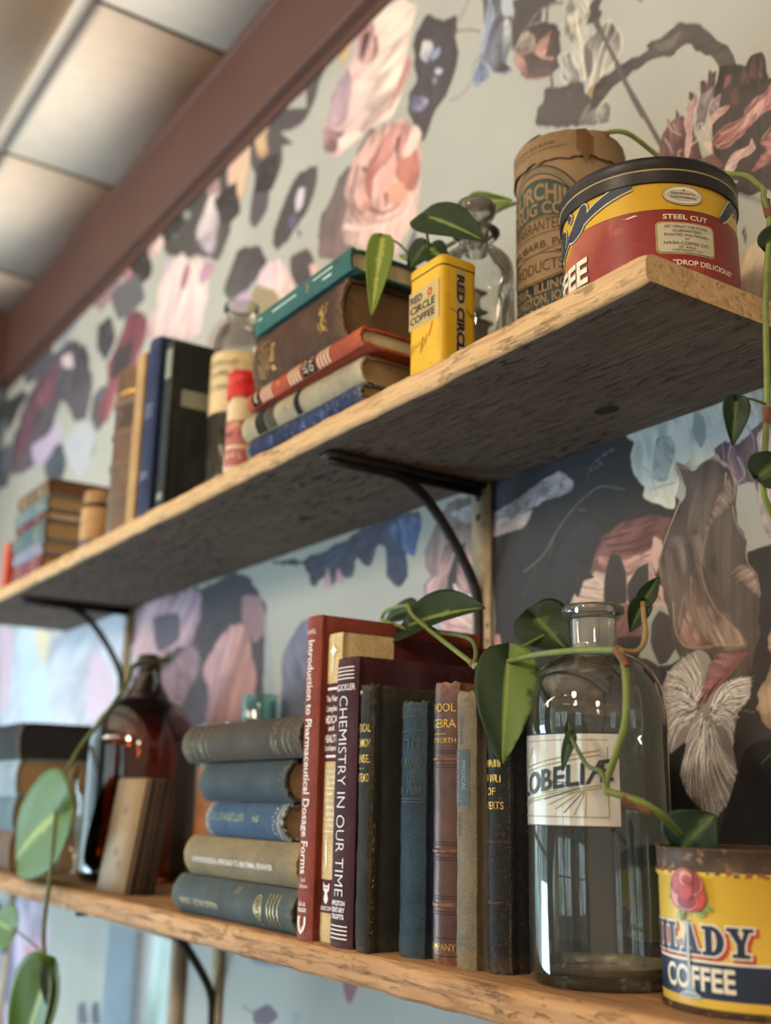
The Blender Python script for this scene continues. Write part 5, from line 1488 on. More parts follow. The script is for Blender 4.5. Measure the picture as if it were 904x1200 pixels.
def book(label, t, d, l, cover, loc, rz=0.0, pages=None, lie=False, bulge=0.004, board=0.0022, worn=0.0, extra=(), deco=None, group=None, split=None, lean=0.0, seed=1, name='book', head=True, tilt=0.0):
    """t thickness, d depth from spine to fore-edge, l length of the spine. spine faces -y.
    extra: more materials of the cover; split = (depth, material index) for a quarter-bound cover"""
    rot = (lean, tilt, rz) if not lie else (0, PI/2+tilt, rz)
    e = thing(name, label, 'book', loc, rot, group)
    rnd = random.Random(seed)
    out = [(t, d), (t, d*0.75), (t, d*0.5), (t, d*0.3), (t, 0.012), (t-0.0005, 0.0075), (t-0.0013, 0.0052), (t-0.0008, 0.003), (t-0.0002, 0.0012)]
    na = 12
    for k in range(na+1):
        a = k/na
        out.append((t*(1-a), -bulge*(1-(2*a-1)**2)-0.0002*(1 if 0 < k < na else 0)))
    out += [(0.0002, 0.0012), (0.0008, 0.003), (0.0013, 0.0052), (0.0005, 0.0075), (0, 0.012), (0, d*0.3), (0, d*0.5), (0, d*0.75), (0, d)]
    n = len(out)
    inn = []
    for i, (x, y) in enumerate(out):
        a = Vector(out[max(i-1, 0)]); c = Vector(out[min(i+1, n-1)])
        tg = (c-a).normalized(); nr = Vector((-tg.y, tg.x))   # to the left of travel = inside
        inn.append((x-nr.x*board, y-nr.y*board))
    inn[0] = (t-board, d); inn[-1] = (board, d)
    nz = 44
    vs = []; ws = []
    ph = [rnd.uniform(0, 6.28) for _ in range(6)]
    for j in range(nz+1):
        z = l*j/nz; ez = min(z, l-z)
        for ring in (out, inn):
            for i, (x, y) in enumerate(ring):
                k = i/(n-1); sp = 8 <= i <= n-9
                edge = max(0, 1-ez/0.012)
                w = max(edge*(1.0 if sp else 0.75), 0.8 if i in (8, n-9) else 0, 0.65 if i in (0, n-1) else 0)
                wz = 0
                if worn:
                    if ez < 1e-6: wz = worn*0.0011*(math.sin(i*1.9+ph[0])+math.sin(i*3.7+ph[1]))*(1 if sp else 0.4)
                    dn = worn*0.00016*(math.sin(z*70+ph[2])+math.sin(z*167+ph[3]+i*.5)+math.sin(z*391+ph[4]-i*.8))*(1 if sp else 0.25)
                else: dn = 0
                if sp and ez < 0.004 and bulge: dn += 0.0005*(1-ez/0.004)
                vs.append((x+dn*0.3, y+dn, z+(wz if z < l/2 else -wz)*(1 if z > l/2 else -0.3)))
                ws.append(w*(0.35+0.65*worn))
    fs = []; ms = []
    def id(j, r, i): return (j*2+r)*n+i
    for j in range(nz):
        for i in range(n-1):
            fs.append((id(j, 0, i), id(j, 0, i+1), id(j+1, 0, i+1), id(j+1, 0, i)))
            ymid = (out[i][1]+out[i+1][1])/2
            ms.append(split[1] if split and ymid > split[0] else 0)
            fs.append((id(j, 1, i+1), id(j, 1, i), id(j+1, 1, i), id(j+1, 1, i+1))); ms.append(split[1] if split and ymid > split[0] else 0)
        for i in (0, n-1):
            fs.append((id(j, 0, i), id(j+1, 0, i), id(j+1, 1, i), id(j, 1, i))); ms.append(split[1] if split else 0)
    for i in range(n-1):
        fs.append((id(nz, 0, i), id(nz, 0, i+1), id(nz, 1, i+1), id(nz, 1, i))); ms.append(0)
        fs.append((id(0, 0, i+1), id(0, 0, i), id(0, 1, i), id(0, 1, i+1))); ms.append(0)
    b = MB(); b.add(vs, fs, ms, ws)
    def fn(u, v, eps=0.00025):
        a = u/t
        return (u, -bulge*(1-(2*a-1)**2)-0.0002-eps, v)
    if deco: deco(b, fn, t, l)
    b.build('cover', [cover]+list(extra), e, smooth=40)
    # page block, its fore-edge hollowed
    p = MB(); m = 10; i0, i1 = board+0.0002, t-board-0.0002
    pv = []
    yb = 0.0036; ov = 0.003
    for zz in (ov, l-ov):
        for k in range(m+1):
            x = i0+(i1-i0)*k/m; s = 1-(2*k/m-1)**2
            pv.append((x, yb-min(bulge*0.8, 0.006)*s+0.0006, zz))
        for k in range(m, -1, -1):
            x = i0+(i1-i0)*k/m; s = 1-(2*k/m-1)**2
            pv.append((x, d-ov-0.003*s, zz))
    q = 2*(m+1)
    pf = [tuple(range(q-1, -1, -1)), tuple(q+k for k in range(q))]+[(k, (k+1) % q, q+(k+1) % q, q+k) for k in range(q)]
    p.add(pv, pf); p.build('page_block', pages or M_pg, e, smooth=30)
    return e

def fill(b, fn, u0, u1, v0, v1, mat, eps=0.0002, n=12):
    """a coloured block printed on the spine"""
    b.shape(rect2d(u0, v0, u1, v1, n), lambda u, v: fn(u, v, eps), mat)
def scrawl(b, fn, n, mat, h, cx, cy, w, rot=0, seed=1, eps=0.0005):
    """rubbed lettering that can no longer be read: n broken upright and cross strokes"""
    r = random.Random(seed)
    for k in range(n):
        a = -w/2+w*(k+.18)/n; q = -w/2+w*(k+.78)/n
        if r.random() < .12: continue
        ss = [[(a, 0), (a+r.uniform(-.1, .1)*w/n, h*r.uniform(.7, 1))]]
        if r.random() < .75: ss.append([(q, h*r.uniform(0, .25)), (q, h)])
        if r.random() < .7: y = h*r.choice((.05, .5, .95)); ss.append([(a, y), (q, y)])
        for st in ss:
            pts = []
            for x, y in st:
                if rot == 0: pts.append((cx+x, cy+y))
                elif rot == 90: pts.append((cy-y, cx+x))
                else: pts.append((cy+y, -(cx+x)))
            b.shape(ribbon2d(pts, h*.17), lambda u, v: fn(u, v, eps), mat)
def hline(b, fn, t, v, w, mat, m=0.0008, eps=0.0003): fill(b, fn, m, t-m, v-w/2, v+w/2, mat, eps)
def band(b, t, bulge, v, w, h, mat):
    """a raised band across the spine"""
    vs = []; fs = []; N = 12
    for k in range(N+1):
        u = 0.0004+(t-0.0008)*k/N; y = -bulge*(1-(2*u/t-1)**2)
        for dv, dy in ((-w/2, 0.0001), (-w/4, -h), (w/4, -h), (w/2, 0.0001)): vs.append((u, y+dy, v+dv))
        if k:
            for q in range(3): fs.append((4*(k-1)+q, 4*k+q, 4*k+q+1, 4*(k-1)+q+1))
    b.add(vs, fs, mat, [0.5]*len(vs))

E_ = 0.0005
def fray(b, t, l, mat, side=1, n=60, seed=1, reach=.0016, v0=.01, v1=.99):
    """torn threads and flaps standing off the long edge of a worn spine"""
    r = random.Random(seed)
    for k in range(n):
        v = l*(v0+(v1-v0)*(k+r.random())/n); h = r.uniform(.0008, .0045); w = r.uniform(.3, 1)*reach
        u = t-.0004 if side > 0 else .0004
        b.add([(u-.0012*side, -.0012, v), (u+.0002*side, -.0002-w*.6, v+h*.2), (u+.0004*side, .0006-w*.3, v+h), (u-.0010*side, -.0010, v+h*.9)], [(0, 1, 2, 3)], mat)
M_fado = mk('faded_gilt', '#84744a', .5, .35, .3, 400)
UP = 'books standing upright on the lower shelf'
# red book on dosage forms
def d(b, fn, t, l):
    g = lambda u, v: fn(u, v, E_)
    put_text(b, 'ANSEL', g, 1, 0.0032, cx=t*.47, cy=l-0.0135, wmax=0.0125)
    put_text(b, 'Introduction to Pharmaceutical Dosage Forms', g, 1, 0.0082, x0=-(l-0.0185), cy=t*0.5-0.0040, w=0.166, rot=-90, off=0.012)
    put_text(b, '3rd', g, 1, 0.0028, cx=t*.5, cy=0.0385); put_text(b, 'Edition', g, 1, 0.0028, cx=t*.5, cy=0.0345, wmax=0.013)
    put_text(b, 'LEA &', g, 1, 0.0026, cx=t*.47, cy=0.0225, off=0.02); put_text(b, 'FEBIGER', g, 1, 0.0026, cx=t*.47, cy=0.0185, wmax=0.0125, off=0.02)
    b.shape(poly2d([(t*.22, 0.0155), (t*.74, 0.0155), (t*.74, 0.0105), (t*.66, 0.0065), (t*.48, 0.0035), (t*.30, 0.0065), (t*.22, 0.0105)]), g, 1)
    b.shape(ribbon2d([(t*.36, 0.0135), (t*.6, 0.0135), (t*.57, 0.0085), (t*.48, 0.006), (t*.39, 0.0085), (t*.36, 0.0135)], 0.0005), lambda u, v: fn(u, v, 0.0007), 0)
    b.shape(ribbon2d([(t*.48, 0.0125), (t*.48, 0.0075)], 0.0012), lambda u, v: fn(u, v, 0.0007), 0)
book('tall red book titled Introduction to Pharmaceutical Dosage Forms on lower shelf', 0.0210, 0.152, 0.2285, cloth('brick_red_cloth', '#8a3f2f', '#a85f45'), (-0.7292, -0.1985, 0), 0.02,
     bulge=0.0024, extra=[M_white], deco=d, group=UP, worn=0.15, pages=M_pg2)
# cream and maroon medical encyclopedia
M_maroon = cloth('maroon_cloth', '#541a20', '#7d4a3d')
def d(b, fn, t, l):
    g = lambda u, v: fn(u, v, E_)
    fill(b, fn, 0.0002, t-0.0002, 0.1215, 0.177, 1, 0.0003); fill(b, fn, 0.0002, t-0.0002, 0.0195, 0.0415, 1, 0.0003)
    fill(b, fn, 0.003, t-0.0005, 0.1722, 0.1740, 2, E_); fill(b, fn, 0.003, t-0.0005, 0.1243, 0.1260, 2, E_)
    for s, v, h in (('The New', .1640, .0042), ('Complete', .1570, .0040), ('MEDICAL', .1485, .0052), ('and', .1432, .0036), ('HEALTH', .1350, .0050), ('Encyclopedia', .1293, .0036)):
        put_text(b, s, g, 2, h, cx=t*.52, cy=v, wmax=t*.94, off=0.015)
    # star emblem
    st = []
    for k in range(12):
        r = 0.0062 if k % 3 == 0 else 0.0028
        st.append((t*.5+r*math.sin(k*PI/6), 0.2005+r*1.1*math.cos(k*PI/6)))
    b.shape(poly2d(st), g, 3)
    b.shape(ring2d(t*.5, 0.2005, .0045, .005, .0008), lambda u, v: fn(u, v, .0006), 4)
    b.shape(ribbon2d([(t*.5, .196), (t*.56, .192), (t*.46, .189), (t*.52, .186)], .0012), g, 3)
    for v in (.1135, .1095, .1055, .098, .0935, .089, .0845, .0765): scrawl(b, fn, 6, 3, .0024, t*.55, v, t*.6, seed=int(v*1e4))
    for v in (.103, .0815, .0735): hline(b, fn, t, v, .0005, 3, .002, E_)
    b.shape(ribbon2d([(t*.42, .068), (t*.46, .05)], .0012), g, 3)
    # owl
    b.shape(poly2d([(t*.3, .0395), (t*.42, .0375), (t*.6, .0375), (t*.72, .0395), (t*.7, .0345), (t*.58, .0325), (t*.66, .0285), (t*.56, .0255), (t*.46, .0255), (t*.36, .0285), (t*.44, .0325), (t*.32, .0345)]), g, 2)
    b.shape(ell2d(t*.43, .036, .0008, .0008, 10), lambda u, v: fn(u, v, .0007), 1); b.shape(ell2d(t*.59, .036, .0008, .0008, 10), lambda u, v: fn(u, v, .0007), 1)
    put_text(b, 'LEXICON', g, 2, .0026, cx=t*.5, cy=.0212, wmax=t*.8, off=.015)
M_cream = cloth('cream_cloth', '#d3b783', '#e0cfa4')
book('cream and maroon medical encyclopedia standing between two red books', 0.0195, 0.150, 0.2135, M_cream, (-0.7068, -0.1930, 0), 0.0, bulge=0.0012, pages=M_pg2,
     extra=[M_maroon, M_white, mk('pale_foil', '#efe6cb', 0.35, 0.2), M_cream], deco=d, group=UP, split=(0.036, 1), worn=0.05)
# chemistry
def d(b, fn, t, l):
    g = lambda u, v: fn(u, v, E_)
    for k in range(4): hline(b, fn, t, l-.0072-k*.0026, .0008, 1, .0035, E_)
    put_text(b, 'GLOCKLER', g, 1, .0042, cx=t*.5, cy=l-.0232, wmax=t*.84, off=.012)
    put_text(b, 'CHEMISTRY IN OUR TIME', g, 1, .0104, x0=-(l-.0272), cy=t*.5-.0052, w=.1335, rot=-90, off=-.012)
    for s, v in (('APPLETON', .0265), ('CENTURY', .0222), ('CROFTS', .0179)): put_text(b, s, g, 1, .0029, cx=t*.47, cy=v, wmax=t*.6, off=.03)
    for k in range(4): hline(b, fn, t, .0135-k*.0026, .0008, 1, .004, E_)
book('dark maroon book titled Chemistry in Our Time beside the cream encyclopedia', 0.0285, 0.150, 0.1930, cloth('plum_cloth', '#40181f', '#6d4036'), (-0.6868, -0.1965, 0), 0.0, bulge=0.003, extra=[M_white], deco=d, group=UP, worn=0.2, pages=M_pg2)
# ragged black-green
def d(b, fn, t, l):
    g = lambda u, v: fn(u, v, E_)
    for s, v in (('MEDICAL', .1400), ('COMMON', .1300), ('SENSE.', .1196), ('FOOTE,M.D.', .1072)): put_text(b, s, g, 1, .0052, cx=t*.42, cy=v, w=t*.80, off=.01)
    b.shape(rect2d(t*.25, .1155, t*.55, .1161), g, 1)
    b.shape(poly2d([(t*.02, .1688), (t*.4, .1672), (t*.3, .166), (t*.1, .1655)]), g, 2)
    fray(b, t, l, 3, 1, 46, 2, .0020); fray(b, t, l, 2, 1, 14, 5, .0012, .05, .45)
    # cloth of the spine lifted into a ragged fold along its right edge
    r = random.Random(8); vs = []; N = 60
    for k in range(N+1):
        v = l*k/N; j = r.uniform(-.0007, .0007)
        vs += [(t-.0030+j, -.0030, v), (t-.0012+j*.6, -.0046+j, v), (t+.0004+j, -.0022, v)]
    b.add(vs, [(3*k+q, 3*k+q+1, 3*k+q+4, 3*k+q+3) for k in range(N) for q in (0, 1)], 0, [.55]*len(vs))
book('ragged black-green book lettered Medical Common Sense in gold', 0.0195, 0.125, 0.1712, cloth('black_green_cloth', '#30312b', '#57492f', 0.85), (-0.6555, -0.1960, 0), 0.03, bulge=0.0035, worn=1.0,
     extra=[M_gold, mk('torn_paper', '#b59b70', .9), mk('dark_threads', '#4a4436', .9)], deco=d, group=UP, seed=3)
# worn blue
def d(b, fn, t, l):
    g = lambda u, v: fn(u, v, E_)
    for v in (.1492, .1395, .0965, .0945): hline(b, fn, t, v, .0007, 1, .001, E_)
    for n, v, h in ((3, .1275, .007), (8, .1165, .006), (4, .1075, .0045), (7, .0995, .0055)): scrawl(b, fn, n, 1, h, t*.5, v, t*.85, seed=n)
book('faded blue cloth book with torn cap between black-green and brown books', 0.0270, 0.120, 0.1585, cloth('worn_blue_cloth', '#2e404c', '#4f5550', 0.8, 0.3), (-0.6255, -0.1815, 0), 0.02, bulge=0.006, worn=0.9,
     extra=[mk('dull_blue_stamp', '#3b4643', .7)], deco=d, group=UP, seed=5)
# brown leather algebra
def d(b, fn, t, l):
    g = lambda u, v: fn(u, v, E_)
    for s, v, h in (('SCHOOL', .1505, .0050), ('ALGEBRA', .1405, .0052), ('WENTWORTH', .1310, .0030)): put_text(b, s, g, 1, h, cx=t*.5, cy=v, wmax=t*.92, off=.005)
    hline(b, fn, t, .1365, .0004, 1, .006, E_)
    for v0 in (.121, .0655, .034): 
        band(b, t, .007, v0, .0032, .0009, 0)
        for k in (-.0052, -.0037, .0037, .0052): hline(b, fn, t, v0+k, .0006, 2, .0004)
    for v in (.0150, .0050): hline(b, fn, t, v, .0006, 2, .0004)
    put_text(b, '& COMPANY.', g, 1, .0040, cx=t*.52, cy=.0082, wmax=t*.95)
    fray(b, t, l, 3, -1, 10, 3, .0014, .5, .7)
    b.shape(poly2d([(.0002, .116), (.0035, .1135), (.0032, .107), (.0042, .100), (.0025, .0935), (.0002, .091)]), lambda u, v: fn(u, v, .0003), 3)
book('brown leather school algebra book with raised bands and gold lettering', 0.0245, 0.125, 0.1688, mk('brown_leather', '#55342a', .42, var=.28, scale=70, worn='#a5683f', bump=.35, bscale=300, spec=.5), (-0.5905, -0.1795, 0), 0.0, bulge=0.007, worn=0.5,
     extra=[M_gold, mk('dark_tooling', '#3a1c15', .5), mk('scuffed_hide', '#b0713c', .8)], deco=d, group=UP, seed=6)
# grey medical emergencies
def d(b, fn, t, l):
    g = lambda u, v: fn(u, v, E_)
    put_text(b, 'CULLEN', g, 1, .0030, x0=-.1455, cy=t*.36, w=.0155, rot=-90)
    fill(b, fn, 0.0002, t*.80, .0925, .1262, 2, .0003)
    put_text(b, 'MEDICAL', g, 3, .0030, x0=-.1195, cy=t*.50, w=.018, rot=-90); put_text(b, 'EMERGENCIES', g, 3, .0032, x0=-.1245, cy=t*.16, w=.0295, rot=-90)
    put_text(b, 'GROSS', g, 1, .0030, x0=-.0885, cy=t*.28, w=.0135, rot=-90)
    put_text(b, 'THE BEST', g, 4, .0022, cx=t*.44, cy=.0170, wmax=t*.7); put_text(b, 'LIBRARY', g, 4, .0022, cx=t*.44, cy=.0130, wmax=t*.7)
    # the label runs round onto the board
    b.add([(t+.0002, .008, .0925), (t+.0002, .040, .0925), (t+.0002, .040, .1262), (t+.0002, .008, .1262)], [(0, 1, 2, 3)], 5)
book('grey cloth book with blue-grey label lettered Medical Emergencies', 0.0185, 0.125, 0.1612, cloth('grey_tan_cloth', '#776d58', '#a3865a'), (-0.5612, -0.1845, 0), 0.02, bulge=0.0032, worn=0.6,
     extra=[mk('charcoal_print', '#3d3a34', .7), mk('blue_grey_label', '#4a5557', .7), mk('pale_grey_print', '#8b938f', .7), mk('faint_blue_print', '#59686c', .7), mk('navy_label', '#252b38', .7)], deco=d, group=UP, seed=7)
# black
def d(b, fn, t, l):
    g = lambda u, v: fn(u, v, E_)
    scrawl(b, fn, 7, 1, .0044, t*.48, .1155, t*.8, seed=2); scrawl(b, fn, 8, 1, .0044, t*.48, .1068, t*.8, seed=3)
    for s, v in (('OF', .0993), ('EXPERTS', .0912)): put_text(b, s, g, 1, .0042, cx=t*.48, cy=v, wmax=t*.8, off=.004)
    for v in (.0725, .0385): band(b, t, .006, v, .0028, .0008, 0)
    fray(b, t, l, 2, 1, 90, 4, .0011); fray(b, t, l, 2, 1, 20, 6, .0018, .0, .2)
book('thin black book with frayed spine standing against the clear bottle', 0.0200, 0.118, 0.1500, mk('black_book_leather', '#1b1918', .7, var=.4, scale=160, worn='#5b4a39', bump=.8, bscale=500, spec=.3, spots='#4d463c', spot_lo=.6, spot_scale=420), (-0.5415, -0.1755, 0), 0.0, bulge=0.006, worn=1.0,
     extra=[M_gold, mk('frayed_threads', '#6b5c48', .9)], deco=d, group=UP, seed=8)

# ---- five books lying in a pile on the lower shelf, lowest first
LP = 'books lying in the pile of five'
def lying(label, x0, l, z0, t, y0, depth, cover, rz=0.0, **k):
    return book(label, t, depth, l, cover, (x0, y0, z0+t), rz, lie=True, **k)
def d(b, fn, t, l):
    g = lambda u, v: fn(u, v, E_)
    put_text(b, 'MANDEL \u2022 SECOND EDITION', g, 1, .0046, x0=.018, cy=t*.72, w=.072, rot=90)
    b.shape(ring2d(t*.5, .160, .0095, .0062, .0012), g, 1); b.shape(ring2d(t*.5, .160, .0070, .0042, .0008), g, 1); b.shape(ring2d(t*.5, .160, .0042, .0024, .0009), g, 1)
    b.shape(ribbon2d([(t*.78, .160), (t*.95, .162)], .0012), g, 1)
    for v in (.1745, .1795, .1845, .1905): b.shape(ribbon2d([(t*.15+k*t*.07, v+.0009*(k % 2)) for k in range(11)], .0012), g, 1)
    for v in (.120, .1255): b.shape(ribbon2d([(t*.1, v), (t*.28, v-.003)], .0006), g, 2)
lying('dark grey-green book at the bottom of the lower pile, gold emblem on spine', -0.945, 0.2105, 0.0, 0.0318, -0.192, 0.15, cloth('grey_green_cloth', '#4a5250', '#7c7350'), bulge=.009, worn=.5, extra=[mk('soft_gilt', '#a58c52', .4, .5, .3, 400), M_cream], deco=d, group=LP, seed=11)
def d(b, fn, t, l):
    g = lambda u, v: fn(u, v, E_)
    put_text(b, 'A PSYCHOLOGICAL APPROACH TO ABNORMAL BEHAVIOR', g, 1, .0042, x0=.020, cy=t*.66, w=.142, rot=90, off=.01)
lying('tan book second from the bottom of the lower pile, white spine title', -0.931, 0.197, 0.0322, 0.0318, -0.1905, 0.14, cloth('tan_cloth', '#8a7a5a', '#b08a40'), bulge=.008, worn=.5, extra=[M_white], deco=d, group=LP, seed=12)
def d(b, fn, t, l):
    g = lambda u, v: fn(u, v, E_)
    scrawl(b, fn, 12, 1, .0058, .044, t*.52, .062, 90, seed=9); scrawl(b, fn, 2, 1, .0058, .092, t*.52, .010, 90, seed=4)
    for k in range(7): b.shape(ribbon2d([(t*(.12+.11*k), l-.014+.002*(k % 2)), (t*(.18+.11*k), l-.010-.002*(k % 3))], .0011), g, 2)
    hline(b, lambda u, v, e=0: fn(u, v, e), t, l-.0045, .0012, 2, .001, E_)
lying('worn blue book in the middle of the lower pile', -0.8965, 0.134, 0.0644, 0.0275, -0.189, 0.13, cloth('blue_cloth', '#3f5670', '#b9b9a4'), bulge=.007, worn=1.0, extra=[mk('dull_gold', '#8b9069', .5, .3), mk('chalky_wear', '#b9b8a6', .8)], deco=d, group=LP, seed=13)
lying('plain slate-blue book second from the top of the lower pile', -0.9115, 0.1535, 0.0923, 0.0325, -0.189, 0.14, cloth('slate_cloth', '#3c474b', '#6f6a58'), bulge=.009, worn=.6, group=LP, seed=14)
def d(b, fn, t, l):
    g = lambda u, v: fn(u, v, E_)
    for v in (.004, .0065, .010): hline(b, fn, t, v, .0006, 1, .001, E_)
    for n, v, h in ((9, .0125, .003), (2, .019, .0026), (8, .0245, .003), (3, .0325, .0026), (9, .038, .0046), (8, .050, .003)): scrawl(b, fn, n, 1, h, t*.5, v, t*min(.85, .1*n), seed=n)
    for n, v in ((8, .168), (7, .1735)): scrawl(b, fn, n, 1, .0034, t*.5, v, t*.8, seed=n)
    hline(b, fn, t, .1875, .001, 1, .001, E_); scrawl(b, fn, 9, 1, .003, t*.5, .195, t*.85, seed=5)
lying('dark brown book on top of the lower pile, gilt spine lettering', -0.946, 0.2115, 0.1252, 0.0315, -0.192, 0.14, cloth('dark_brown_cloth', '#4b4236', '#7a6a4d'), bulge=.008, worn=.35, extra=[M_fado], deco=d, group=LP, seed=15)

# ---- pile on the upper shelf, lowest first
UPILE = 'books lying in the pile on the upper shelf'
lying('thin blue marbled book at the bottom of the upper pile', -0.880, 0.194, ZT+.0004, 0.0150, -0.181, 0.13, mk('marbled_blue_paper', '#2f3650', .85, var=.5, scale=140, spec=.12, worn='#8b8672', spots='#565d7c', spot_lo=.55, spot_scale=120), bulge=.003, worn=.6, group=UPILE, seed=21)
def d(b, fn, t, l):
    g = lambda u, v: fn(u, v, E_)
    fill(b, fn, .0004, t-.0004, .026, .043, 1, .0003); fill(b, fn, .0004, t-.0004, .044, .060, 2, .0003)
    for k in range(6): fill(b, fn, .0004, t-.0004, .0455+.0024*k, .0467+.0024*k, 3, E_)
    for k in range(3): fill(b, fn, .0004, t-.0004, .031+.004*k, .0315+.004*k, 2, E_)
    fill(b, fn, .0004, t-.0004, .093, .102, 1, .0003)
    scrawl(b, fn, 8, 1, .0016, t*.5, .078, t*.6, seed=3)
    for v in (.0945, .1005): fill(b, fn, .0004, t-.0004, v, v+.0004, 2, E_)
lying('beige book with black spine bands in the upper pile', -0.881, 0.193, ZT+.0158, 0.0235, -0.184, 0.14, cloth('beige_cloth', '#9f9478', '#c4b48f'), bulge=.006, worn=.4, extra=[mk('band_black', '#1c1d1b', .9, spec=.1), mk('band_grey', '#6e6a58', .9, spec=.1), mk('band_dark_grey', '#3a3a34', .9, spec=.1)], deco=d, group=UPILE, seed=22, rz=0.03)
def d(b, fn, t, l):
    g = lambda u, v: fn(u, v, E_)
    for v0 in (.030, .080, .128):
        for k in range(4): fill(b, fn, .0004, t-.0004, v0+.0052*k, v0+.0024+.0052*k, 1, E_)
    fill(b, fn, .0004, t-.0004, .102, .1245, 2, .0003); fill(b, fn, .0004, t-.0004, .012, .026, 2, .0003)
    put_text(b, 'OLD', g, 1, .0062, cx=t*.5, cy=.1145, wmax=t*.8, off=.01); put_text(b, 'AUT', g, 1, .0062, cx=t*.5, cy=.1045, wmax=t*.8, off=.01)
    scrawl(b, fn, 4, 1, .005, t*.5, .017, t*.7, seed=6)
    b.shape(ell2d(t*.5, .062, .0016, .0022, 10), g, 3)
lying('orange-red book with striped spine in the upper pile', -0.866, 0.192, ZT+.0398, 0.0160, -0.190, 0.14, cloth('orange_red_cloth', '#a5482c', '#b97a4a'), bulge=.004, worn=.4, extra=[mk('stripe_cream', '#cdb48e', .6), mk('label_black', '#22201e', .9, spec=.1), M_gold], deco=d, group=UPILE, seed=23, pages=M_pg2)
def d(b, fn, t, l):
    g = lambda u, v: fn(u, v, E_)
    for k, v in enumerate((.014, .0195, .025, .0305)): scrawl(b, fn, 9-k, 1, .0034, t*(.56-.02*k), v, t*(.72-.05*k), seed=60+k)
    scrawl(b, fn, 6, 1, .0075, t*.55, .036, t*.55, seed=66)
    for k, v in enumerate((.119, .1225, .126, .1295)): scrawl(b, fn, 5, 1, .0032, t*.52, v, t*(.42+.06*(k % 2)), seed=70+k)
    b.shape(ribbon2d([(t*.3, .1255), (t*.42, .1235), (t*.5, .128), (t*.6, .1245), (t*.72, .1275)], [.001, .0022, .0012, .0022, .001]), g, 1)
lying('thick dark brown leather book in the upper pile', -0.860, 0.155, ZT+.0562, 0.0550, -0.185, 0.15, mk('dark_leather', '#4a3629', .8, spec=.15, var=.3, scale=60, worn='#7d6248', bump=.5, bscale=260), bulge=.008, board=.003, worn=.7, extra=[M_gold], deco=d, group=UPILE, seed=24, pages=pages_mat('brown_page_edges', '#7a5a38'))
def d(b, fn, t, l):
    g = lambda u, v: fn(u, v, E_)
    for v0, v1, u in ((.036, .079, .46), (.108, .140, .38), (.124, .138, .66), (.008, .016, .4)): b.shape(ribbon2d([(t*u, v0), (t*u, v1)], .0016), g, 1)
    b.shape(ribbon2d([(t*.3, .096), (t*.5, .099), (t*.4, .101), (t*.7, .097)], .0012), g, 2)
lying('teal green book on top of the upper pile', -0.861, 0.166, ZT+.1118, 0.0205, -0.190, 0.14, cloth('teal_cloth', '#33605c', '#4a7a72'), bulge=.002, worn=.1, extra=[mk('pale_teal_print', '#bfd0bf', .6), M_gold], deco=d, group=UPILE, seed=25, pages=M_pg2)

# ---- upright books further along the upper shelf
UU = 'books standing upright on the upper shelf'
def d(b, fn, t, l):
    fill(b, fn, .002, t-.002, .150, .185, 1, .0003); fill(b, fn, .003, t-.003, .010, .018, 1, .0003)
    # silver label and round emblem on the front board
    X = t+.0004
    b.add([(X, .012, .118), (X, .105, .118), (X, .105, .138), (X, .012, .138)], [(0, 1, 2, 3)], 1)
    vs = [(X, .072, .160)]+[(X, .072+.026*math.cos(k*PI/14), .160+.014*math.sin(k*PI/14)) for k in range(28)]
    b.add(vs, [(0, 1+k, 1+(k+1) % 28) for k in range(28)], 1)
book('black-green book with grey label on the front board on upper shelf', .0200, .125, .1950, cloth('black_book_cloth', '#1d211c', '#3a3f36', .6), (-1.1115, -.1755, ZT), 0, bulge=.002, extra=[mk('silver_grey_label', '#7d8170', .5)], deco=d, group=UU, worn=.2)
def d(b, fn, t, l):
    g = lambda u, v: fn(u, v, E_)
    for v in (.13, .124, .118, .05, .045): hline(b, fn, t, v, .0018, 1, .005, E_)
book('navy blue book between cream and black books on upper shelf', .0340, .125, .2130, cloth('navy_cloth', '#26304f', '#5c6680'), (-1.1655, -.1760, ZT), 0, bulge=.004, extra=[mk('silver_print', '#7d85a0', .5)], deco=d, group=UU, worn=.2)
book('slim cream book on upper shelf between leather and navy books', .0250, .130, .2070, cloth('pale_tan_cloth', '#b08d5c', '#c9aa74'), (-1.1985, -.1770, ZT), 0, bulge=.002, group=UU, worn=.2)
def d(b, fn, t, l):
    for v in (.045, .085, .125, .165): band(b, t, .014, v, .008, .0025, 0)
    fill(b, fn, .004, t-.004, .131, .158, 1, .0004)
    b.shape(ring2d(t*.5, .145, .012, .009, .003), lambda u, v: fn(u, v, .0007), 2)
    fill(b, fn, t*.5, t-.008, .172, .177, 3, .0008)
book('thick brown leather book with raised bands beside the slim cream book', .0800, .130, .2080, mk('tan_leather', '#5e4128', .45, var=.3, scale=40, worn='#8a6238', bump=.4), (-1.2885, -.1640, ZT), 0, bulge=.014, extra=[mk('dark_title_patch', '#3a2a20', .6), mk('ring_stamp', '#77563a', .6), M_gold], deco=d, group=UU, worn=.4)

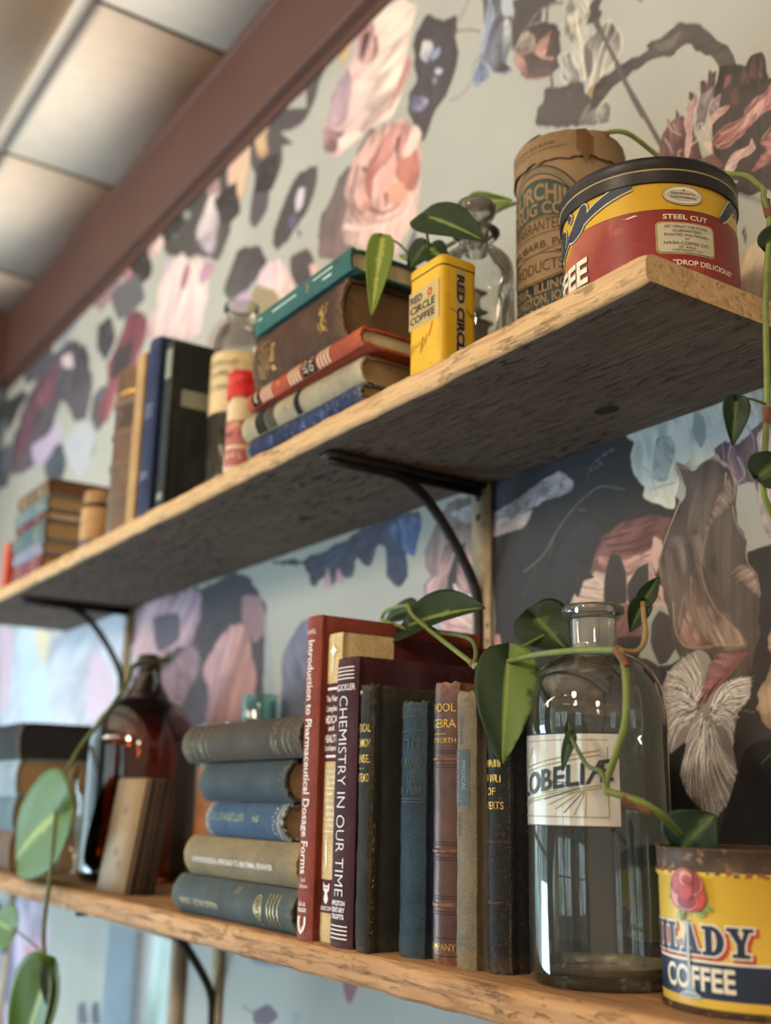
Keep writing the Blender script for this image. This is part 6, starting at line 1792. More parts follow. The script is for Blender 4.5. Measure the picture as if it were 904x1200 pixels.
# ---- blurred pile at the far end of the upper shelf
FU = 'books in the far pile on the upper shelf'
zz = ZT+.0004
for lab, t, x0, l, c, pg in (('pink-red book at the bottom of the far upper pile', .026, -1.655, .132, '#7d3a48', M_pg), ('lavender-blue book in the far upper pile above the pink-red one', .020, -1.662, .139, '#7c8298', M_pg),
                             ('teal book in the middle of the far upper pile', .028, -1.672, .150, '#4b656a', M_pg), ('thin dark red book in the far upper pile under the grey-blue one', .014, -1.665, .142, '#5d2a30', M_pg2),
                             ('grey-blue book in the far upper pile under the brown one', .022, -1.676, .154, '#5f7478', M_pg), ('brown book on top of the far upper pile', .024, -1.668, .145, '#6a5440', pages_mat('tan_page_edges', '#6b4a30'))):
    def d(b, fn, t, l):
        for v in (.03, .036, l-.03, l-.036): hline(b, fn, t, v, .0018, 1, .002, E_)
    lying(lab, x0, l, zz, t, -.1735, .13, cloth(lab.split(' ')[0]+'_far_cloth', c), bulge=.003, group=FU, extra=[M_cream], deco=d, pages=pg, seed=int(t*1e4))
    zz += t+.0003
# ---- far pile on the lower shelf
FL = 'books in the far pile on the lower shelf'
zz = .0003
for lab, t, x0, l, c in (('dull brown book at the bottom of the far lower pile', .050, -1.72, .225, '#6b5440'), ('grey-teal book in the far lower pile above the bottom one', .043, -1.70, .205, '#64757a'),
                         ('pale blue-grey book in the far lower pile under the black one', .046, -1.70, .203, '#8d9ca3'), ('black book on top of the far lower pile', .048, -1.71, .212, '#1f1f20')):
    pm = M_pg if 'black' not in lab.split(' ')[0] else mk('black_page_edges', '#232221', .7)
    lying(lab, x0, l, zz, t, -.183, .11, cloth(lab.split(' ')[0]+'_lower_cloth', c), bulge=.004, group=FL, pages=pm, seed=int(t*1e4))
    zz += t+.0003
# ------------------------------------------------------------------ tins and canister
def wrap(c, r, th0, eps):
    return on_cyl(c, r+eps, th0)

# ---- yellow coffee tin with the rose
M_yel = mk('yellow_tin_paint', '#dab440', .38, var=.06, scale=20, spots='#6a4a20', spot_lo=.70, spot_scale=70, spec=.5)
M_rust = mk('rusty_rim', '#4d3a2b', .6, .35, .35, 110, bump=.4, spots='#8a6a45', spot_lo=.56, spot_scale=190)
M_navy = mk('navy_tin_paint', '#232c42', .4, var=.12, scale=60, spots='#4d566a', spot_lo=.70, spot_scale=130)
M_wpaint = mk('white_tin_paint', '#e2d8c4', .45, var=.05)
M_redp = mk('red_tin_paint', '#b8402a', .45, var=.1)
M_rustin = mk('rusty_inside', '#3b2d22', .8, .2, .3, 60)
def expand(p, e):
    n = len(p); area = sum(p[i][0]*p[(i+1) % n][1]-p[(i+1) % n][0]*p[i][1] for i in range(n))
    if area < 0: p = p[::-1]
    out = []
    for i in range(n):
        a, b, c = Vector(p[i-1]), Vector(p[i]), Vector(p[(i+1) % n])
        d1 = (b-a).normalized(); d2 = (c-b).normalized()
        n1 = Vector((d1.y, -d1.x)); n2 = Vector((d2.y, -d2.x))
        m = n1+n2
        k = e/max(.35, (1+n1.dot(n2))/1.0)
        out.append(tuple(b+m*k))
    return out
def R(x0, y0, x1, y1): return [(x0, y0), (x1, y0), (x1, y1), (x0, y1)]
def bowl(cx, cy, ro, rix, riy, n=10):
    out = []
    for k in range(n):
        a0 = PI/2-PI*k/n; a1 = PI/2-PI*(k+1)/n
        out.append([(cx+ro*math.cos(a0), cy+.5*math.sin(a0)), (cx+ro*math.cos(a1), cy+.5*math.sin(a1)), (cx+rix*math.cos(a1), cy+riy*math.sin(a1)), (cx+rix*math.cos(a0), cy+riy*math.sin(a0))])
    return out
SLAB = {
 'M': (1.3, [R(0, 0, .45, .13), R(.14, 0, .30, 1), R(0, .88, .34, 1), [(.22, 1), (.44, 1), (.76, .2), (.56, .1)], [(.88, 1), (.68, .4), (.60, .1), (.7, .1), (.98, .9)], R(.84, 0, 1.14, 1), R(.74, 0, 1.28, .13), R(.9, .88, 1.28, 1)]),
 'I': (.62, [R(.15, 0, .47, 1), R(0, 0, .62, .13), R(0, .87, .62, 1)]),
 'L': (.86, [R(.15, 0, .47, 1), R(0, .87, .62, 1), R(0, 0, .84, .14), R(.70, 0, .84, .42)]),
 'A': (1.12, [[(.14, .1), (.30, .1), (.56, 1), (.42, 1)], [(.40, 1), (.66, 1), (1.0, .1), (.66, .1)], R(.26, .27, .76, .40), R(0, 0, .44, .13), R(.54, 0, 1.14, .13)]),
 'D': (1.05, [R(.15, 0, .47, 1), R(0, 0, .55, .13), R(0, .87, .55, 1)]+bowl(.46, .5, .56, .22, .36)),
 'Y': (1.12, [[(.06, .92), (.42, .92), (.72, .42), (.44, .40)], [(.74, .92), (.96, .92), (.70, .40), (.55, .46)], R(.40, 0, .73, .50), R(.2, 0, .94, .13), R(-.02, .87, .52, 1), R(.64, .87, 1.12, 1)]),
}
def slab(b, word, fn, h, u0, v0, width, layers, step, slope=0.0):
    tot = sum(SLAB[c][0]+.10 for c in word)-.10
    sx = width/tot; x = 0
    for c in word:
        for e, du, dv, mat, eps in layers:
            for poly in SLAB[c][1]:
                q = expand([(u0+(x+p[0])*sx+du, v0+p[1]*h+dv) for p in poly], e) if e else [(u0+(x+p[0])*sx+du, v0+p[1]*h+dv) for p in poly]
                b.shape(poly2d(q), lambda u, v: fn(u, v+slope*(u-u0), eps), mat, step)
        x += SLAB[c][0]+.10
c = (0, 0); r = .0465
mil = thing('coffee_tin', 'yellow and navy coffee tin with a rose and rusty open rim on lower shelf', 'tin', (-.3872, -.1295, 0))
b = MB()
b.lathe([(0.0, .0015, 1), (r-.004, .0012, 1), (r-.001, 0.0, 1), (r+.0008, .0006, 1), (r+.0009, .0026, 1), (r-.0001, .0034, 0), (r, .0075, 2), (r, .0232, 3), (r, .0245, 0), (r, .0605, 0), (r+.0012, .0620, 0), (r+.0013, .0640, 1), (r+.0006, .0652, 1), (r+.0006, .0735, 1), (r+.0011, .0742, 1), (r+.0007, .0750, 1), (r-.0004, .0748, 4), (r-.0008, .060, 4), (r-.0008, .003, 4), (0, .003, 4)], 96)
def fn(u, v, eps=.0002): return ((r+eps)*math.cos(math.radians(-90)+u/r), (r+eps)*math.sin(math.radians(-90)+u/r), v)
st = .004
mr = random.Random(5)
# rust creeping down from the bead
for k in range(70):
    u = mr.uniform(-.06, .07); w = mr.uniform(.0004, .0012)
    b.shape(ell2d(u, .0640+mr.uniform(-.0012, .0006), w*1.6, w*.7, 8), lambda a, q: fn(a, q, .0014), 13 if k % 3 else 1)
slab(b, 'MILADY', fn, .0132, -.0412, .0268, .0715, ((.0011, .0014, -.0012, 5, .0002), (.0009, 0, 0, 6, .0004), (0, 0, 0, 2, .0006)), st)
put_text(b, 'COFFEE', lambda u, v: fn(u, v, .0005), 6, .0098, x0=-.0205, cy=.0112, w=.0415, off=.028, step=st)
# blue glass vase through the lettering
b.shape(poly2d([(-.0040, .0415), (-.0010, .0415), (-.0014, .036), (-.0016, .0125), (.0022, .0090), (.0045, .0078), (.0040, .0070), (-.0090, .0070), (-.0095, .0080), (-.0068, .0092), (-.0036, .0125), (-.0036, .036)]), lambda u, v: fn(u, v, .0008), 7, st)
b.shape(ribbon2d([(-.0024, .041), (-.0024, .013)], .0007), lambda u, v: fn(u, v, .0010), 6, st)
b.shape(ring2d(-.0025, .0082, .0062, .0013, .0004), lambda u, v: fn(u, v, .0010), 6, st)
# rose: leaves, then petals from the outside in
for q in ([(-.0095, .052), (-.0125, .0545), (-.0135, .0515), (-.0100, .0495)], [(.0045, .0525), (.0085, .050), (.0110, .0475), (.0065, .0475)], [(-.006, .049), (-.0085, .044), (-.005, .042), (-.003, .048)], [(0, .0478), (.004, .0445), (.0075, .0455), (.006, .0495), (.002, .050)], [(-.003, .048), (-.0022, .043), (-.001, .047)]):
    b.shape(poly2d(q), lambda u, v: fn(-.0025+(u+.0025)*1.14, .0548+(v-.0548)*1.12, .0010), 8, st)
    ctr = (sum(p[0] for p in q)/len(q), sum(p[1] for p in q)/len(q))
    b.shape(ribbon2d([q[0], ctr, q[2 if len(q) > 3 else 1]], .0004), lambda u, v: fn(-.0025+(u+.0025)*1.14, .0548+(v-.0548)*1.12, .0012), 9, st)
pet = [((-.0025, .0558), .0092, .0088, 10), ((-.0065, .0535), .0050, .0058, 11), ((.0028, .0530), .0052, .0062, 5), ((-.0015, .0512), .0058, .0042, 12), ((-.0060, .0582), .0044, .0050, 10), ((.0020, .0580), .0048, .0046, 12), ((-.0020, .0552), .0042, .0042, 5), ((-.0015, .0600), .0040, .0034, 11), ((-.0008, .0596), .0024, .0022, 5), ((-.0008, .0597), .0012, .0012, 10)]
for i, ((pu, pv), rx, ry, mt) in enumerate(pet):
    b.shape(ell2d(pu, pv, rx, ry, 22), lambda u, v: fn(-.0025+(u+.0025)*1.14, .0548+(v-.0548)*1.12, .0013+.00012*i), mt, st)
    b.shape(ring2d(pu, pv, rx, ry, .0005, 24, 150, 380), lambda u, v: fn(-.0025+(u+.0025)*1.14, .0548+(v-.0548)*1.12, .00136+.00012*i), 12 if mt != 12 else 11, st)
b.build('tin_body', [M_yel, M_rust, M_navy, M_wpaint, M_rustin, M_redp, M_wpaint, mk('vase_blue', '#7f98a3', .4), mk('rose_leaf_green', '#8f9f58', .45, var=.25, scale=300), mk('leaf_line', '#3f5a3a', .5),
                     mk('rose_red', '#b04538', .45, var=.2, scale=250), mk('rose_pink', '#d08a80', .45, var=.2, scale=250), mk('rose_dark', '#8c2f2a', .45, var=.15), mk('orange_rust', '#8f4e26', .7)], mil, smooth=40)

# ---- low red and yellow coffee can with black lid
c = (-.4524, -.1125); r = .0550; H = .0815
nash = thing('coffee_can', 'low red and yellow coffee can with a black lid at the upper shelf end', 'can', (c[0], c[1], ZT+.0002))
M_yel2 = mk('gold_yellow_paint', '#c79a1c', .36, var=.07, scale=25, spots='#7a5a1e', spot_lo=.72, spot_scale=60)
M_red2 = mk('mottled_red_paint', '#82241d', .40, var=.16, scale=26, spots='#9c4630', spot_lo=.62, spot_scale=24)
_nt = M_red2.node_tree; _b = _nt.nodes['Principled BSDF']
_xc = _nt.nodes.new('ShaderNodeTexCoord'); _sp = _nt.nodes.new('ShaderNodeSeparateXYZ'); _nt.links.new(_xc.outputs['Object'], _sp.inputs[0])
_f = math_node(_nt, 'ADD', math_node(_nt, 'MULTIPLY', _sp.outputs[0], -22.0), math_node(_nt, 'ADD', math_node(_nt, 'MULTIPLY', _sp.outputs[2], 16.0), math_node(_nt, 'MULTIPLY', noise(_nt, 45, 5), .9)))  # red shifts to orange towards the left and top, broken by noise
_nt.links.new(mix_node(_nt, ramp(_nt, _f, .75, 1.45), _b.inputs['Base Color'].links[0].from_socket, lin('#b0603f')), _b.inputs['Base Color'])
M_blk = mk('black_lid_paint', '#211c1a', .42, .2, .3, 80, bump=.15, spots='#6b5a48', spot_lo=.66, spot_scale=170)
b = MB()
b.lathe([(0, .001, 0), (r-.003, .001, 0), (r, 0, 0), (r+.0008, .0012, 0), (r, .0026, 1), (r, .046, 1), (r, .0655, 1)], 96)
def fn(u, v, eps=.0002): return ((r+eps)*math.cos(math.radians(-48)+u/r), (r+eps)*math.sin(math.radians(-48)+u/r), v)
A = lambda deg: math.radians(deg)*r          # angle from the side facing the viewer, as arc length
st = .004
# red field: straight top edge with a slanting left end, thin dark outline
def redfield(e, mat, eps):
    top = .0450+e
    pts = [(A(-118)-e, .003), (A(-56)-e, .0425+e), (A(-50), top)]
    n = 24
    for k in range(n+1): pts.append((A(-50)+(A(190)-A(-50))*k/n, top+.0012*math.sin(PI*k/n)))
    pts.append((A(190), .003))
    b.shape(poly2d(pts), lambda u, v: fn(u, v, eps), mat, st)
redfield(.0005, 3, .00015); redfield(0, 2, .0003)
# brush name: outline layers under a navy stroke
def brush(pts, ws, e, mat, eps):
    sp = spline([Vector(p) for p in pts], 6); m = len(sp)
    wl = [np.interp(i/(m-1), np.linspace(0, 1, len(ws)), ws)+2*e for i in range(m)]
    b.shape(ribbon2d([tuple(p) for p in sp], wl), lambda u, v: fn(u, v, eps), mat, st)
strokes = [([(A(-104), .030), (A(-93), .043), (A(-84), .062), (A(-82), .0645)], [.006, .0065, .006, .004]),           # h stem
           ([(A(-92), .041), (A(-80), .0515), (A(-71), .054), (A(-70), .050), (A(-76), .0425), (A(-74), .0405), (A(-66), .044)], [.003, .005, .0062, .006, .006, .0045, .0025]),
           ([(A(-66), .044), (A(-55), .0515), (A(-46), .0600), (A(-44), .0595), (A(-46), .0535), (A(-50), .0480), (A(-57), .0455), (A(-62), .0475)], [.003, .004, .005, .0055, .0068, .0062, .0045, .0025]),
           ([(A(-62), .0485), (A(-48), .0505), (A(-34), .0565), (A(-20), .0615), (A(-9), .0640)], [.002, .0035, .0055, .0062, .0048]),
           ([(A(-63), .0630), (A(-59), .0605), (A(-62), .0585)], [.003, .0035, .002]),
           ([(A(-150), .030), (A(-140), .050), (A(-128), .060), (A(-124), .040), (A(-112), .034), (A(-106), .052)], [.006]*6)]
for e, mat, eps in ((.0013, 3, .0004), (.0010, 4, .0006), (0, 5, .0009)):
    for i, (p, w) in enumerate(strokes): brush(p, w, e, mat, eps+.00003*i)
brush([(A(52), .046), (A(58), .052), (A(66), .060), (A(80), .062)], [.004, .006, .007, .006], .001, 4, .0006); brush([(A(52), .046), (A(58), .052), (A(66), .060), (A(80), .062)], [.004, .006, .007, .006], 0, 5, .0009)
# dull panel of small lettering by the slant
for k, (a0, a1) in enumerate(((-108, -95), (-90, -72))):
    b.shape(rect2d(A(a0), .0265+.0035*k, A(a1), .0325+.0035*k), lambda u, v: fn(u, v+(u-A(-90))*.14, .0004), 6, st)
    scrawl(b, fn, 5, 3, .0042, A((a0+a1)/2), .0275+.0037*k, A(a1)-A(a0)-.002, seed=k, eps=.0007)
# big white word
put_text(b, 'COFFEE', lambda u, v: fn(u+.0006, v-.0005, .0005), 3, .0155, x1=A(-42), cy=.0105, w=.078, off=.05, step=st)
put_text(b, 'COFFEE', lambda u, v: fn(u, v, .0008), 7, .0155, x1=A(-42), cy=.0105, w=.078, off=.035, step=st)
# oval medal
M0 = (A(23), .0560)
b.shape(ell2d(*M0, .0128, .0068), lambda u, v: fn(u, v, .0004), 3, st); b.shape(ell2d(*M0, .0124, .0064), lambda u, v: fn(u, v, .0006), 7, st)
b.shape(ring2d(*M0, .0118, .0059, .0003), lambda u, v: fn(u, v, .0008), 3, st); b.shape(ell2d(*M0, .0105, .0040), lambda u, v: fn(u, v, .0007), 8, st)
put_text(b, 'Guaranteed by', lambda u, v: fn(u, v, .0009), 3, .0019, cx=M0[0], cy=M0[1]+.0004, w=.0155, step=st)
put_text(b, 'Good Housekeeping', lambda u, v: fn(u, v, .0009), 3, .0017, cx=M0[0], cy=M0[1]-.0021, w=.0165, step=st)
for sgn in (1, -1): scrawl(b, lambda u, v, e=.0009: fn(u, v, e), 12, 3, .0010, M0[0], M0[1]+(.0046 if sgn > 0 else -.0056), .012, seed=8)
stp = [(M0[0]+(.0010 if k % 2 == 0 else .0004)*math.sin(k*PI/5), M0[1]+.0031+(.0010 if k % 2 == 0 else .0004)*math.cos(k*PI/5)) for k in range(10)]
b.shape(poly2d(stp), lambda u, v: fn(u, v, .0010), 2, st)
put_text(b, 'STEEL CUT', lambda u, v: fn(u, v, .0006), 7, .0030, cx=A(24), cy=.0398, w=.0285, off=.02, step=st)
b.shape(rect2d(A(24)-.0188, .0168, A(24)+.0188, .0378, r=.003), lambda u, v: fn(u, v, .0005), 9, st)
b.shape(rect2d(A(24)-.0182, .0174, A(24)+.0182, .0372, r=.0027), lambda u, v: fn(u, v, .0007), 3, st); b.shape(rect2d(A(24)-.0179, .0177, A(24)+.0179, .0369, r=.0026), lambda u, v: fn(u, v, .0008), 10, st)
for s, v, h, w in (('NET WEIGHT ONE POUND', .0338, .0017, .027), ('GUARANTEED', .0311, .0017, .018), ('ROASTED AND PACKED', .0284, .0017, .0275), ('BY', .0260, .0015, .0025), ('NASH-COFFEE CO.', .0228, .0020, .0285), ('ST. PAUL', .0204, .0015, .011), ('COPYRIGHT 1921', .0184, .0014, .019)):
    put_text(b, s, lambda u, v: fn(u, v, .0010), 3, h, cx=A(24), cy=v, w=w, step=st)
put_text(b, '\u201cDROP DELICIOUS\u201d', lambda u, v: fn(u, v, .0006), 7, .0032, x1=A(60), cy=.0098, w=.044, off=.02, step=st)
b.shape(poly2d([(A(-18), .0432), (A(-14), .0425), (A(-8), .0438), (A(-6), .0432), (A(-12), .0420)]), lambda u, v: fn(u, v, .0005), 7, st)
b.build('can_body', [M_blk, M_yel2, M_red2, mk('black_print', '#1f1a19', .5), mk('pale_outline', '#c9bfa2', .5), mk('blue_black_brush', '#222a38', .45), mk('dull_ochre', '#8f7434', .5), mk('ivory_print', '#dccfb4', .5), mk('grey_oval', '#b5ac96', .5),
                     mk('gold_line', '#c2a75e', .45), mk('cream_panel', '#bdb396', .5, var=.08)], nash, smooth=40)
b = MB()
b.lathe([(r-.0004, .0640, 0), (r+.0016, .0642, 0), (r+.0020, .0655, 0), (r+.0018, .0720, 1), (r+.0021, .0727, 0), (r+.0019, .0735, 0), (r+.0019, .0785, 0), (r+.0024, .0796, 0), (r+.0018, .0812, 0), (r-.0005, .0816, 0), (r-.0020, .0806, 0), (0, .0806, 0)], 96)
b.build('lid', [M_blk, mk('lid_gold_line', '#a8905a', .45)], nash, smooth=40)

# ---- cardboard drug canister
c = (-.559, -.079); r = .0410
can = thing('cardboard_canister', 'tall tan cardboard canister with green drug company lettering', 'canister', (c[0], c[1], ZT+.0002))
M_card = mk('tan_cardboard', '#8f7453', .8, var=.13, scale=22, stretch=(1, 1, .6), bump=.1, spots='#7a5636', spot_lo=.66, spot_scale=30)
M_grn = mk('dark_green_ink', '#35453a', .75, var=.12, scale=50)
M_blkink = mk('brown_black_ink', '#33281f', .8)
M_dull = mk('dull_olive_ink', '#75644a', .8)
b = MB()
b.lathe([(0, .001), (r-.001, 0), (r, .0012), (r, .1560), (r-.0006, .1562), (r-.0006, .176), (0, .176)], 84)
def fn(u, v, eps=.0002): return ((r+eps)*math.cos(math.radians(-84)+u/r), (r+eps)*math.sin(math.radians(-84)+u/r), v)
st = .004; PRT = lambda e: (lambda u, v: fn(u, v, e))
Z0 = -ZT
b.shape(ring2d(0, .0785, .0500, .0790, .0012, 60, 15, 165), PRT(.0002), 3, st); b.shape(ring2d(0, .0785, .0487, .0777, .0048, 60, 15, 165), PRT(.0002), 4, st); b.shape(ring2d(0, .0785, .0437, .0727, .0008, 60, 15, 165), PRT(.0002), 3, st)
b.shape(ell2d(0, .1000, .0405, .0462, 60), PRT(.0003), 3, st); b.shape(ell2d(0, .1000, .0398, .0455, 60), PRT(.0004), 2, st)
b.shape(rect2d(-.0405, .0335, .0405, .1000, 1), PRT(.0004), 2, st)
b.shape(ell2d(0, .1000, .0335, .0150, 50), PRT(.0006), 0, st); b.shape(ring2d(0, .1000, .0325, .0142, .0006, 50), PRT(.0008), 3, st)
b.shape(rect2d(-.0415, .0845, .0415, .1005, 1), PRT(.0007), 0, st)
for v in (.1003, .0845): b.shape(rect2d(-.0415, v, .0415, v+.0005, 1), PRT(.0009), 3, st)
b.shape(ell2d(0, .0745, .0315, .0118, 50), PRT(.0010), 0, st); b.shape(ring2d(0, .0745, .0305, .0110, .0006, 50), PRT(.0012), 3, st)
put_text(b, 'CHURCHILL', PRT(.0007), 0, .0125, cx=0, cy=.1292, w=.074, off=.03, step=st, curve=lambda u: -13.5*u*u)
put_text(b, 'DRUG CO.', PRT(.0009), 0, .0092, cx=0, cy=.1172, w=.054, off=.03, step=st, curve=lambda u: -9*u*u)
put_text(b, 'WARRANTED', PRT(.0010), 3, .0086, cx=0, cy=.1032, w=.048, step=st, off=-.01, curve=lambda u: -2.2*u*u)
put_text(b, 'RHUBARB. Powd.', PRT(.0010), 3, .0056, cx=0.004, cy=.0892, w=.066, step=st)
put_text(b, 'PRODUCTS', PRT(.0014), 3, .0086, cx=0, cy=.0702, w=.046, step=st, off=-.012)
put_text(b, 'PEORIA, ILLINOIS,', PRT(.0007), 0, .0070, cx=0, cy=.0545, w=.070, off=.025, step=st, curve=lambda u: 3.6*u*u)
put_text(b, 'BURLINGTON, IOWA,', PRT(.0007), 0, .0070, cx=0, cy=.0455, w=.070, off=.025, step=st, curve=lambda u: 2.4*u*u)
put_text(b, 'CEDAR RAPIDS, IA.', PRT(.0007), 0, .0070, cx=0, cy=.0365, w=.070, off=.025, step=st, curve=lambda u: 1.4*u*u)
b.build('canister_body', [M_card, M_card, M_grn, M_blkink, M_dull], can, smooth=40)
cr = random.Random(3); jag = [cr.uniform(-1, 1) for _ in range(84)]
b = MB()
def wob(a, rr, z):
    k = int(round(a/(2*PI)*84)) % 84
    return (rr+.0003*jag[k], z-(.0007*jag[k]+.0013*jag[(k//3*5) % 84]+.0008*math.sin(a*7)) if z < .1615 else z)
b.lathe([(r+.0004, .1605), (r+.0016, .1590), (r+.0014, .1610), (r+.0012, .1625), (r+.0012, .1790), (r+.0006, .1812), (r-.0012, .1822), (r-.003, .1815), (0, .1815)], 84, wob=wob)
def fl(u, v, eps=.0015): return fn(u, v, eps)
scrawl(b, lambda u, v, e=.0016: fn(u, v, e), 22, 1, .0022, -.004, .1712, .045, seed=12, eps=.0016)
b.shape(ribbon2d([(-.03+.002*k, .1682) for k in range(30)], .0004), lambda u, v: fn(u, v, .0016), 1, st)
# a torn flap hangs at the right of the rim
tf = [(.034, .180), (.041, .181), (.046, .174), (.044, .160), (.040, .152), (.037, .160), (.034, .166)]
b.shape(poly2d(tf), lambda u, v: fn(u, v, .0024+max(0, .17-v)*.12), 2, .003)
b.build('lid', [mk('worn_card_lid', '#866b4c', .85, var=.2, scale=35, bump=.3, spots='#5f442c', spot_lo=.64, spot_scale=45), M_blkink, mk('torn_brown_paper', '#6f4c2c', .85, var=.3)], can, smooth=50)

# ---- small square yellow tin
sq = thing('coffee_tin', 'small square yellow coffee tin with black lettering on the upper shelf', 'tin', (-.635, -.1755, ZT+.0002))
W_, D_, H_ = .0420, .0330, .0885
def rrect(x0, y0, x1, y1, rr, n=6):
    pts = []
    for cx, cy, a0 in ((x1-rr, y0+rr, -90), (x1-rr, y1-rr, 0), (x0+rr, y1-rr, 90), (x0+rr, y0+rr, 180)):
        for k in range(n+1):
            a = math.radians(a0+90*k/n); pts.append((cx+rr*math.cos(a), cy+rr*math.sin(a)))
    return pts
def prism(b, levels, mat=0):
    vs = []; n = len(levels[0][0])
    for ring, z in levels: vs += [(p[0], p[1], z) for p in ring]
    fs = [(i*n+k, i*n+(k+1) % n, (i+1)*n+(k+1) % n, (i+1)*n+k) for i in range(len(levels)-1) for k in range(n)]
    fs += [tuple(range(n-1, -1, -1)), tuple((len(levels)-1)*n+k for k in range(n))]
    b.add(vs, fs, mat)
M_yel3 = mk('bright_yellow_paint', '#d1a51a', .34, var=.06, scale=30, spots='#7d5c1a', spot_lo=.68, spot_scale=55)
b = MB()
rg = lambda i: rrect(i, i, W_-i, D_-i, .0055-i*.5)
prism(b, [(rg(.0006), 0), (rg(0), .0006), (rg(0), .0790), (rg(.0006), .0794), (rg(.0006), .0800)])
F = lambda e: (lambda u, v: (u, -e, v)); S = lambda e: (lambda u, v: (W_+e, u, v))
b.shape(rect2d(.0015, .0385, .0385, .0690), F(.0002), 1)
for s, v, w, x in (('RED', .0590, .0150, .003), ('CIRCLE', .0505, .0310, .003), ('COFFEE', .0420, .0310, .003)): put_text(b, s, F(.0004), 2, .0054, x0=x, cy=v+.0006, w=w, off=.035)
b.shape(ring2d(.0275, .0622, .0030, .0033, .0017, 24), F(.0004), 3)
for k, v in enumerate((.0575, .0490, .0400)): scrawl(b, lambda u, v, e=.0004: (u, -e, v), 16, 2, .0010, .0185, v, .031, seed=20+k, eps=.0004)
b.shape(ribbon2d([(.0035, .018), (.0075, .026), (.008, .019), (.011, .0255), (.013, .0225), (.015, .026), (.018, .022), (.0195, .029), (.022, .0245), (.0245, .030), (.027, .027), (.031, .037)], .0009), F(.0004), 3)
b.shape(ribbon2d([(.0195, .029), (.0165, .017), (.019, .0205), (.024, .026)], .0007), F(.0004), 3)
b.shape(rect2d(.0125, .0010, .0215, .0790), S(.0002), 1)
put_text(b, 'RED CIRCLE', S(.0004), 2, .0062, x0=-.0740, cy=.0140, w=.0660, rot=-90, off=.05)
for q in ([(.022, .050), (.025, .046), (.029, .045), (.0275, .042), (.024, .0445)], [(.006, .046), (.012, .0445), (.0135, .0432), (.008, .0445)], [(.005, .056), (.0065, .0565), (.006, .0545)]): b.shape(poly2d(q), S(.0003), 4)
b.build('tin_body', [M_yel3, mk('buff_panel', '#b79f66', .5, var=.1), mk('black_block_print', '#1e1b1a', .5), mk('red_print', '#b23a22', .5), mk('brown_stain', '#8b6a1e', .6, var=.3)], sq, smooth=40)
b = MB()
prism(b, [(rg(-.0004), .0800), (rg(-.0005), .0860), (rg(.0008), .0878), (rg(.003), .0885)])
b.build('lid', [M_yel3], sq, smooth=40)
b = MB(); prism(b, [(rg(.0003), .0793), (rg(-.0002), .0795), (rg(-.0002), .0801), (rg(.0003), .0803)]); b.build('lid_seam', mk('dark_seam', '#4a3214', .7, var=.3), sq, smooth=40)

# ------------------------------------------------------------------ bottles and jars
G_clear = glass('clear_glass', '#f6f8f7', 1.5, haze=.04, gain=.85)
G_edge = glass('thick_clear_glass', '#e2e6e4', 1.5, haze=.10, gain=1.1)
G_frost = glass('ground_glass', '#e6e6e2', 1.45, haze=.40, hazec='#d2cfc6', rough=.25)
G_in = glass('inner_glass', '#fafbfa', 1.35, haze=.02, gain=.5)
# large reagent bottle
lob = thing('reagent_bottle', 'large clear glass pharmacy bottle with a lettered white label on lower shelf', 'bottle', (-.4795, -.1450, 0))
r = .0405
b = MB()
b.lathe([(.004, .0040), (.030, .0030), (.0372, .0002), (.0395, .0014), (.0405, .0050), (.0405, .0810), (.0402, .0822), (.0402, .1340), (.0406, .1352), (.0405, .1450), (.0398, .1530), (.0378, .1620), (.0340, .1700), (.0285, .1758), (.0215, .1798), (.0160, .1822), (.0138, .1842), (.0134, .1870), (.0134, .2020)], 96)
b.build('bottle_body', glass('reagent_glass', '#f4f7f6', 1.5, haze=.035, gain=1.5), lob, smooth=60)
b = MB(); b.lathe([(.0385, .0060), (.0388, .1440), (.036, .160), (.0270, .1735), (.0145, .1805)], 72); b.build('inner_wall', G_in, lob, smooth=60)
b = MB(); b.lathe([(.0126, .1835), (.0126, .2040)], 48); b.build('ground_neck', G_frost, lob, smooth=60)
b = MB(); b.lathe([(.0134, .2015), (.0150, .2022), (.0178, .2040), (.0187, .2062), (.0185, .2085), (.0172, .2098), (.0150, .2098), (.0128, .2080), (.0124, .2030)], 72); b.build('lip', G_edge, lob, smooth=60)
b = MB(); b.lathe([(.0001, .0068), (.020, .0064), (.034, .0072), (.0384, .0110)], 60)
m = glass('dusty_bottom', '#cfc6b4', 1.3, haze=.55, hazec='#b09c7a', rough=.2); b.build('dusty_bottom', m, lob, smooth=60)
def fn(u, v, eps=.0004): return ((r+eps)*math.cos(math.radians(-90)+u/r), (r+eps)*math.sin(math.radians(-90)+u/r), v)
st = .004; L0, L1 = A_ = (math.radians(-62)*r, math.radians(62)*r)
b = MB()
b.shape(rect2d(L0, .0835, L1, .1325, 30), PRT2 if False else (lambda u, v: fn(u, v, .0002)), 0)
b.shape(rect2d(L0-.0006, .0829, L1+.0006, .0836, 30), lambda u, v: fn(u, v, .0003), 2); b.shape(rect2d(L0-.0006, .1324, L1+.0006, .1331, 30), lambda u, v: fn(u, v, .0003), 1)
P2 = lambda e: (lambda u, v: fn(u, v, e))
for v0, v1 in ((.0878, .0883), (.1290, .1293)): b.shape(rect2d(L0, v0, L1-.006, v1, 1), P2(.0005), 3, st)
b.shape(rect2d(L1-.0064, .0878, L1-.006, .1255, 1), P2(.0005), 3, st)
put_text(b, 'LOBELI\u00c6', P2(.0008), 1, .0112, x1=L1-.0035, cy=.1020, w=.0650, off=.02, step=st, curve=lambda u: .14*u, shear=.04)
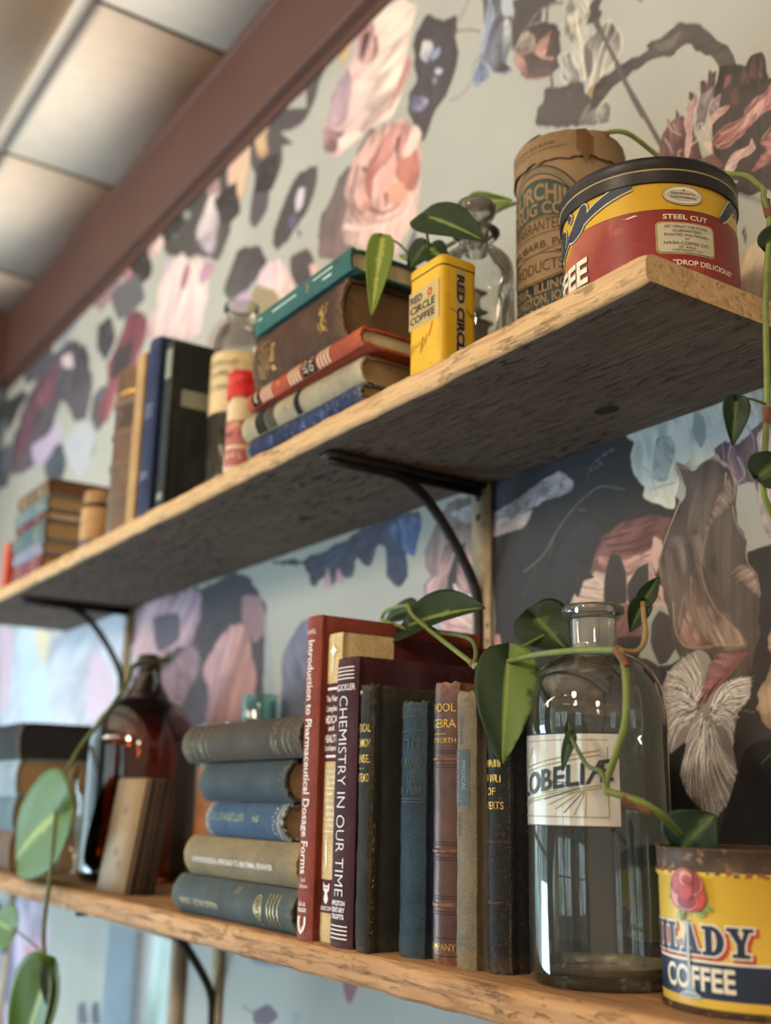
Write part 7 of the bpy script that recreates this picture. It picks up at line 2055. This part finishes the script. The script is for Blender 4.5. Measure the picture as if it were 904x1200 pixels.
for k, (a, q0, q1) in enumerate(((-.034, .0930, .1120), (-.034, .0945, .1140), (-.034, .1105, .1290), (-.034, .1130, .1235))):
    b.shape(ribbon2d([(a+.004, q0), (.034, q0+.0105)], .0006), P2(.0005), 3, st)
for k in range(9):
    an = math.radians(180+12*k-8); b.shape(ribbon2d([(.026+.004*math.cos(an), .1050+.004*math.sin(an)), (.026+.030*math.cos(an), .1050+.0165*math.sin(an)*1.0)], .0005), P2(.0005), 1 if k % 3 == 0 else 3, st)
for k in range(7):
    an = math.radians(150-14*k); b.shape(ribbon2d([(-.022+.004*math.cos(an), .1120+.003*math.sin(an)), (-.022+.026*math.cos(an), .1120+.0150*math.sin(an))], .0005), P2(.0005), 3, st)
_en = mk('white_enamel_label', '#c5bfb2', .3, var=.06, scale=40, spec=.6)
_en.node_tree.nodes['Principled BSDF'].inputs['Coat Weight'].default_value = 1.0
_en.node_tree.nodes['Principled BSDF'].inputs['Coat Roughness'].default_value = .03
_en.node_tree.nodes['Principled BSDF'].inputs['Coat IOR'].default_value = 1.8
b.build('label', [_en, mk('label_black', '#1c2422', .3, spec=.6), mk('label_red_edge', '#5d2f26', .5), mk('label_gold', '#9a8a54', .3, .5)], lob, smooth=60)

def bottle(label, loc, prof, gm, name='glass_bottle', seg=64, inner=True, group=None):
    t = thing(name, label, 'bottle', loc, group=group)
    b = MB(); b.lathe(prof, seg); b.build('bottle_body', gm, t, smooth=60)
    return t
# stoppered jar on the upper shelf
st_ = bottle('clear glass bottle with round glass stopper behind the small yellow tin', (-.627, -.117, ZT), [(.001, .004), (.025, .003), (.028, .0005), (.030, .003), (.030, .100), (.0292, .107), (.026, .1135), (.0205, .1185), (.0150, .1215), (.0135, .1245), (.0135, .1330)], G_clear)
b = MB(); b.lathe([(.0135, .1325), (.0165, .1338), (.0188, .1352), (.0192, .1368), (.0180, .1380), (.0140, .1384), (.0115, .1370)], 60); b.build('lip', G_edge, st_, smooth=60)
b = MB(); b.lathe([(.0085, .1180), (.0105, .1380), (.0110, .1400), (.0105, .1440), (.0135, .1490), (.0162, .1540), (.0168, .1580), (.0155, .1620), (.0115, .1640), (.0001, .1645)], 60); b.build('stopper', glass('stopper_glass', '#dddeda', 1.6, haze=.14, gain=1.1), st_, smooth=60)
# big amber jug
G_amb = glass('amber_glass', '#cf9358', 1.5, gain=1.5)
amb = thing('amber_jug', 'large dark amber glass bottle with a knobbed cap on lower shelf', 'bottle', (-1.3145, -.0890, 0))
b = MB(); b.lathe([(.001, .006), (.050, .004), (.060, .0005), (.0655, .006), (.066, .012), (.066, .152), (.0655, .160), (.063, .172), (.057, .186), (.047, .199), (.036, .208), (.0285, .2125), (.0265, .2155)], 84); b.build('bottle_body', G_amb, amb, smooth=60)
b = MB(); b.lathe([(.063, .010), (.063, .150), (.060, .168), (.045, .195), (.026, .209)], 64); b.build('inner_wall', G_amb, amb, smooth=60)
M_darkg = mk('dark_amber_neck', '#1f130c', .18, var=.2, spec=.7)
b = MB(); b.lathe([(.0285, .211), (.0275, .216), (.0255, .218), (.0215, .225), (.0175, .233), (.0145, .240), (.0135, .246)], 48); b.build('neck', M_darkg, amb, smooth=60)
b = MB(); b.lathe([(.0135, .245), (.0155, .2465), (.0160, .252), (.0145, .2545), (.0150, .258), (.0140, .2640), (.0100, .2670), (.0001, .2675)], 40); b.build('cap', mk('brown_black_cap', '#2a1a14', .35, var=.2), amb, smooth=60)
b = MB(); b.tube([(.0145, 0, .243), (.026, 0, .243), (.032, 0, .233), (.030, 0, .222), (.0235, 0, .219)], .0042, 10); b.build('finger_ring', M_darkg, amb)
# clear bottle with a rusty orange label, behind the pile
cb = bottle('clear bottle with orange-brown paper label half hidden behind the book pile', (-1.075, -.080, 0), [(.001, .004), (.033, .003), (.039, .001), (.040, .005), (.040, .125), (.038, .138), (.032, .150), (.022, .158), (.014, .162), (.013, .168), (.0155, .170), (.0155, .174), (.012, .175)], G_clear)
b = MB(); rr = .0404
b.shape(rect2d(-.055, .006, .030, .125, 20), lambda u, v: (rr*math.cos(math.radians(-60)+u/rr), rr*math.sin(math.radians(-60)+u/rr), v), 0)
b.build('label', mk('orange_brown_label', '#9a6238', .7, var=.3, scale=30), cb, smooth=60)
# aqua glass bottle top behind the pile
bottle('pale aqua glass bottle standing behind the pile of five books', (-1.127, -.030, 0), [(.001, .004), (.022, .003), (.026, .002), (.026, .150), (.024, .165), (.0195, .175), (.0195, .205), (.0205, .2055), (.0205, .2085), (.018, .209)], glass('aqua_glass', '#8fc6c2', 1.5, haze=.15, hazec='#a5d8d2', gain=1.6))
# labelled jar on the upper shelf
jar = bottle('round-shouldered glass bottle with a wide cream label on the upper shelf', (-1.058, -.1120, ZT), [(.001, .004), (.026, .003), (.0295, .001), (.0300, .005), (.0300, .176), (.0295, .184), (.0280, .196), (.0250, .206), (.0190, .213), (.0165, .219), (.0165, .230), (.0200, .232), (.0200, .238), (.0160, .239)], glass('grey_clear_glass', '#dcdcd8', 1.5, haze=.10, hazec='#8f8878', gain=1.3))
b = MB(); rr = .0304
b.shape(rect2d(-.084, .103, .084, .173, 40), lambda u, v: (rr*math.cos(math.radians(-60)+u/rr), rr*math.sin(math.radians(-60)+u/rr), v), 0)
for k, v in enumerate((.156, .144, .128)): scrawl(b, lambda u, v, e=.0004: ((rr+e)*math.cos(math.radians(-60)+u/rr), (rr+e)*math.sin(math.radians(-60)+u/rr), v), 7, 1, .007, 0, v, .036, seed=40+k)
b.build('label', [mk('cream_paper_label', '#cdb88a', .7, var=.1), mk('grey_ink', '#7a6f58', .7)], jar, smooth=60)
# little white bottle with red cap
rb = thing('red_capped_bottle', 'small white bottle with bright red cap beside the upper book pile', 'bottle', (-.970, -.1470, ZT))
b = MB(); r3 = .0150
b.lathe([(.001, .001), (.0135, 0), (.015, .002), (.015, .080), (.0142, .086), (.0125, .0895), (.0120, .0930)], 48)
for v0, v1, mt in ((.040, .066, 1), (.018, .036, 1)): b.shape(rect2d(-.022, v0, .016, v1, 14), lambda u, v: ((r3+.0003)*math.cos(math.radians(-60)+u/r3), (r3+.0003)*math.sin(math.radians(-60)+u/r3), v), mt)
for k, v in enumerate((.057, .048, .026)): scrawl(b, lambda u, v, e=.0006: ((r3+e)*math.cos(math.radians(-60)+u/r3), (r3+e)*math.sin(math.radians(-60)+u/r3), v), 5, 2 if k == 1 else 0, .006, -.001, v, .026, seed=50+k, eps=.0006)
b.build('bottle_body', [mk('ivory_bottle', '#d2bd95', .45, var=.06), mk('pink_red_print', '#b0605a', .5), M_black], rb, smooth=60)
b = MB()
b.lathe([(.0122, .0915), (.0158, .0920), (.0160, .1035), (.0152, .1045), (.0152, .1060), (.0160, .1070), (.0158, .1180), (.0140, .1200), (.0001, .1203)], 48); b.build('cap', mk('bright_red_plastic', '#c21a16', .4, var=.05), rb, smooth=50)
# small capped jar by the far upper pile
sj = thing('small_jar', 'small tan-labelled jar beside the far pile on the upper shelf', 'jar', (-1.385, -.1450, ZT))
b = MB(); b.lathe([(.001, .001), (.021, 0), (.0225, .002), (.0225, .020, 1), (.0225, .062, 0), (.021, .068), (.018, .070)], 48); b.build('jar_body', [mk('brown_jar_glass', '#4a2a22', .3, var=.2), mk('tan_jar_label', '#b08a58', .6)], sj, smooth=50)
b = MB(); b.lathe([(.0185, .069), (.0205, .0695), (.0205, .084), (.019, .086), (.0001, .086)], 40); b.build('lid', mk('buff_jar_lid', '#9c7a50', .5), sj, smooth=50)
# orange box at the far end
ob = thing('orange_box', 'small orange box at the far left end of the upper shelf', 'box', (-1.712, -.178, ZT))
b = MB(); prism(b, [(rrect(0, 0, .026, .04, .002), 0), (rrect(0, 0, .026, .04, .002), .062)]); b.build('box_body', mk('orange_card', '#b8482c', .6, var=.08), ob, smooth=40)
b = MB(); prism(b, [(rrect(-.0006, -.0006, .0266, .0406, .002), .056), (rrect(-.0006, -.0006, .0266, .0406, .002), .070), (rrect(.001, .001, .025, .039, .002), .071)]); b.build('lid', mk('orange_lid_card', '#c05a38', .6, var=.08), ob, smooth=40)
# two tiny bottles in front of the far lower pile
t = bottle('small clear cork-stoppered bottle in front of the far lower pile', (-1.425, -.1350, 0), [(.001, .002), (.012, .001), (.014, .003), (.014, .085), (.012, .095), (.007, .102), (.006, .118), (.008, .119), (.008, .122), (.006, .123)], G_clear, seg=40)
b = MB(); b.lathe([(.0055, .114), (.0062, .124), (.0066, .132), (.0001, .133)], 24); b.build('cork', mk('cork', '#9a7650', .9, var=.3), t)
t = bottle('tiny bottle with yellow-green label beside the amber bottle', (-1.400, -.1020, 0), [(.001, .002), (.008, .001), (.0095, .003), (.0095, .075), (.007, .084), (.0045, .088), (.0045, .098), (.006, .099), (.001, .0995)], G_clear, seg=32)
b = MB(); rr2 = .0098; b.shape(rect2d(-.020, .020, .012, .066, 12), lambda u, v: (rr2*math.cos(math.radians(-55)+u/rr2), rr2*math.sin(math.radians(-55)+u/rr2), v), 0); b.build('label', mk('yellow_green_label', '#a8ab5c', .6), t)

# ---- leaning booklets in front of the amber bottle
BK = 'thin booklets leaning in front of the amber bottle'
M_bpg = pages_mat('dark_booklet_pages', '#5a4836')
for k, (lab, cc) in enumerate((('front booklet of the leaning row, plain buff cover facing out', '#a08b6d'), ('second leaning booklet, just behind the buff one', '#3d3029'), ('third leaning booklet, in the middle of the dark row', '#54402e'), ('fourth leaning booklet, next to the last in the row', '#32261f'), ('last leaning booklet of the row, nearest the amber bottle', '#3a2c24'))):
    t = thing('booklet', lab, 'booklet', (-1.178+.0022*k, -.1835+.0058*k, .0006), (-.14, 0, .05), BK)
    t['label'] = lab
    w, h, th = .069, .1145-.0012*(k % 3), .0050
    b = MB()
    b.box((0, 0, 0), (w, .0011, h), 0); b.box((0, th-.0011, 0), (w, th, h), 0); b.box((0, 0, 0), (.0011, th, h), 0)
    if k == 0:
        for q in ((.030, .040), (.042, .028), (.034, .082)): b.shape(ell2d(q[0], q[1], .006, .005, 12), lambda u, v: (u, -.0002, v), 1)
    b.build('cover', [mk('booklet_cover', cc, .75, var=.12, scale=25), mk('cover_stain', '#8a765c', .8)], t, smooth=0)
    b = MB(); b.box((.0012, .0012, .001), (w-.0012, th-.0012, h-.001)); b.build('pages', M_bpg, t, smooth=0)

# ------------------------------------------------------------------ trailing pothos
def leaf_mat(name, dark, lightc, vein):
    m, nt, b = base_mat(name)
    at = nt.nodes.new('ShaderNodeAttribute'); at.attribute_name = 'tone'
    s = math_node(nt, 'ADD', at.outputs['Fac'], math_node(nt, 'MULTIPLY', math_node(nt, 'SUBTRACT', noise(nt, 110, 4, (1, 1, 1), .6), .5), .9))
    col = mix_node(nt, ramp(nt, s, .45, .62), lin(dark), lin(lightc))
    at2 = nt.nodes.new('ShaderNodeAttribute'); at2.attribute_name = 'vein'
    col = mix_node(nt, at2.outputs['Fac'], col, lin(vein))
    nt.links.new(col, b.inputs['Base Color'])
    b.inputs['Roughness'].default_value = .48; b.inputs['Specular IOR Level'].default_value = .22
    bp = nt.nodes.new('ShaderNodeBump'); bp.inputs['Strength'].default_value = .3; bp.inputs['Distance'].default_value = .001
    nt.links.new(noise(nt, 90, 2), bp.inputs['Height']); nt.links.new(bp.outputs[0], b.inputs['Normal'])
    return m
LEAF = leaf_mat('variegated_leaf', '#22341a', '#5f7432', '#86964a')
LEAFD = leaf_mat('dark_leaf', '#1d2c15', '#3a4d26', '#5c7036')
LEAFL = leaf_mat('pale_new_leaf', '#6f8436', '#a3ad5e', '#b9bf78')
def leaf(parent, base, tip, width, nrm, mat=LEAF, fold=.22, droop=.12, lobe=.16, vari=.75, name='leaf', asym=0.0):
    base, tip, nrm = Vector(base), Vector(tip), Vector(nrm).normalized()
    ax = tip-base; L = ax.length; ax.normalize()
    side = ax.cross(nrm).normalized(); nrm = side.cross(ax)
    NL, NW = 26, 8
    vs = []; tone = []; vein = []; fs = []
    for i in range(NL+1):
        s = i/NL
        w = width/2*(math.sin(PI*min(1, s**.58)))**.72*(1-.22*s)*1.30 if 0 < s < 1 else 0.0
        w = max(w, .0002)
        for j in range(-NW, NW+1):
            q = j/NW
            back = lobe*L*(1-s)**3*abs(q)**1.2
            up = fold*w*abs(q)**1.3-droop*L*(s*s)+.03*width*math.sin(7*s+3*q)*abs(q)
            p = base+ax*(s*L-back)+side*(w*q)+nrm*up
            vs.append(p); a = abs(q)
            tone.append(max(0, vari-a*1.05*(1-abs(asym))+asym*(1 if q > 0 else -1)*.45*min(1, a*8))); vein.append(.8 if a < .06 else 0.0)
    m = 2*NW+1
    for i in range(NL):
        for j in range(m-1): fs.append((i*m+j, i*m+j+1, (i+1)*m+j+1, (i+1)*m+j))
    b = MB(); b.add(vs, fs); o = b.build(name, mat, parent, smooth=0)
    me = o.data
    for nm, d in (('tone', tone), ('vein', vein)):
        at = me.attributes.new(nm, 'FLOAT', 'POINT'); at.data.foreach_set('value', d)
    sm = o.modifiers.new('thickness', 'SOLIDIFY'); sm.thickness = .0005; sm.offset = 0
    return o
M_stem = mk('green_stem', '#6e7a38', .5, var=.2, scale=120)
M_stemd = mk('dark_green_stem', '#55602f', .5, var=.25, scale=120)
M_node = mk('brown_stem_sheath', '#70452a', .7, var=.3, scale=200)
LEAFB = leaf_mat('bright_leaf', '#4f6a22', '#8a9a40', '#a5b055')
CN = (.72, -.69, .05)          # towards the room, where the leaves turn
# vine on the lower shelf
pv = thing('pothos_vine', 'pothos vine trailing over the red books and around the clear bottle', 'plant', (-.55, -.176, .19))
def rel(b, o): 
    b.v = [tuple(Vector(p)-o) for p in b.v]; return b
O = Vector((-.55, -.176, .19))
def stem(parent, O, pts, r, mat, name='stem', sub=7):
    b = MB(); b.tube(pts, r, 10, sub=sub); rel(b, O); return b.build(name, mat, parent)
def lf(parent, O, base, tip, *a, **k): return leaf(parent, Vector(base)-O, Vector(tip)-O, *a, **k)
stem(pv, O, [(-.7474, -.12, .2379), (-.7394, -.121, .2435), (-.715, -.125, .2436), (-.6946, -.13, .2405), (-.6827, -.135, .2322), (-.6389, -.15, .2134), (-.5577, -.175, .1801), (-.5515, -.178, .1785), (-.5153, -.183, .1768), (-.4852, -.186, .1778), (-.4499, -.187, .1768), (-.423, -.188, .1742), (-.4162, -.188, .1736)], lambda s: .0015+.0004*s, M_stem)
stem(pv, O, [(-.4162, -.188, .1736), (-.4103, -.191, .159), (-.4087, -.194, .1362), (-.4141, -.196, .1198), (-.4201, -.197, .1069), (-.4205, -.197, .1014), (-.4174, -.196, .1006), (-.4051, -.189, .0963), (-.4005, -.180, .0905), (-.4035, -.164, .0815)], lambda s: .0019, M_stem)
stem(pv, O, [(-.6827, -.135, .232), (-.6394, -.142, .2131), (-.5945, -.158, .2041), (-.5725, -.164, .1975), (-.5583, -.172, .1871), (-.5546, -.177, .1794)], .0014, M_stemd)
stem(pv, O, [(-.7474, -.12, .2379), (-.7342, -.125, .2344), (-.71, -.132, .228), (-.6848, -.14, .2211)], .0014, M_stem)
stem(pv, O, [(-.4162, -.188, .1736), (-.4103, -.182, .1730), (-.4075, -.178, .1800), (-.4110, -.175, .1910), (-.4143, -.172, .2004)], .0014, mk('brown_green_stem', '#84683c', .5, var=.25))
stem(pv, O, [(-.4205, -.197, .1014), (-.4217, -.199, .1107), (-.4324, -.199, .1145), (-.4431, -.199, .1281)], .0012, M_stemd)
stem(pv, O, [(-.5450, -.178, .1780), (-.5500, -.160, .1830), (-.5520, -.140, .1930), (-.5497, -.122, .2026)], .0011, M_stem)
for q0, q1, rr in (((-.4190, -.188, .1745), (-.4095, -.1905, .1640), .0027), ((-.4130, -.1935, .0985), (-.4025, -.185, .0915), .0030), ((-.6975, -.128, .2425), (-.6900, -.132, .2370), .0022), ((-.5590, -.175, .1800), (-.5480, -.179, .1775), .0022)):
    stem(pv, O, [q0, tuple((Vector(q0)+Vector(q1))/2), q1], lambda s: rr*(1-.35*s), M_node, 'stem_sheath', 4)
lf(pv, O, (-.5125, -.184, .1770), (-.5005, -.200, .1190), .0315, (.70, -.70, .15), LEAF, fold=.12, asym=-.75, vari=.5, lobe=.2)
lf(pv, O, (-.5570, -.121, .2150), (-.5330, -.118, .1930), .0320, (.72, -.68, .1), LEAFD, fold=.10, lobe=.35, vari=.7)
lf(pv, O, (-.6950, -.130, .2250), (-.5996, -.142, .2330), .0400, (.45, -.75, .55), LEAF, fold=.3, vari=.6)
lf(pv, O, (-.7150, -.112, .2440), (-.7545, -.116, .2400), .016, (.5, -.8, .3), LEAFD)
lf(pv, O, (-.4431, -.199, .1300), (-.4480, -.203, .1120), .0060, (.3, -.9, .2), LEAFD)
lf(pv, O, (-.4431, -.199, .1270), (-.4484, -.197, .1400), .0050, (.6, -.7, .2), LEAFD)
lf(pv, O, (-.4143, -.172, .2004), (-.4205, -.176, .1850), .0100, CN, LEAFD, fold=.5); lf(pv, O, (-.4143, -.172, .2004), (-.4075, -.166, .2145), .0085, CN, LEAFD, fold=.5)
lf(pv, O, (-.4100, -.155, .0740), (-.3930, -.150, .0905), .0290, (.55, -.8, .2), LEAFD, fold=.1)
# vine on the upper shelf
O = Vector((-.60, -.08, .56))
pu = thing('pothos_vine', 'pothos vine trailing over the canister and hanging off the upper shelf end', 'plant', tuple(O))
stem(pu, O, [(-.7134, -.13, .5456), (-.690, -.132, .530), (-.6678, -.135, .5262), (-.672, -.105, .548), (-.6775, -.075, .578), (-.6718, -.05, .5994), (-.660, -.035, .6060), (-.630, -.040, .5990), (-.605, -.060, .5860), (-.592, -.090, .5835), (-.5720, -.105, .5805), (-.5480, -.100, .5815), (-.5280, -.085, .5795), (-.5085, -.070, .5780), (-.5005, -.040, .5630), (-.4789, -.030, .5484), (-.4466, -.036, .5250), (-.4163, -.056, .5010), (-.3952, -.075, .4786), (-.3790, -.090, .4600), (-.3720, -.100, .4480), (-.3715, -.097, .4312), (-.3715, -.1056, .3835), (-.3715, -.1112, .3190), (-.3715, -.1178, .2780), (-.3715, -.1205, .2620), (-.3715, -.1144, .2500), (-.3715, -.100, .2300)], .0018, M_stem, sub=5)
for q0, q1, rr in (((-.3720, -.0985, .447), (-.3716, -.0975, .436), .0027), ((-.3716, -.112, .3120), (-.3716, -.1135, .3020), .0026), ((-.5260, -.087, .5800), (-.5160, -.080, .5760), .0028)):
    stem(pu, O, [q0, tuple((Vector(q0)+Vector(q1))/2), q1], lambda s: rr*(1-.25*s), M_node, 'stem_sheath', 4)
stem(pu, O, [(-.6346, -.161, .5290), (-.6459, -.15, .5219), (-.6608, -.140, .5217), (-.6678, -.135, .5262)], .0011, M_stem)
stem(pu, O, [(-.3715, -.1115, .3140), (-.3715, -.128, .3140), (-.3715, -.1385, .3090)], .0008, M_stemd)
lf(pu, O, (-.6820, -.170, .5370), (-.6547, -.195, .4591), .0180, (.85, -.5, .1), LEAFL, fold=.35, lobe=.05)
stem(pu, O, [(-.6900, -.132, .5300), (-.6880, -.150, .5400), (-.6820, -.170, .5370)], .0009, M_stem)
lf(pu, O, (-.6290, -.162, .5330), (-.5626, -.165, .4905), .0300, (.35, -.8, .5), LEAF, fold=.2, vari=.55, lobe=.2)
lf(pu, O, (-.6600, -.142, .5290), (-.6760, -.150, .5120), .0190, (.5, -.85, .1), LEAFD, fold=.15)
lf(pu, O, (-.6560, -.141, .5240), (-.6350, -.140, .5060), .0180, (.5, -.85, .2), LEAF, fold=.15)
lf(pu, O, (-.6700, -.085, .5930), (-.6400, -.070, .5830), .0140, (.4, -.6, -.7), LEAFL, fold=.2)
stem(pu, O, [(-.6775, -.075, .578), (-.6740, -.082, .586), (-.6700, -.085, .5930)], .0009, M_stem)
lf(pu, O, (-.5930, -.099, .5830), (-.5800, -.090, .6090), .0105, (.8, -.6, .1), LEAFD, fold=.3)
lf(pu, O, (-.3715, -.1385, .3100), (-.3715, -.1430, .2850), .0120, (.75, -.6, .25), LEAFD, fold=.5)
lf(pu, O, (-.3715, -.1230, .2700), (-.3600, -.1120, .2820), .0190, CN, LEAFD, fold=.2)
lf(pu, O, (-.3715, -.1000, .4150), (-.3580, -.0960, .4290), .0150, CN, LEAFD, fold=.2)
# vine hanging down at the left from the amber bottle
O = Vector((-1.2874, -.10, .2566))
pl = thing('pothos_vine', 'blurred pothos vine hanging from the amber bottle neck past the lower shelf', 'plant', tuple(O))
stem(pl, O, [(-1.300, -.078, .2560), (-1.2874, -.074, .2610), (-1.262, -.105, .2530), (-1.233, -.14, .2422), (-1.189, -.165, .2136), (-1.2128, -.18, .1772), (-1.2378, -.195, .1445), (-1.2399, -.21, .1073), (-1.2376, -.214, .0819), (-1.2236, -.218, .0191), (-1.2186, -.222, -.0307), (-1.2085, -.222, -.0629), (-1.1795, -.222, -.0853), (-1.1782, -.222, -.1073), (-1.1904, -.222, -.1382), (-1.200, -.222, -.170)], .0026, M_stemd)
stem(pl, O, [(-1.2085, -.222, -.0629), (-1.250, -.224, -.0560), (-1.290, -.226, -.0500), (-1.3257, -.225, -.0491)], .0013, M_stemd)
lf(pl, O, (-1.2350, -.214, .0740), (-1.3950, -.225, .0200), .0900, (.5, -.85, .15), LEAFB, fold=.15, lobe=.30, vari=.6)
lf(pl, O, (-1.1900, -.222, -.0800), (-1.2600, -.232, -.1900), .0600, (.5, -.8, .2), LEAFB, fold=.3, vari=.3)
lf(pl, O, (-1.3150, -.225, -.0500), (-1.3950, -.232, -.0440), .0400, (.5, -.8, .2), LEAFB, fold=.2, vari=.3)
lf(pl, O, (-1.1850, -.222, -.0700), (-1.1730, -.225, -.1130), .0170, (.6, -.75, .2), LEAFD, fold=.3)
